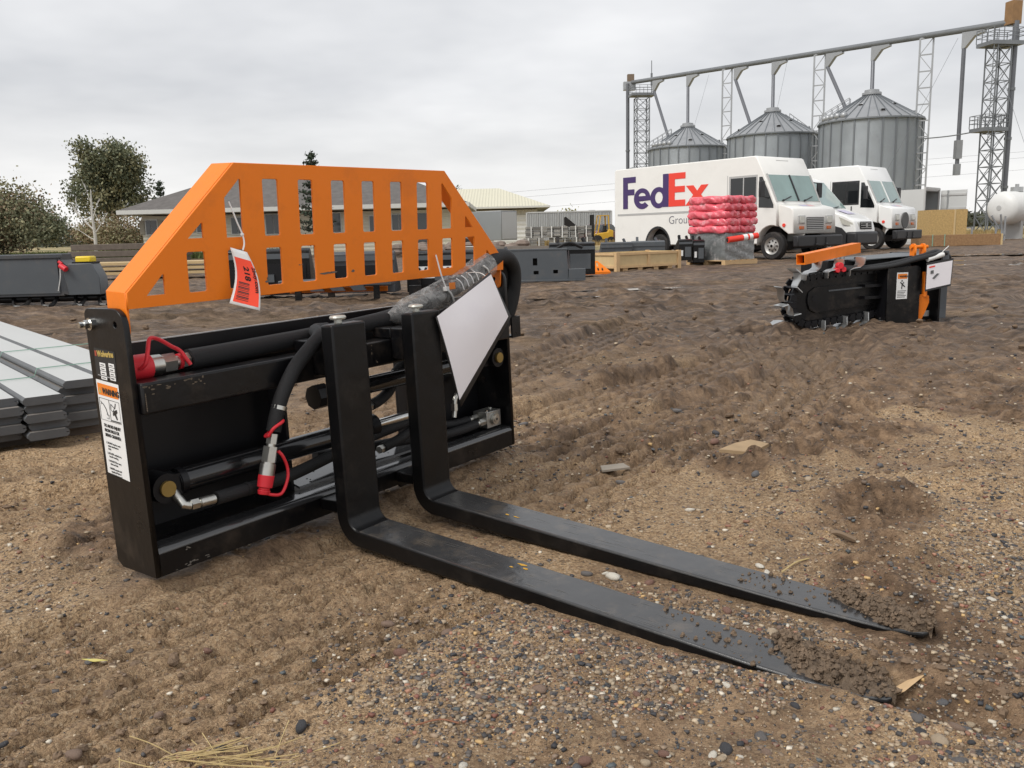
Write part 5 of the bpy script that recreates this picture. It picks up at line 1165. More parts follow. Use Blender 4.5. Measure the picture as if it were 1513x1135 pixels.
def tooth(x, z, ang, flip, kind):
    M_ = Matrix.Translation((x, .07, z)) @ Matrix.Rotation(ang, 4, 'Y') @ Matrix.Diagonal((1.1, 1.1, .80 if ang == 0 else 1.15, 1)); b = MB()
    def sh(pts, w0, w1, yo):
        k = len(pts); t_ = .006
        for i, (a, c) in enumerate(pts):
            w = w0 + (w1-w0)*i/(k-1)
            b.v += [tuple(M_ @ Vector((a, yo-w/2, c))), tuple(M_ @ Vector((a, yo+w/2, c))), tuple(M_ @ Vector((a+t_, yo+w/2, c+t_))), tuple(M_ @ Vector((a+t_, yo-w/2, c+t_)))]
        o_ = len(b.v)-4*k
        for i in range(k-1):
            for j in range(4): b.f.append((o_+i*4+j, o_+i*4+(j+1) % 4, o_+(i+1)*4+(j+1) % 4, o_+(i+1)*4+j))
        b.f += [(o_, o_+3, o_+2, o_+1), tuple(o_+4*(k-1)+j for j in range(4))]
    sh([(-.035, -.045), (-.035, .006), (-.012, .018), (.030, .022), (.052, .045), (.058, .100)] if kind else [(-.030, -.045), (-.030, .010), (.015, .020), (.045, .045), (.040, .090)], .05, .095, (-.060 if flip else .030))
    o = b.build('digging_tooth', m_tooth, tn, ang=50); return o
for i, (x, k) in enumerate(((.16, 1), (.24, 0), (.33, 1), (.42, 0), (.50, 1), (.58, 0))): tooth(x, .392, 0, i % 2 == 0, k)
for i, (x, k) in enumerate(((.17, 0), (.25, 1), (.33, 0), (.42, 1), (.50, 0), (.59, 1), (.68, 0), (.77, 1))): tooth(x, .018+.006*i, PI, i % 2 == 1, k)
for i, (x, z, a) in enumerate(((.085, .335, -50), (.045, .255, -85), (.048, .165, -95), (.085, .080, -130))): tooth(x, z, math.radians(a), i % 2 == 0, i % 2)
for o in tn.children:
    if o.name.split('.')[0] in ('boom', 'chain_link', 'digging_tooth'):
        for v in o.data.vertices: v.co.z += .022 - .05*max(0, 1-v.co.x)
        for c_ in o.children:
            for v in c_.data.vertices: v.co.z += .022 - .05*max(0, 1-v.co.x)
# orange square tube on top
A, Bv = Vector((.075, -.03, .475)), Vector((.66, .18, .535)); d = (Bv-A).normalized(); sdv = d.cross(Vector((0, 0, 1))).normalized(); up = sdv.cross(d); w = .034
tb = MB()
for s0, s1, e0, e1 in ((-w, w, w-.006, w), (-w, w, -w, -w+.006), (-w, -w+.006, -w+.006, w-.006), (w-.006, w, -w+.006, w-.006)):
    tb.add([A+sdv*a+up*c for a, c in ((s0, e0), (s1, e0), (s1, e1), (s0, e1))] + [Bv+sdv*a+up*c for a, c in ((s0, e0), (s1, e0), (s1, e1), (s0, e1))], [(0, 1, 2, 3), (7, 6, 5, 4), (0, 4, 5, 1), (1, 5, 6, 2), (2, 6, 7, 3), (3, 7, 4, 0)])
ot = tb.build('depth_tube', m_orange, tn)
tb = MB(); tb.add([A+d*.06+sdv*a+up*c for a, c in ((-w+.007, -w+.007), (w-.007, -w+.007), (w-.007, w-.007), (-w+.007, w-.007))], [(0, 1, 2, 3)]); tb.build('tube_inside', m_under, ot, fix=False)
for t_ in (.15, .24): MB().cyl(A+d*t_+sdv*-w*1.03, A+d*t_+sdv*-w*.95, .005, n=8).build('hole', m_under, ot)
# housing, skirt, mount plate
MB().box(.40, 1.06, .13, .45, .30, .455).build('motor_housing', m_blackin, tn, bevel=.01)
MB().prism([(.56, .455), (1.12, .475), (1.25, .487), (1.25, .480), (.56, .447)], 'y', .05, .46).build('top_plate', m_mgrey, tn)
sk = plate('skirt', [(.735, 0.0), (1.0, -.015)] + arc(.965, .372, .035, 0, 90, 5) + [(.735, .395)], [], .010, m_black, tn, basis((0, -.055, 0), (1, 0, 0), (0, 0, 1)), bevel=.001)
MB().box(.735, .745, -.054, .44, .005, .39).build('side_wall', m_blackin, tn); MB().box(.745, 1.0, .30, .31, .0, .40).build('rear_wall', m_blackin, tn)
MB().box(1.20, 1.215, -.02, .50, .01, .485).build('mount_plate', m_black, tn); MB().box(1.21, 1.27, -.02, .02, .03, .50).build('mount_edge', m_mgrey, tn, bevel=.004); MB().box(1.02, 1.2, .44, .46, .03, .45).build('back_plate', m_black, tn)
MB().box(1.06, 1.21, .05, .44, .02, .05).build('base_shelf', m_black, tn); MB().box(1.09, 1.17, .03, .045, .045, .085).build('bare_foot', m_tooth, tn); MB().box(1.0, 1.2, .06, .07, .15, .165).build('crossbar', m_mgrey, tn)
for z in (.19, .27): MB().box(.60, .735, -.01, .03, z, z+.02).build('deflector_rib', m_blackin, tn)
wd = MB().add([(.805, -.0665, .185), (.895, -.0665, .185), (.895, -.0665, .365), (.805, -.0665, .365)], [(0, 1, 2, 3)]).build('warning_decal', m_white, sk, fix=False)
MB().add([(.812, -.0672, .322), (.888, -.0672, .322), (.888, -.0672, .356), (.812, -.0672, .356)], [(0, 1, 2, 3)]).build('decal_header', m_decal_or, sk, fix=False)
text('header_lettering', 'WARNING', .0185, m_decal_bk, sk, basis((.826, -.068, .332), (1, 0, 0), (0, 0, 1)), .0006, sx=.75)
b = MB(); b.tube([(.835, -.0672, .300), (.850, -.0672, .285), (.872, -.0672, .268)], .004, 5); b.tube([(.862, -.0672, .300), (.850, -.0672, .285), (.846, -.0672, .255)], .0035, 5); b.ell((.848, -.0672, .308), (.006, .001, .006)); b.build('pictogram', m_decal_bk, sk)
for i in range(5): MB().add([(.813, -.0672, .238-.0105*i), (.885-.008*(i % 3), -.0672, .238-.0105*i), (.885-.008*(i % 3), -.0672, .2425-.0105*i), (.813, -.0672, .2425-.0105*i)], [(0, 1, 2, 3)]).build('fine_print', mat('print_dark_grey', (.16, .16, .16), .6), sk, fix=False)
# orange spoil auger leaf and lift lugs
b = MB(); lf = [(1.006, -.005), (1.030, .0), (1.075, .08), (1.105, .15), (1.100, .195), (1.065, .210), (1.025, .205), (1.006, .10)]
b.prism(lf, 'y', -.040, -.028); b.build('auger_blade', m_orange, tn, bevel=.002); MB().cyl((1.065, -.034, .19), (1.075, -.02, .36), .018, n=12).build('auger_shaft', m_orange, tn)
for x in (1.025, 1.105): plate('lift_lug', [(-.024, 0), (.024, 0), (.024, .075)] + ring2d(0, .075, .024, .024, 0, 180, 8) + [(-.024, .075)], [], .016, m_orange, tn, basis((x, .06, .455), (0, 1, 0), (0, 0, 1)))
MB().cyl((1.01, .06, .53), (1.15, .06, .53), .013, n=12).build('lift_pin', m_orange, tn)
hose('hose', [(.38, .02, .40), (.55, -.02, .395), (.75, -.06, .41), (.92, -.075, .445), (1.08, -.08, .475), (1.20, -.03, .490), (1.30, .02, .455), (1.33, .05, .38), (1.29, .06, .32), (1.22, .06, .30)], .016, m_hose, par=tn)
hose('hose', [(.42, .05, .41), (.60, .0, .405), (.80, -.04, .43), (1.00, -.06, .47), (1.15, -.02, .497), (1.27, .05, .47), (1.295, .08, .39), (1.25, .10, .33)], .016, m_hose, par=tn)
for x, z, r in ((.375, .425, .022), (.40, .400, .018), (.355, .395, .016)): MB().cyl((x, -.045, z), (x+.01, .0, z), r, n=16).build('dust_cap', m_red, tn, bevel=.003)
MB().cyl((.395, .0, .385), (.42, .03, .37), .012, n=8).build('fitting', m_zinc, tn)
for x in (.50, .56): MB().cyl((x, .2, .457), (x, .2, .478), .02, n=8).build('cap_bolt', m_tooth, tn)
ds = thing('document_sheet', 'printed white sheet tied to the trencher with a rolled white tube', 'paper sheet', tn.location, .27); ds.scale = (1.06, 1.06, 1.06)
MB().add([(1.005, -.105, .230), (1.222, -.100, .262), (1.232, -.100, .452), (1.005, -.105, .425)], [(0, 1, 2, 3)]).build('backing_board', mat('black_card', (.03, .03, .03), .5), ds, fix=False)
MB().add([(1.010, -.108, .245), (1.214, -.103, .275), (1.222, -.103, .436), (1.010, -.108, .410)], [(0, 1, 2, 3)]).build('paper', m_paper, ds, fix=False)
MB().add([(1.027, -.110, .390), (1.075, -.1085, .397), (1.075, -.1085, .407), (1.027, -.110, .400)], [(0, 1, 2, 3)]).build('print_red', m_logo_or, ds, fix=False)
b = MB(); b.add([(1.055, -.110, .318), (1.075, -.1095, .315), (1.115, -.108, .350), (1.095, -.108, .352)], [(0, 1, 2, 3)]); b.add([(1.040, -.110, .372), (1.065, -.1095, .375), (1.065, -.1095, .352), (1.040, -.110, .349)], [(0, 1, 2, 3)]); b.build('print_picture', mat('print_grey', (.12, .12, .12), .6), ds, fix=False)
MB().cyl((1.03, -.085, .447), (1.16, -.08, .478), .017, n=12).build('rolled_tube', m_nylon, ds)
MB().tube([(1.14, -.08, .475), (1.15, -.09, .50), (1.185, -.10, .535)], .003, 5).build('cable_tie', m_nylon, ds)

# ---- stack of grey boards at the left
sdir = Vector((-.64, .77, 0)).normalized(); sper = Vector((.77, .64, 0)).normalized()
def board(o, L, w, t, lab, top):
    b = MB(); P = Vector(o); v = []
    for f in (0, L):
        for a, z in ((0, t*.35), (.008, 0), (w-.008, 0), (w, t*.3), (w, t*.45), (w-.010, t*.45), (w-.010, t*.55), (w, t*.55), (w, t*.72), (w-.012, t), (.010, t), (0, t*.65)): v.append(P + sdir*f + sper*a + Vector((0, 0, z)))
    b.add(v, [tuple(range(11, -1, -1)), tuple(range(12, 24))] + [(i, (i+1) % 12, 12+(i+1) % 12, 12+i) for i in range(12)])
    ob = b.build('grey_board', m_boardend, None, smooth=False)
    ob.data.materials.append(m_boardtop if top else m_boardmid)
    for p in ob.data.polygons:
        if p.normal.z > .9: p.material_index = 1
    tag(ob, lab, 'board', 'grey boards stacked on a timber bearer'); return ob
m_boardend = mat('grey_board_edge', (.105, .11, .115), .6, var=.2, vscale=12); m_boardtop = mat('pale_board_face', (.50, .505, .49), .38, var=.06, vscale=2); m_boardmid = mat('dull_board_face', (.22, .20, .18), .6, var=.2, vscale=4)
O_ = Vector((-1.705, 2.925, .040)); tk = .0295; ORD = ['topmost', 'second', 'third', 'fourth', 'fifth', 'sixth']
for c, (off, back, nl, cn) in enumerate(((-.278, .04, 5, 'column farthest from the pallet fork'), (-.139, .02, 5, 'next column but one from the pallet fork side'), (0.0, .0, 5, 'middle column with ragged ends'), (.142, .10, 6, 'tall column beside the pallet fork'), (.282, .20, 6, 'column behind the tall one'), (.420, .30, 5, 'back column along the far edge'))):
    for r_ in range(nl):
        o = O_ + sper*(off + (.010 if r_ % 2 else 0) + rnd.uniform(-.003, .003)) + sdir*(back + (.0, .03, -.015, .012, -.01, .02)[(r_+c) % 6]) + Vector((0, 0, r_*(tk+.0012)))
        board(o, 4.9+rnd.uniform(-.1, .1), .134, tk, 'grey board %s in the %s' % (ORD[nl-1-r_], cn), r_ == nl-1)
for f in (.20, 1.7, 3.3, 4.6):
    p0 = O_ + sdir*f + sper*-.36 + Vector((0, 0, -.040)); tag(MB().bar(p0, p0+sper*1.0, .10, .078).build('timber_bearer', m_timber, bevel=.006), 'brown timber bearer laid crosswise under the grey boards', 'timber', 'bearers under the board stack')
zt = O_.z + 5*(tk+.0012) + .003; zt2 = O_.z + 6*(tk+.0012) + .003
for f, lab in ((.50, 'thin green strap across the boards near their blunt ends'), (1.25, 'thin green strap across the boards farther along')):
    q = O_ + sdir*f; pts = [q+sper*-.27, q+sper*.135, q+sper*.15+sdir*.01, q+sper*.55+sdir*.04]; zs_ = (zt, zt, zt2, zt2)
    tag(MB().tube([(p.x, p.y, z) for p, z in zip(pts, zs_)], .0025, 4).build('strap', m_strap), lab, 'strap')

# ---- rotary tiller at the far left
ti = thing('rotary_tiller', 'dark grey rotary tiller attachment with yellow cap and curved tines', 'tiller', (-6.55, 11.0, -0.05), 0.05)
MB().prism([(0, .13), (.0, .64), (.05, .67), (.30, .67), (.34, .60), (.36, .20), (.30, .13)], 'x', -.6, .83).build('hood', m_dgrey, ti, bevel=.01)
MB().box(-.6, .78, -.012, -.002, .17, .60).build('front_panel', m_mgrey, ti); MB().box(-.6, .83, -.03, .0, .62, .66).build('lip', m_dgrey, ti)
MB().prism([(.90, .14), (1.30, .14), (1.30, .36), (1.22, .54), (.93, .54), (.86, .40)], 'y', -.04, .22).build('gear_case', m_mgrey, ti, bevel=.008); MB().prism([(.83, .16), (.90, .14), (.90, .52), (.80, .62)], 'y', -.02, .3).build('side_plate', m_dgrey, ti)
MB().box(1.00, 1.20, .0, .18, .545, .63).build('cap', m_yelcap, ti, bevel=.02); MB().box(.97, 1.23, -.02, .2, .538, .560).build('cap_base', m_blackin, ti)
MB().cyl((.84, -.06, .52), (.92, -.09, .47), .035, n=14).cyl((.82, -.05, .57), (.86, -.06, .54), .02, n=10).build('dust_cap', m_red, ti); MB().tube(spline([(.84, -.07, .50), (.83, -.08, .36), (.78, -.06, .20)], 5), .006, 5).build('strap', m_nylon, ti)
MB().cyl((-.6, .12, .10), (1.3, .12, .10), .05, n=14).build('rotor', m_blackin, ti)
for i, x in enumerate((-.5, -.3, -.08, .14, .36, .50, .70, .92, 1.06, 1.22)):
    s = 1 if i % 2 else -1; MB().tube(spline([(x, .10, .14), (x+s*.02, .04, .06), (x+s*.06, -.02, .01), (x+s*.13, -.03, -.0)], 4), .026, 6, rs=None).build('tine', m_black, ti)

# ---- dark attachments standing behind the guard
def bucket(x, y, w, h_, rz, lab, m=m_black, stripe=False, d=.55):
    t = thing('loader_bucket', lab, 'bucket', (x, y, zat(x, y)), rz, None)
    MB().prism([(0, .06), (.0, h_*.95), (.06, h_), (.12, h_), (d, .10), (d, .05)], 'x', 0, w).build('shell', m, t, bevel=.008)
    MB().box(0, w, -.035, -.002, h_*.80, h_*.90).build('top_rail', m_mgrey, t); MB().box(.05, w-.05, -.02, -.002, .16, h_*.70).build('back_plate', m_blackin, t)
    for q in (.12, w-.20): MB().box(q, q+.08, -.08, -.004, .0, h_*.62).build('mount_lug', m_black, t)
    MB().box(w*.4, w*.6, -.05, -.021, h_*.35, h_*.5).build('latch_plate', m_mgrey, t)
    if stripe:
        s_ = MB().box(.08, w-.05, -.028, -.021, h_*.40, h_*.66).build('white_panel', m_white, t)
        for k in range(7): MB().add([(.10+.10*k, -.0285, h_*.42), (.135+.10*k, -.0285, h_*.42), (.195+.10*k, -.0285, h_*.64), (.16+.10*k, -.0285, h_*.64)], [(0, 1, 2, 3)]).build('black_stripe', m_decal_bk, s_, fix=False)
    return t
bucket(-3.75, 11.2, 1.15, .66, .05, 'black loader bucket seen through the slots above the orange tag')
bucket(-2.50, 11.3, 1.0, .60, .0, 'black loader bucket with grey rail behind the middle slots', m_dgrey)
bucket(-1.42, 11.9, .98, .62, .0, 'black bucket with white panel of black slanted stripes', m_black, True)
gr2 = thing('grapple_rake', 'low dark rake frame with orange edge on short feet behind the guard', 'rake', (-2.75, 10.2, zat(-2.75, 10.2)), .02)
MB().box(0, 1.35, 0, .35, .16, .24).build('frame', m_dgrey, gr2, bevel=.01); MB().box(.05, 1.25, .36, .40, .07, .13).build('cutting_edge', m_orange, gr2)
for x in (.18, 1.12): MB().box(x, x+.07, .05, .12, 0, .16).build('foot', m_black, gr2)
for x in (.35, .60, .85): MB().prism([(x, .17), (x+.16, .17), (x+.20, .11), (x+.05, .11)], 'y', -.06, -.002).build('tooth', m_dgrey, gr2)
MB().box(1.5, 1.65, .5, .6, .0, .12).build('side_foot', m_black, gr2)
# grey mounting frame with square windows
qa = thing('mounting_frame', 'slate grey steel plate with three square cut-outs on the ground', 'steel frame', (0.0, 14.5, zat(0.5, 14.4)), -.03)
plate('face', [(0, .03), (1.0, .03), (.965, .52), (.0, .52)], [rr(.40, .475, .27, .39), rr(.41, .495, .12, .18), rr(.74, .82, .13, .19)], .012, m_mgrey, qa, basis((0, 0, 0), (1, 0, 0), (0, 0, 1)))
MB().box(-.02, .98, -.02, .16, .522, .545).build('top_edge', m_mgrey, qa); MB().add([(1.0, 0, .03), (1.06, .35, .0), (1.02, .35, .50), (.965, 0, .52)], [(0, 1, 2, 3)]).build('side_cheek', m_dgrey, qa, fix=False)
MB().box(0, 1.0, .10, .13, .03, .52).build('inner_wall', m_under, qa); MB().box(0, 1.28, -.06, .1, .0, .028).build('base_bar', m_mgrey, qa, bevel=.005); MB().box(1.0, 1.28, -.05, .12, .03, .20).build('step', m_mgrey, qa, bevel=.004)
# second orange load guard lying flat
g2 = thing('slotted_guard', 'orange slotted load guard leaning low against black attachments', 'load guard', (1.10, 17.3, zat(1.1, 17.3)+.03), .10)
GM2 = basis((0, 0, 0), (1, 0, 0), (0, .75, .66))
h2 = []
for k in range(9): h2.append(rr(.10+.085*k, .137+.085*k, .05, .14, .003))
for k in range(1, 8): h2.append(rr(.10+.085*k, .137+.085*k, .17, .29, .003))
plate('slotted_plate', [(0, 0), (.95, 0), (.95, .03), (.74, .34), (.21, .34), (0, .03)], h2, .008, m_orange, g2, GM2); MB().box(0, .95, -.02, 0, -.03, .02).build('lower_flange', m_or2, g2)
def small_att(x, y, w, lab, hh=.52, m=m_black, rz=0.0):
    t = thing('loader_attachment', lab, 'attachment', (x, y, zat(x, y)), rz)
    MB().prism([(0, .05), (0, hh), (.10, hh+.03), (.45, hh*.65), (.5, .05)], 'x', 0, w).build('shell', m, t, bevel=.01); MB().box(0, w, -.02, -.002, hh*.82, hh*.92).build('top_rail', m_mgrey, t)
    MB().box(w*.1, w*.3, -.012, -.002, hh*.3, hh*.55).build('decal', m_white if w < .8 else m_mgrey, t); MB().box(w*.45, w*.9, -.012, -.002, hh*.25, hh*.7).build('panel', m_mgrey, t)
    MB().bar((w*.2, .2, hh), (w*.2, .25, hh+.12), .06).build('lug', m, t); MB().bar((w*.8, .2, hh), (w*.75, .25, hh+.10), .05).build('lug', m, t)
    return t
ha_ = small_att(.75, 16.0, .85, 'black hydraulic attachment between grey plate and wooden crate', .62, m_black); small_att(-.9, 17.5, 1.1, 'dark attachment half hidden behind the guard edge', .50, m_dgrey)
small_att(2.35, 22.0, .80, 'dark grey bucket standing behind the wooden crate', .62, m_dgrey); small_att(3.15, 22.1, .85, 'slate bucket next to the dark bucket behind the crate', .60, m_mgrey)
small_att(4.30, 21.8, .34, 'black attachment end with white decal beside wrapped pallet', .56, m_black, .1); small_att(4.68, 21.9, .30, 'narrow black attachment touching the wrapped pallet', .60, m_black, .1)
MB().tube(spline([(.15, -.1, .55), (.35, -.2, .64), (.60, -.1, .55)], 5), .03, 6).build('hose_loop', m_hose, ha_)

# ---- long wooden crate
cr = thing('wooden_crate', 'long low pale plywood crate with corner posts on skids', 'crate', (2.34, 18.75, -.145), math.radians(36))
for nm, a in (('side_panel', (0, 1.95, 0, .018, .09, .42)), ('side_panel', (0, 1.95, .98, 1.0, .09, .42)), ('end_panel', (0, .018, .02, .98, .09, .42)), ('end_panel', (1.93, 1.95, .02, .98, .09, .42))): MB().box(*a).build(nm, m_pine, cr)
for x, y in ((-.03, -.03), (1.90, -.03), (-.03, .95), (1.90, .95)): MB().box(x, x+.10, y, y+.08, .0, .435).build('post', m_pine2, cr)
for a in ((0.08, 1.88, -.028, -.002, .37, .42), (.08, 1.88, -.028, -.002, .09, .14), (.94, 1.01, -.024, -.002, .142, .368), (-.028, -.002, .06, .94, .37, .42), (-.028, -.002, .06, .94, .09, .14)): MB().box(*a).build('batten', m_pine2, cr)
for x in (.2, .65, 1.15, 1.6): MB().box(x, x+.14, .0, 1.0, 0, .088).build('skid', m_pine2, cr)
MB().box(.02, 1.93, .02, .98, .09, .11).build('floor', m_pine, cr)

# ---- shrink-wrapped pallet: grey goods below, red rolls above
wp_ = thing('wrapped_pallet', 'pallet of shrink wrapped grey goods topped with pink red rolls', 'pallet load', (5.46, 21.80, -.165), math.radians(38)); wp_.scale = (1.14, 1.14, 1.10)
for y in (0.0, .5, 1.0): MB().box(-.05, 1.12, y-.05, y+.05, .0, .09).build('pallet_runner', m_pine2, wp_)
for k in range(6): MB().box(-.05+.205*k, .08+.205*k, -.05, 1.05, .092, .112).build('pallet_board', m_pine2, wp_)
def film(base):
    m = mat('stretch_film_'+str(base[0]), base, .22, var=.35, vscale=9, bump=.012, bscale=16, spec=.8, coat=.5, dirt=(.75, .70, .70), dirt_amt=.55, dscale=6); return m
m_filmg, m_filmr = film((.17, .18, .18)), film((.93, .11, .15))
b = MB(); N_ = 24
for j in range(9):
    for i in range(4*N_):
        s_, f = divmod(i, N_); f /= N_; c = [(0, 0), (1.05, 0), (1.05, 1.0), (0, 1.0)]; p, q = c[s_], c[(s_+1) % 4]; x, y = p[0]+(q[0]-p[0])*f, p[1]+(q[1]-p[1])*f
        bul = .02*math.sin(PI*f) + .012*math.sin(9*f+j*2.1+s_) + rnd.uniform(-.006, .006); b.v.append((x+(x-.525)*bul, y+(y-.5)*bul, .113+.62*j/8))
n4 = 4*N_; b.f = [(j*n4+i, j*n4+(i+1) % n4, (j+1)*n4+(i+1) % n4, (j+1)*n4+i) for j in range(8) for i in range(n4)] + [tuple(range(8*n4, 9*n4))]
b.build('grey_bundle', m_filmg, wp_, ang=50)
def pillow(x0, x1, y0, y1, z0, z1, sd):
    b = MB(); nx, nz = 22, 7; rows = []
    cx, cy = (x0+x1)/2, (y0+y1)/2
    for j in range(nz+1):
        f = j/nz; bulge = .035*math.sin(PI*f)**.6; zz = z0+(z1-z0)*f
        ring = []
        for i in range(4*nx):
            s_, g = divmod(i, nx); g /= nx; c = [(x0, y0), (x1, y0), (x1, y1), (x0, y1)]; p, q = c[s_], c[(s_+1) % 4]; x, y = p[0]+(q[0]-p[0])*g, p[1]+(q[1]-p[1])*g
            k = bulge + .014*math.sin(g*17+sd*3+s_*2+j*.5) + .012*math.sin(g*41+sd+j) + rnd.uniform(-.006, .006) - .05*(abs(g-.5)*2)**6
            d_ = Vector((x-cx, y-cy, 0)).normalized(); ring.append((x+d_.x*k, y+d_.y*k, zz + .014*math.sin(g*9+sd*2+s_)))
        rows += ring
    n4 = 4*nx; b.v = rows; b.f = [(j*n4+i, j*n4+(i+1) % n4, (j+1)*n4+(i+1) % n4, (j+1)*n4+i) for j in range(nz) for i in range(n4)] + [tuple(range(nz*n4, (nz+1)*n4)), tuple(range(n4-1, -1, -1))]
    return b
for lay in range(5):
    for side in range(2):
        j_ = rnd.uniform(-.02, .02); pillow(-.05+j_+.56*side, .50+j_+.57*side, -.04+rnd.uniform(-.02, .02), 1.02+rnd.uniform(-.02, .03), .735+.168*lay, .735+.168*lay+.162, lay*2.3+side).build('red_bale', m_filmr, wp_, ang=60)
dl = thing('delineator_post', 'loose red tube post with white bands leaning on the wrapped load', 'post', (5.30, 21.5, .0))
MB().cyl((.15, .0, .47), (.95, .22, .56), .075, n=16).build('tube', mat('red_orange_plastic', (.80, .05, .03), .35), dl); MB().cyl((.55, .11, .516), (.66, .14, .528), .078, n=16).build('band', m_white, dl); MB().cyl((.71, .155, .534), (.80, .18, .544), .078, n=16).build('band', m_white, dl)
MB().cyl((.147, -.001, .4697), (.149, .0, .4699), .055, n=14).build('opening', m_under, dl)

# ---- right side: container, plywood boxes, stand, tank
ct = thing('shipping_container', 'pale shipping container with its end door standing open', 'container', (19.17, 40.0, -.17), math.atan2(.75, .66))
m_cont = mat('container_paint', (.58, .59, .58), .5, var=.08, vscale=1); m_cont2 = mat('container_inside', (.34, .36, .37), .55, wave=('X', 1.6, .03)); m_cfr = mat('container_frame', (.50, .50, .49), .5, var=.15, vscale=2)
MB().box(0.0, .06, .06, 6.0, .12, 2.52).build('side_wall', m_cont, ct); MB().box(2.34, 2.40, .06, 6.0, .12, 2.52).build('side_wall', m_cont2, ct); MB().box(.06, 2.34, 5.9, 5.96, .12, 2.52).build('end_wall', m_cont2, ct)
MB().box(0.06, 2.34, .06, 5.9, 2.46, 2.52).build('roof', m_cfr, ct); MB().box(0, 2.4, 0, 6.0, .0, .115).build('floor', m_cfr, ct)
for x in (0, 2.28): MB().box(x, x+.12, 0, .058, .12, 2.60).build('corner_post', m_cfr, ct)
MB().box(.12, 2.28, 0, .10, 2.53, 2.62).build('header', m_cfr, ct)
dr_ = MB().box(2.42, 2.47, -1.16, -.02, .15, 2.50).build('door', m_cont, ct)
for z in (.3, .95, 1.6, 2.25): MB().box(2.39, 2.418, -1.14, -.04, z, z+.09).build('door_rib', m_cfr, dr_)
MB().cyl((2.38, -.35, .15), (2.38, -.35, 2.5), .03, n=8).build('lock_rod', m_tooth, dr_)
m_osb2 = mat('weathered_osb', (0.30, 0.175, 0.085), 0.8, var=0.5, vscale=12, dirt=(.42, .27, .13), dirt_amt=.7, dscale=18)
def osb_box(nm, lab, x0, x1, y0, y1, z0, z1, bat, mo=None):
    m_osb = mo or bpy.data.materials['osb_board']
    t = thing(nm, lab, 'crate', (x0, y0, z0), 0.0); w, d_, h_ = x1-x0, y1-y0, z1-z0
    for a in ((0, w, 0, .02, 0, h_), (0, w, d_-.02, d_, 0, h_), (0, .02, .021, d_-.021, 0, h_), (w-.02, w, .021, d_-.021, 0, h_)): MB().box(*a).build('board', m_osb, t)
    MB().box(.021, w-.021, .021, d_-.021, h_-.02, h_-.001).build('lid', m_osb, t)
    for x in bat: MB().box(x, x+.07, -.03, -.001, 0, h_).build('batten', m_pine, t)
    return t
osb_box('plywood_crate', 'upright orange tan strand board crate near the open container', 18.3, 19.9, 37.6, 38.8, -.16, 1.36, (1.02,)); lw = osb_box('long_plywood_box', 'long low strand board box lying before the upright crate', 16.9, 20.35, 35.6, 36.3, -.15, .30, (3.38,), m_osb2)
for x in (.55, 1.05): MB().box(x, x+.03, -.012, -.002, 0, .48).build('green_strap', m_strap, lw)
gs = thing('steel_stand', 'galvanised steel trestle stand on the gravel near the tank', 'stand', (24.1, 45.0, -.17))
for a, b_ in (((0, 0, 0), (0, 0, .75)), ((0, .8, 0), (0, .8, .75)), ((1.7, 0, 0), (1.7, 0, 1.25)), ((1.7, .8, 0), (1.7, .8, .9)), ((0, 0, .28), (1.7, 0, .28)), ((0, .8, .28), (1.7, .8, .28)), ((0, 0, .70), (0, .8, .70)), ((1.45, 0, 1.35), (1.7, .2, .3)), ((1.2, .4, 1.3), (1.62, .4, .6))): MB().bar(a, b_, .07).build('tube_leg', m_galvr, gs)
MB().box(0, 1.7, 0, .8, .29, .34).build('deck', m_galvr, gs)
tk_ = thing('storage_tank', 'white horizontal storage tank on saddles beside the lattice tower', 'tank', (27.25, 48.0, -.17), math.radians(28))
for x in (1.0, 5.5): MB().box(x, x+.25, -.55, .55, 0, 1.0).build('saddle', m_trim, tk_)
MB().cyl((1.3, 0, 2.60), (1.3, 0, 2.86), .32, n=16).cyl((1.3, 0, 2.86), (1.3, 0, 3.02), .10, n=10).build('dome', m_tooth, tk_)
MB().cyl((-.215, 0, 1.72), (-.23, 0, 1.72), .14, n=14).build('manhole', m_trim, tk_)
MB().lathe([(.02, -.22), (.35, -.20), (.65, -.12), (.84, .02), (.90, .18), (.90, 7.0), (.7, 7.2)], 32, basis((0, 0, 1.72), (0, 0, 1), (0, -1, 0)) @ Matrix.Rotation(0, 4, 'Z')).build('shell', mat('tank_white', (.70, .70, .68), .42, var=.08, vscale=1.5, dirt=(.38, .36, .33), dirt_amt=.35, dscale=1.2), tk_, ang=50)
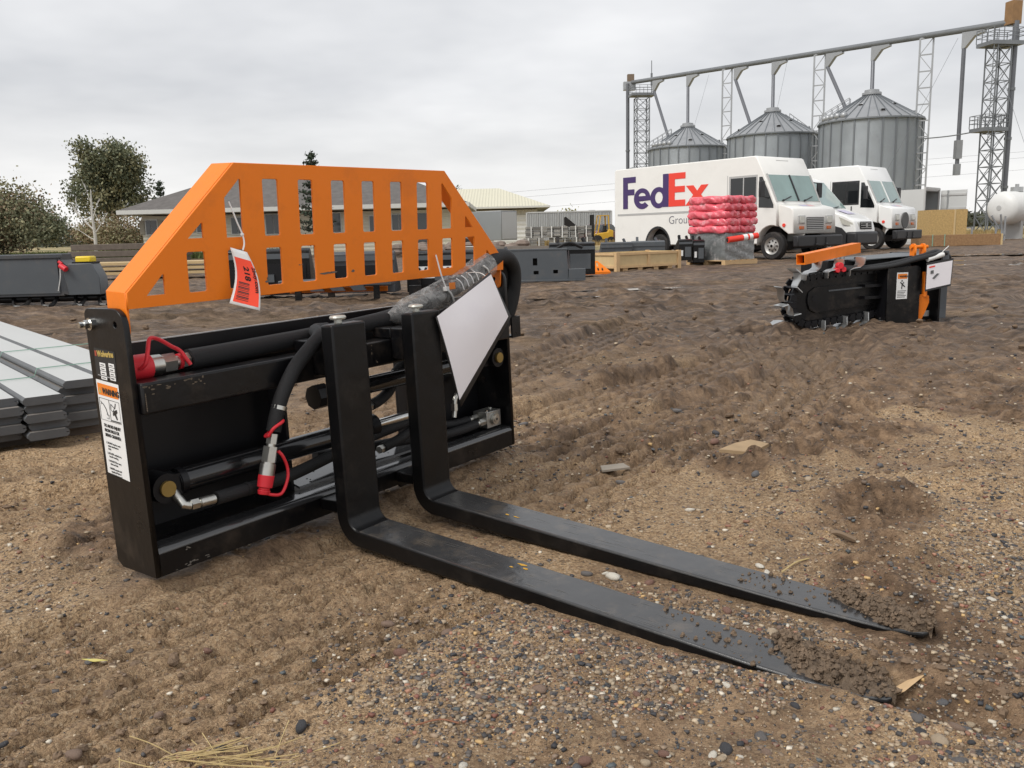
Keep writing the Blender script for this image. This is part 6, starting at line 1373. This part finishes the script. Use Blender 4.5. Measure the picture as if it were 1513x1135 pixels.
# ================================================================== BUILDINGS BEHIND THE YARD
m_siding = mat('beige_siding', (0.66, 0.62, 0.50), 0.6, var=0.06, vscale=1.0, wave=('Z', 1.45, .02))
m_shingle = mat('grey_shingles', (0.125, 0.115, 0.108), 0.85, var=0.35, vscale=3.5, bump=.03, bscale=4)
m_fascia = mat('white_fascia', (0.62, 0.62, 0.58), 0.5)
m_soffit = mat('soffit_tan', (0.50, 0.48, 0.42), 0.7)
m_wglass = mat('house_glass', (0.05, 0.055, 0.06), 0.08, spec=.7)
m_cream = mat('cream_metal_roof', (0.64, 0.61, 0.47), 0.5, var=.05, vscale=.5, wave=('X', 1.1, .04))
m_barnw = mat('cream_metal_wall', (0.52, 0.49, 0.41), 0.55, var=.05, vscale=.5, wave=('X', 1.1, .04))
def hip_roof(par, x0, x1, y0, y1, z0, zr, inset, m, th=.22):
    ym = (y0+y1)/2; r0, r1 = x0+inset, x1-inset
    b = MB().add([(x0, y0, z0), (x1, y0, z0), (x1, y1, z0), (x0, y1, z0), (r0, ym, zr), (r1, ym, zr)], [(0, 1, 5, 4), (1, 2, 5), (2, 3, 4, 5), (3, 0, 4)]); o = b.build('roof', m, par, smooth=False)
    MB().box(x0-.02, x1+.02, y0-.04, y0, z0-th, z0+.01).build('fascia', m_fascia, par); MB().box(x0-.04, x0, y0, y1, z0-th, z0+.01).build('fascia', m_fascia, par); MB().box(x1, x1+.04, y0, y1, z0-th, z0+.01).build('fascia', m_fascia, par)
    MB().box(x0, x1, y0, y1, z0-th-.03, z0-th).build('soffit', m_soffit, par); return o
hs = thing('house', 'beige sided low house with grey shingled hip roof behind the yard', 'house', (0, 0, 0))
MB().box(-21.2, -3.0, 50.4, 59.0, -.2, 2.30).build('wall', m_siding, hs)
hip_roof(hs, -22.1, -2.2, 49.3, 60.0, 2.62, 5.0, 5.6, m_shingle)
for x0, x1, z0, z1, shut in ((-20.95, -20.35, 1.28, 2.06, 1), (-18.0, -17.5, 1.35, 2.05, 1), (-14.0, -13.15, 1.15, 2.22, 0), (-10.5, -9.7, 1.15, 2.20, 0), (-8.0, -7.55, 1.05, 2.0, 0), (-6.7, -5.95, 1.2, 2.05, 0), (-16.0, -15.3, 1.2, 2.1, 0)):
    f = MB().box(x0-.07, x1+.07, 50.34, 50.41, z0-.07, z1+.07).build('window', m_fascia, hs)
    mid = (x0+x1)/2
    for a, b_ in ((x0, mid-.02), (mid+.02, x1)): MB().box(a, b_, 50.30, 50.338, z0, z1).build('pane', m_wglass, f)
    if shut:
        for a, b_ in ((x0-.38, x0-.10), (x1+.10, x1+.38)): MB().box(a, b_, 50.33, 50.38, z0, z1).build('shutter', mat('tan_shutter', (.34, .31, .24), .6), hs)
MB().box(-5.3, -4.2, 50.36, 50.41, -.1, 2.1).build('doorway', m_wglass, hs); MB().box(-5.2, -4.5, 50.30, 50.355, 1.0, 1.9).build('door', m_wglass, hs)
br = thing('metal_building', 'cream roofed metal building with wide white door beyond the house', 'building', (0, 0, 0))
MB().box(-13.0, 2.75, 80.6, 97, -.2, 3.05).build('wall', m_barnw, br)
hip_roof(br, -14.0, 3.85, 79.6, 98, 3.33, 5.45, 4.7, m_cream, .15)
f = MB().box(-1.35, 2.0, 80.50, 80.58, -.1, 2.55).build('garage_door', mat('door_white', (.68, .68, .65), .5, wave=('Z', .8, .03)), br); MB().box(-1.5, -1.36, 80.5, 80.59, -.1, 2.7).build('door_jamb', m_soffit, br); MB().box(-5.2, -3.4, 80.5, 80.59, 1.7, 2.6).build('window', m_wglass, br); MB().box(.3, .6, 80.3, 80.59, 2.72, 2.86).build('wall_lamp', m_under, br)
tr = thing('cargo_trailer', 'grey enclosed cargo trailer parked beside the cream metal building', 'trailer', (-.50, 62.0, -.07), math.atan2(.53, -.85))
m_trl = mat('trailer_grey', (.30, .315, .325), .45, .2, var=.06, vscale=1)
MB().box(0, 4.2, -2.2, 0, .45, 2.55).build('box', m_trl, tr, bevel=.04)
MB().box(-.012, -.002, -2.1, -.1, .55, 2.45).build('rear_door', mat('trailer_door_pale', (.50, .51, .52), .4, .2), tr); MB().box(1.9, 2.8, .002, .014, .6, 2.2).build('side_door', m_trl, tr)
for x in (2.2, 3.1): MB().cyl((x, .02, .33), (x, -.2, .33), .33, n=18).build('wheel', m_tyre, tr)
MB().bar((4.2, -1.1, .5), (5.4, -1.1, .45), .1).build('tongue', m_under, tr)
lc = thing('long_container', 'long pale grey container standing behind the forklift', 'container', (1.5, 70.0, -.07), .0)
MB().box(0.06, 6.84, 0.02, 2.4, .15, 2.50).build('walls', mat('container_grey', (.42, .43, .43), .5, var=.08, vscale=.6, wave=('X', 2.2, .05)), lc)
for x in (0, 6.84): MB().box(x-.06, x+.06, -.02, .10, 0, 2.56).build('corner_post', m_cfr, lc)
for k in range(1, 8): MB().box(.85*k, .85*k+.05, -.01, .018, .2, 2.46).build('wall_seam', m_cfr, lc)
for z in (.05, 2.50): MB().box(.07, 6.77, -.015, .10, z, z+.10).build('rail', m_cfr, lc)
MB().box(5.1, 5.6, .8, 1.3, 2.51, 2.66).build('roof_vent', m_cfr, lc)
# stone slabs in strapped bundles
m_slab = [mat('stone_slab_%d' % i, c, .85, var=.35, vscale=4, bump=.02, bscale=9) for i, c in enumerate(((.22, .21, .195), (.29, .275, .25), (.17, .165, .155)))]
def stone_bundle(x, y, z, w, d_, rz, lab, lay=6):
    t = thing('stone_bundle', lab, 'stone bundle', (x, y, z), rz, 'strapped bundles of stone slabs')
    for k in range(lay):
        h_ = .105; n_ = 3
        for i in range(n_): MB().box(-w/2+w*i/n_+rnd.uniform(0, .03), -w/2+w*(i+1)/n_-rnd.uniform(0, .03), -d_/2+rnd.uniform(-.05, .04), d_/2, k*h_, (k+1)*h_-.015+rnd.uniform(-.012, .006)).build('slab', m_slab[rnd.randrange(3)], t, smooth=False)
    for q in (-.28, .22): MB().box(q*w, q*w+.05, -d_/2-.07, -d_/2-.055, .0, lay*.105+.01).build('strap', m_nylon, t)
    return t
for i, (x, z, lab) in enumerate(((1.45, -.1, 'lower weathered stone bundle at the trailer end of the stack'), (2.95, -.1, 'lower middle stone bundle under two others'), (4.2, -.1, 'lower stone bundle at the forklift end of the stack'), (1.6, .54, 'upper stone bundle at the trailer end'), (2.85, .54, 'upper stone bundle in the middle of the stack'), (4.15, .54, 'upper stone bundle at the forklift end'))):
    stone_bundle(x, 50.0+rnd.uniform(-.2, .2), z, 1.22, 1.2, rnd.uniform(-.12, .12), lab)
# forklift and red car far behind
fl = thing('forklift', 'yellow forklift with black mast behind the stone bundles', 'forklift', (5.45, 60.0, -.07), .15)
m_fly = mat('forklift_yellow', (.62, .36, .03), .5, var=.1, vscale=2)
MB().prism([(.55, .35), (1.75, .35), (1.75, .95), (1.45, 1.05), (1.35, .85), (.85, .80), (.6, .75)], 'y', -.5, .5).build('body', m_fly, fl, bevel=.04)
for a, b_ in (((.65, -.45, .75), (.85, -.45, 1.95)), ((.65, .45, .75), (.85, .45, 1.95)), ((1.45, -.45, 1.0), (1.40, -.45, 1.95)), ((1.45, .45, 1.0), (1.40, .45, 1.95))): MB().bar(a, b_, .07).build('guard_post', m_fly, fl)
MB().box(.80, 1.45, -.5, .5, 1.95, 2.0).build('overhead_guard', m_fly, fl)
for y in (-.35, .25): MB().box(.28, .42, y, y+.12, .1, 2.05).build('mast', m_under, fl)
MB().box(.2, .28, -.5, .5, .4, .8).build('carriage', m_under, fl); MB().prism([(.95, .85), (1.3, .85), (1.35, 1.3), (1.2, 1.3), (1.15, .98)], 'y', -.25, .25).build('seat', m_under, fl)
for x, r_ in ((.60, .33), (1.55, .27)):
    for y in (-.55, .55): MB().cyl((x, y-.1, r_), (x, y+.1, r_), r_, n=20).build('wheel', m_tyre, fl)
MB().prism([(-1.6, 1.9), (-1.5, 1.95), (-.6, 1.2), (-.1, .8), (-.3, .7), (-.9, 1.1), (-1.6, 1.4)], 'y', -.12, .12).build('boom', m_under, fl)
ca = thing('parked_car', 'dark red car parked at the end of the long container', 'car', (7.2, 66.0, -.07), .9)
MB().prism([(-2.1, .35), (2.1, .35), (2.15, .75), (1.1, .92), (-1.9, .95), (-2.15, .80)], 'y', -.85, .85).build('body', mat('car_dark_red', (.13, .012, .018), .25, coat=.6), ca, bevel=.06); MB().prism([(-1.7, .93), (1.0, .92), (.35, 1.40), (-1.1, 1.42)], 'y', -.72, .72).build('cabin', m_wglass, ca, bevel=.05)
MB().prism([(.25, 1.40), (-1.05, 1.42), (-1.0, 1.45), (.2, 1.44)], 'y', -.68, .68).build('car_roof', bpy.data.materials['car_dark_red'], ca)
for x in (-1.3, 1.35):
    for y in (-.8, .8): MB().cyl((x, y-.1, .32), (x, y+.1, .32), .32, n=18).build('wheel', m_tyre, ca)
# timbers, lumber, white bag, bits between
for k in range(9):
    r_, c = divmod(k, 3); tag(MB().bar((-17.9+.15*r_, 35.0+.34*c, .10+.27*r_), (-13.0+.3*rnd.random(), 34.2+.34*c, .10+.27*r_), .30, .24).build('timber_beam', m_timber, bevel=.02), ('dark weathered timber beam on top of the long pile' if r_ == 2 else 'dark weathered timber beam within the long pile'), 'timber beam', 'timber beams piled behind the tiller')
for k in range(12):
    r_, c = divmod(k, 4); tag(MB().bar((-11.2+rnd.uniform(-.4, .3), 22.0+.30*c, .0+.12*r_), (-5.6+rnd.uniform(-.5, .5), 21.4+.30*c, .0+.12*r_), .26, .07).build('lumber_board', m_lumber, bevel=.005), ('yellow lumber board lying on top of the low pile' if r_ == 2 else 'yellow lumber board inside the low pile'), 'board', 'lumber boards piled behind the guard')
tag(MB().bar((-1.6, 26.0, .26), (2.3, 25.5, .22), .25, .30).build('timber_beam', mat('grey_old_wood', (.20, .175, .15), .85, var=.3, vscale=4)), 'grey old wooden beam lying before the stone bundles', 'timber beam')
for x, y, w, z, lab in ((.75, 24.0, .30, .18, 'white crumpled sack standing behind the grey plate'), (-9.5, 24.0, .75, .45, 'white covered heap seen through the upper slots'), (-1.2, 27.5, .6, .30, 'white plastic sheet lying near the cargo trailer')):
    bg = MB(); n0 = 14
    for j in range(8):
        for i in range(n0): a = 2*PI*i/n0; q = 1+.22*math.sin(3*a+j)+rnd.uniform(-.08, .08); f_ = math.sin(PI*(j+1)/9.5); bg.v.append((x+w*.5*q*math.cos(a)*(.6+.5*f_), y+w*.4*q*math.sin(a)*(.6+.5*f_), z*.0-.1+(z+.2)*j/7))
    bg.f = [(j*n0+i, j*n0+(i+1) % n0, (j+1)*n0+(i+1) % n0, (j+1)*n0+i) for j in range(7) for i in range(n0)] + [tuple(range(7*n0, 8*n0))]
    tag(bg.build('white_sack', mat('white_plastic_%d' % int(w*100), (.72, .72, .70), .5, var=.1, vscale=5), ang=60), lab, 'sack')
rub_ = MB()
for k in range(160):
    x, y = rnd.uniform(-6.0, 1.0), rnd.uniform(40, 46); s_ = rnd.uniform(.08, .3); rub_.ell((x, y, -.12+s_*.4+rnd.random()*.35), (s_*1.3, s_, s_*.7), 6, 4)
rub_ = rub_.build('rubble', mat('rubble_grey', (.22, .17, .14), .9, var=.5, vscale=2)); rub_['kind'] = 'stuff'; rub_['label'] = 'low heap of broken rubble before the trailer'
for x in (17.9, 18.8): pass
tag(MB().box(22.0, 24.0, 52, 52.5, .0, .22).box(22.0, 24.0, 52, 52.5, .24, .44).box(22.0, 24.0, 52, 52.5, .46, .66).build('steel_beams', mat('rusty_beam', (.10, .05, .035), .8, var=.3, vscale=3)), 'three rusty steel beams stacked near the white tank', 'beams')

# ================================================================== TREES AND PLANTS
def leaf_mat(name, c, v=.35):
    m = mat(name, c, .75, var=v, vscale=.9, spec=.2); m.node_tree.nodes['Principled BSDF'].inputs['Transmission Weight'].default_value = 0.0; return m
m_leaf = [leaf_mat('leaves_dark', (.12, .135, .085)), leaf_mat('leaves_mid', (.18, .19, .115)), leaf_mat('leaves_olive', (.25, .235, .135)), leaf_mat('leaves_brown', (.28, .21, .135))]
m_bark = mat('grey_bark', (.11, .09, .075), .9, var=.3, vscale=4); m_birch = mat('white_birch_bark', (.55, .53, .49), .8, var=.25, vscale=3); m_needle = leaf_mat('pine_needles', (.05, .068, .045))
def limbs(b, p, d, L, r, lev, tips, spread=.6):
    n_ = 4; pts = [p]; q = p.copy(); dd = d.copy()
    for i in range(n_): dd = (dd + Vector((rnd.uniform(-.18, .18), rnd.uniform(-.18, .18), rnd.uniform(-.05, .15)))).normalized(); q = q + dd*L/n_; pts.append(q.copy())
    b.tube(pts, r, 6, rs=[r*(1-.6*i/n_) for i in range(n_+1)], cap=False); tips.append((pts[-1], lev)); tips.append((pts[-2], lev))
    if lev > 0:
        for k in range(3 if lev > 1 else 2):
            a = rnd.uniform(0, 2*PI); s = Vector((math.cos(a), math.sin(a), rnd.uniform(.1, .7))); limbs(b, pts[rnd.choice((2, 3, 4))], (dd*(1-spread)+s*spread).normalized(), L*rnd.uniform(.55, .75), r*.5, lev-1, tips, spread)
def leaves(n, centers, rad, size, rs_):
    C = np.array([c[:] for c in centers]); pick = rs_.randint(0, len(C), n); P = C[pick] + rs_.randn(n, 3)*np.array([rad, rad, rad*.75]); A = rs_.randn(n, 3); A /= np.linalg.norm(A, axis=1)[:, None]; Bq = np.cross(A, rs_.randn(n, 3)); Bq /= np.linalg.norm(Bq, axis=1)[:, None]
    s = size*rs_.uniform(.6, 1.4, (n, 1)); v = np.stack([P-A*s, P+Bq*s*.6, P+A*s, P-Bq*s*.6], 1).reshape(-1, 3); return v, np.arange(n*4).reshape(-1, 4)
def tree(name, lab, x, y, H, R, nleaf, size, mats, trunk_r, lev=3, bare=.0, bark=None, clump=.55, cat='tree', low=.25, group=None, seed=1):
    rs_ = np.random.RandomState(seed); z0 = zfield(x, y); t = thing(name, lab, cat, (x, y, z0-.05), 0, group); b = MB(); tips = []
    limbs(b, Vector((0, 0, 0)), Vector((rnd.uniform(-.05, .05), 0, 1)), H*.45, trunk_r, 0, tips, .5)
    top = tips[0][0]
    for k in range(7): a = 2*PI*k/7+rnd.uniform(-.3, .3); h0 = rnd.uniform(low, .45); limbs(b, Vector((top.x*h0*2, top.y*h0*2, H*h0)), Vector((math.cos(a)*R*.9, math.sin(a)*R*.9, H*.55)).normalized(), H*rnd.uniform(.28, .38), trunk_r*.45, lev-1, tips, .55)
    b.build('trunk', bark or m_bark, t, ang=60)
    cs = [p for p, l in tips if p.z > H*low]
    for k in range(int(len(cs)*.6)): a, q = rnd.uniform(0, 2*PI), rnd.random()**.5; cs.append(Vector((R*q*math.cos(a), R*q*math.sin(a), H*(low+.12+(1-low-.15)*rnd.random()*(1-.5*q*q)))))
    per = nleaf//len(mats)
    for i, m in enumerate(mats):
        sub = [c for j, c in enumerate(cs) if j % len(mats) == i] or cs; v, f = leaves(per, sub, clump, size, rs_); me = mesh_np('crown', v, f, False); me.materials.append(m); o = bpy.data.objects.new('crown', me); COL.objects.link(o); o.parent = t; o['kind'] = 'stuff'
    return t
tree('cottonwood_tree', 'tall full green cottonwood tree behind the white birch', -35.2, 78.0, 9.5, 3.4, 24000, .13, m_leaf[:3], .32, 3, clump=.48, seed=2)
bt_ = thing('birch_tree', 'bare white barked birch tree in front of the cottonwood', 'tree', (-28.6, 60.0, -.1)); b = MB(); tips = []
b.tube([(0, 0, 0), (.05, 0, 1.5), (-.02, .02, 3.0), (.08, 0, 4.6)], .12, 8, rs=[.13, .11, .08, .03]); limbs(b, Vector((.03, 0, 1.6)), Vector((.6, .1, .8)), 1.8, .05, 1, tips); limbs(b, Vector((.0, 0, 1.9)), Vector((-.6, .1, .7)), 2.4, .06, 1, tips); limbs(b, Vector((-.02, 0, 2.6)), Vector((.5, .0, .9)), 1.5, .04, 1, tips); limbs(b, Vector((0, 0, 1.2)), Vector((-.9, 0, .35)), 1.6, .04, 1, tips); limbs(b, Vector((.05, 0, 3.6)), Vector((-.3, 0, 1)), 1.5, .03, 1, tips); b.build('trunk', m_birch, bt_)
def pine(name, lab, x, y, H, R, z0=None):
    t = thing(name, lab, 'tree', (x, y, zfield(x, y) if z0 is None else z0)); MB().cyl((0, 0, 0), (0, 0, H), .16, .02, n=8).build('trunk', m_bark, t); v = []; rs_ = np.random.RandomState(5); b = MB(); cen = []
    for k in range(13):
        z = H*(.12+.86*k/12); r_ = R*(1-.88*(k/12))*(1 if k % 2 else .7)
        for j in range(7): a = 2*PI*j/7+k*.7+rnd.uniform(-.2, .2); e = Vector((r_*math.cos(a), r_*math.sin(a), z-.12*r_+.25)); b.bar((0, 0, z), e, .05); cen += [e*f+Vector((0, 0, z))*(1-f) for f in (.35, .6, .85, 1.0)]
    b.build('branches', m_bark, t); vv, ff = leaves(2600, cen, .08, .075, rs_); me = mesh_np('crown', vv, ff, False); me.materials.append(m_needle); o = bpy.data.objects.new('crown', me); COL.objects.link(o); o.parent = t; o['kind'] = 'stuff'; return t
pine('pine_tree', 'dark pine tree in front of the house, tip above the orange guard', -10.0, 45.0, 5.0, 1.3); pine('pine_tree', 'small dark pine tree showing over the corner of the house roof', -26.2, 66.0, 5.2, 1.5)
def shrub(name, lab, x, y, H, R, n, size, mats, seed, cat='shrub', group=None): return tree(name, lab, x, y, H, R, n, size, mats, .07, 2, clump=R*.28, cat=cat, low=.08, group=group, seed=seed)
shrub('leafy_tree', 'olive brown leafy tree at the edge of the field left of the birch', -29.3, 50.0, 4.2, 2.4, 16000, .09, [m_leaf[2], m_leaf[3], m_leaf[1]], 11, 'tree')
shrub('brush', 'tangled brown brush under the cottonwood beside the birch', -30.5, 68.0, 3.2, 2.4, 5000, .09, [m_leaf[3], m_leaf[2]], 12); shrub('brush', 'brown green thicket between birch and house corner', -26.8, 70.0, 4.2, 2.0, 6000, .10, [m_leaf[1], m_leaf[3]], 13); shrub('brush', 'dark green thicket by the house corner', -24.5, 66.0, 3.4, 1.5, 5000, .10, [m_leaf[0], m_leaf[1]], 14)
shrub('round_tree', 'dark round tree far across the field', -80.0, 150.0, 6.8, 3.6, 5000, .22, [m_leaf[0], m_leaf[1]], 15, 'tree'); shrub('round_tree', 'pale green tree beside the dark round tree across the field', -86.0, 160.0, 6.0, 3.6, 4000, .22, [m_leaf[1], m_leaf[2]], 16, 'tree'); shrub('round_tree', 'rust brown low tree across the field', -72.0, 150.0, 4.4, 3.2, 4000, .2, [m_leaf[3], m_leaf[2]], 17, 'tree')
shrub('yellow_bush', 'yellow green bush top rising behind the long container', 6.2, 90.0, 3.6, 1.3, 2500, .12, [leaf_mat('leaves_yellow', (.26, .24, .07))], 18); shrub('yellow_bush', 'low pale bush top behind the container end', 4.2, 92.0, 3.0, 1.2, 1800, .12, [m_leaf[2]], 19)
for i, (x, y, h_) in enumerate(((-6.5, 118, 7.2), (-4.2, 118, 7.0), (-1.5, 120, 6.6))): shrub('treetop', 'dark treetop peeping over the cream metal roof', x, y, h_, 1.3, 1200, .16, [m_leaf[0]], 20+i, 'tree', 'treetops behind the metal building')
bare = thing('bare_shrub', 'thin bare brownish shrub near the open container door', 'shrub', (22.4, 43.0, -.1)); b = MB(); tips = []
for k in range(5): limbs(b, Vector((0, 0, 0)), Vector((rnd.uniform(-.5, .5), rnd.uniform(-.5, .5), 1)), 1.0, .02, 2, tips, .5)
b.build('stems', mat('red_brown_twig', (.14, .075, .05), .9), bare)
tl = []
rsT = np.random.RandomState(31); P = np.stack([rsT.uniform(90, 260, 16000), rsT.uniform(250, 330, 16000), np.zeros(16000)], 1); P[:, 2] = rsT.rand(16000)**1.5*(2.0+3.5*fbm(P[:, 0]*.06, P[:, 1]*.02, 3, 1)) + .3
P2 = np.stack([rsT.uniform(-320, -40, 16000), rsT.uniform(330, 400, 16000), np.zeros(16000)], 1); P2[:, 2] = rsT.rand(16000)**1.5*(4.0+7*fbm(P2[:, 0]*.05, P2[:, 1]*.02, 3, 2)) + .5
P = np.concatenate([P, P2]); A = rsT.randn(len(P), 3)*.5; Bq = rsT.randn(len(P), 3)*.5; v = np.stack([P-A, P+Bq, P+A, P-Bq], 1).reshape(-1, 3); me = mesh_np('far_treeline', v, np.arange(len(v)).reshape(-1, 4), False); me.materials.append(leaf_mat('far_foliage', (.075, .08, .055))); o = bpy.data.objects.new('far_treeline', me); COL.objects.link(o); o['kind'] = 'stuff'; o['label'] = 'low far treeline along the horizon'

# grass blades along the edge of the field, at the yard's left
def blades(name, pos, h0, h1, w, m, lean=.35, seed=3):
    rs_ = np.random.RandomState(seed); n = len(pos); a = rs_.rand(n)*2*PI; h_ = rs_.uniform(h0, h1, n); d_ = np.stack([np.cos(a), np.sin(a), np.zeros(n)], 1); s = np.stack([-np.sin(a), np.cos(a), np.zeros(n)], 1)*w; tip = pos + d_*(h_*lean*rs_.rand(n))[:, None] + np.stack([np.zeros(n), np.zeros(n), h_], 1); mid = (pos*.5+tip*.5) + d_*-(h_*.08)[:, None]
    v = np.stack([pos-s, pos+s, mid+s*.7, tip, mid-s*.7], 1).reshape(-1, 3); f = np.arange(n*5).reshape(-1, 5); me = mesh_np(name, v, f, False); me.materials.append(m); o = bpy.data.objects.new(name, me); COL.objects.link(o); o['kind'] = 'stuff'; return o
rsG = np.random.RandomState(8); n = 26000; x = rsG.uniform(-48, -12, n); y = 47 + rsG.rand(n)**1.5*30; pos = np.stack([x, y, np.full(n, -.12)], 1)
blades('field_grass', pos, .15, .55, .035, mat('green_field_grass', (.12, .15, .045), .8, var=.4, vscale=.6))['label'] = 'rough green grass along the far edge of the yard'
n = 16000; x = np.concatenate([rsG.uniform(14, 60, n//2), rsG.uniform(2, 12, n//2)]); y = 58 + rsG.rand(n)**1.5*26; pos = np.stack([x, y, np.full(n, -.1)], 1); blades('dry_grass', pos, .15, .45, .035, mat('dry_yellow_grass', (.36, .26, .11), .8, var=.35, vscale=.6), seed=4)['label'] = 'dry yellow grass beyond the parked vans'

# ================================================================== SMALL THINGS ON THE MUD
m_straw = mat('dry_straw', (.50, .38, .18), .7, var=.25, vscale=30)
sw = MB()
for k in range(60):
    x, y = -.47+rnd.gauss(0, .065), 1.062+rnd.gauss(0, .014); a = rnd.uniform(0, 2*PI) if k < 20 else rnd.uniform(-.4, .5); L = rnd.uniform(.03, .10); z = zat(x, y)+.004; up_ = rnd.uniform(0, .45) if k < 9 else .05
    sw.tube(spline([(x, y, z), (x+math.cos(a)*L*.5, y+math.sin(a)*L*.5, z+L*up_*.7), (x+math.cos(a)*L, y+math.sin(a)*L, z+L*up_+.002)], 3), .0007, 4)
sw = sw.build('straw_clump', m_straw); tag(sw, 'clump of dry yellow straw lying on the mud', 'straw')
def chip(name, lab, cat, pts, m, th):
    k = len(pts); zc = max(zat(x, y) for x, y in pts)+.004; b = MB().add([(x, y, zc) for x, y in pts] + [(x, y, zc+th) for x, y in pts], [tuple(range(k)), tuple(range(2*k-1, k-1, -1))] + [(i, (i+1) % k, k+(i+1) % k, k+i) for i in range(k)]); return tag(b.build(name, m, smooth=False), lab, cat)
m_splint = mat('fresh_split_wood', (.58, .40, .22), .7, var=.3, vscale=30, bump=.002, bscale=90)
o = tag(MB().add([(0, 0, 0), (.012, -.006, .012), (.014, .012, .010), (.085, .040, .030), (.090, .052, .026), (.0, .014, .004)], [(0, 1, 3, 4, 5), (1, 2, 3), (2, 4, 3), (0, 5, 2, 1), (5, 4, 2)]).build('wood_splinter', m_splint, smooth=False), 'pale split wood splinter sticking out at the fork tip', 'splinter'); o.location = (.585, 1.225, -.012)
chip('wood_scrap', 'flat tan plank scrap lying on the mud beyond the forks', 'wood scrap', [(.63, 2.545), (.72, 2.50), (.80, 2.60), (.76, 2.66), (.70, 2.62)], mat('tan_scrap', (.36, .25, .14), .8, var=.3, vscale=20), .010)
chip('wood_scrap', 'grey flat chip of wood beside the tyre track', 'wood scrap', [(.27, 2.53), (.36, 2.56), (.345, 2.61), (.27, 2.585)], mat('grey_scrap', (.30, .26, .21), .8, var=.3, vscale=20), .006)
chip('leaf', 'small yellow leaf sliver on the tyre marks', 'leaf', [(-.772, 1.405), (-.745, 1.394), (-.722, 1.398), (-.747, 1.404)], mat('yellow_leaf', (.60, .52, .16), .6), .001)
tag(MB().tube(spline([(.555, 1.69, zat(.555, 1.69)+.004), (.60, 1.725, zat(.60, 1.72)+.008), (.66, 1.765, zat(.66, 1.765)+.006)], 4), .0018, 5).build('stick', m_straw), 'thin straight dry stalk beside the fork', 'stalk')
tag(MB().tube(spline([(.70, 1.875, zat(.70, 1.875)+.006), (.735, 1.868, zat(.735, 1.868)+.012), (.775, 1.855, zat(.775, 1.855)+.006)], 4), .0065, 6, rs=None).build('stick', mat('dead_twig', (.20, .14, .09), .8)), 'short thick dead twig on the gravel', 'twig')
tag(MB().tube(spline([(-.16, 1.145, zat(-.16, 1.145)+.003), (-.12, 1.155, zat(-.12, 1.155)+.005), (-.09, 1.15, zat(-.09, 1.15)+.003)], 4), .0014, 5).build('stick', mat('rust_twig', (.25, .11, .06), .8)), 'tiny rust brown twig among pebbles', 'twig')
# clods of mud scattered over the churned parts
cl_ = MB()
for k in range(4200):
    y = 1.0/math.sqrt(rnd.random()*(1-(1.0/9)**2)+(1.0/9)**2); x = rnd.uniform(-1, 1)*(.66*y+.2); lx_ = (x-FO.x)*UX+(y-FO.y)*UY; ly_ = -(x-FO.x)*UY+(y-FO.y)*UX
    if -.1 < lx_ < 1.3 and -1.35 < ly_ < .25 and not (.53 < lx_ < .64): continue
    cl_.v = cl_.v; r_ = .0025*math.exp(1.3*rnd.random()**2)*(1+.45*(y-1)) if y < 5 else rnd.uniform(.008, .028); cl_pts.append((x, y, r_)) if 'cl_pts' in globals() else globals().__setitem__('cl_pts', [(x, y, r_)])
xs = np.array([p[0] for p in cl_pts]); ys_ = np.array([p[1] for p in cl_pts]); zs, ms = ground_height(xs, ys_, np.full(xs.shape, .02)); fb = fbm(xs*2.3+3, ys_*2.3, 3, 1)
for (x, y, r_), z, m_, q in zip(cl_pts, zs, ms, fb):
    if m_ < .30 + .3*rnd.random(): continue
    n0 = len(cl_.v); cl_.ell((x, y, z+r_*.15), (r_*rnd.uniform(.9, 1.4), r_, r_*rnd.uniform(.6, 1.0)), 7, 5)
    for i in range(n0, len(cl_.v)): c0 = Vector((x, y, z+r_*.25)); cl_.v[i] = tuple(c0 + (Vector(cl_.v[i])-c0)*rnd.uniform(.7, 1.25))
cl_ = cl_.build('mud_clods', mat('mud_clod', (.17, .115, .073), .85, var=.6, vscale=40, bump=.004, bscale=120), ang=20); cl_['kind'] = 'stuff'; cl_['label'] = 'crumbled mud clods scattered over the churned yard'
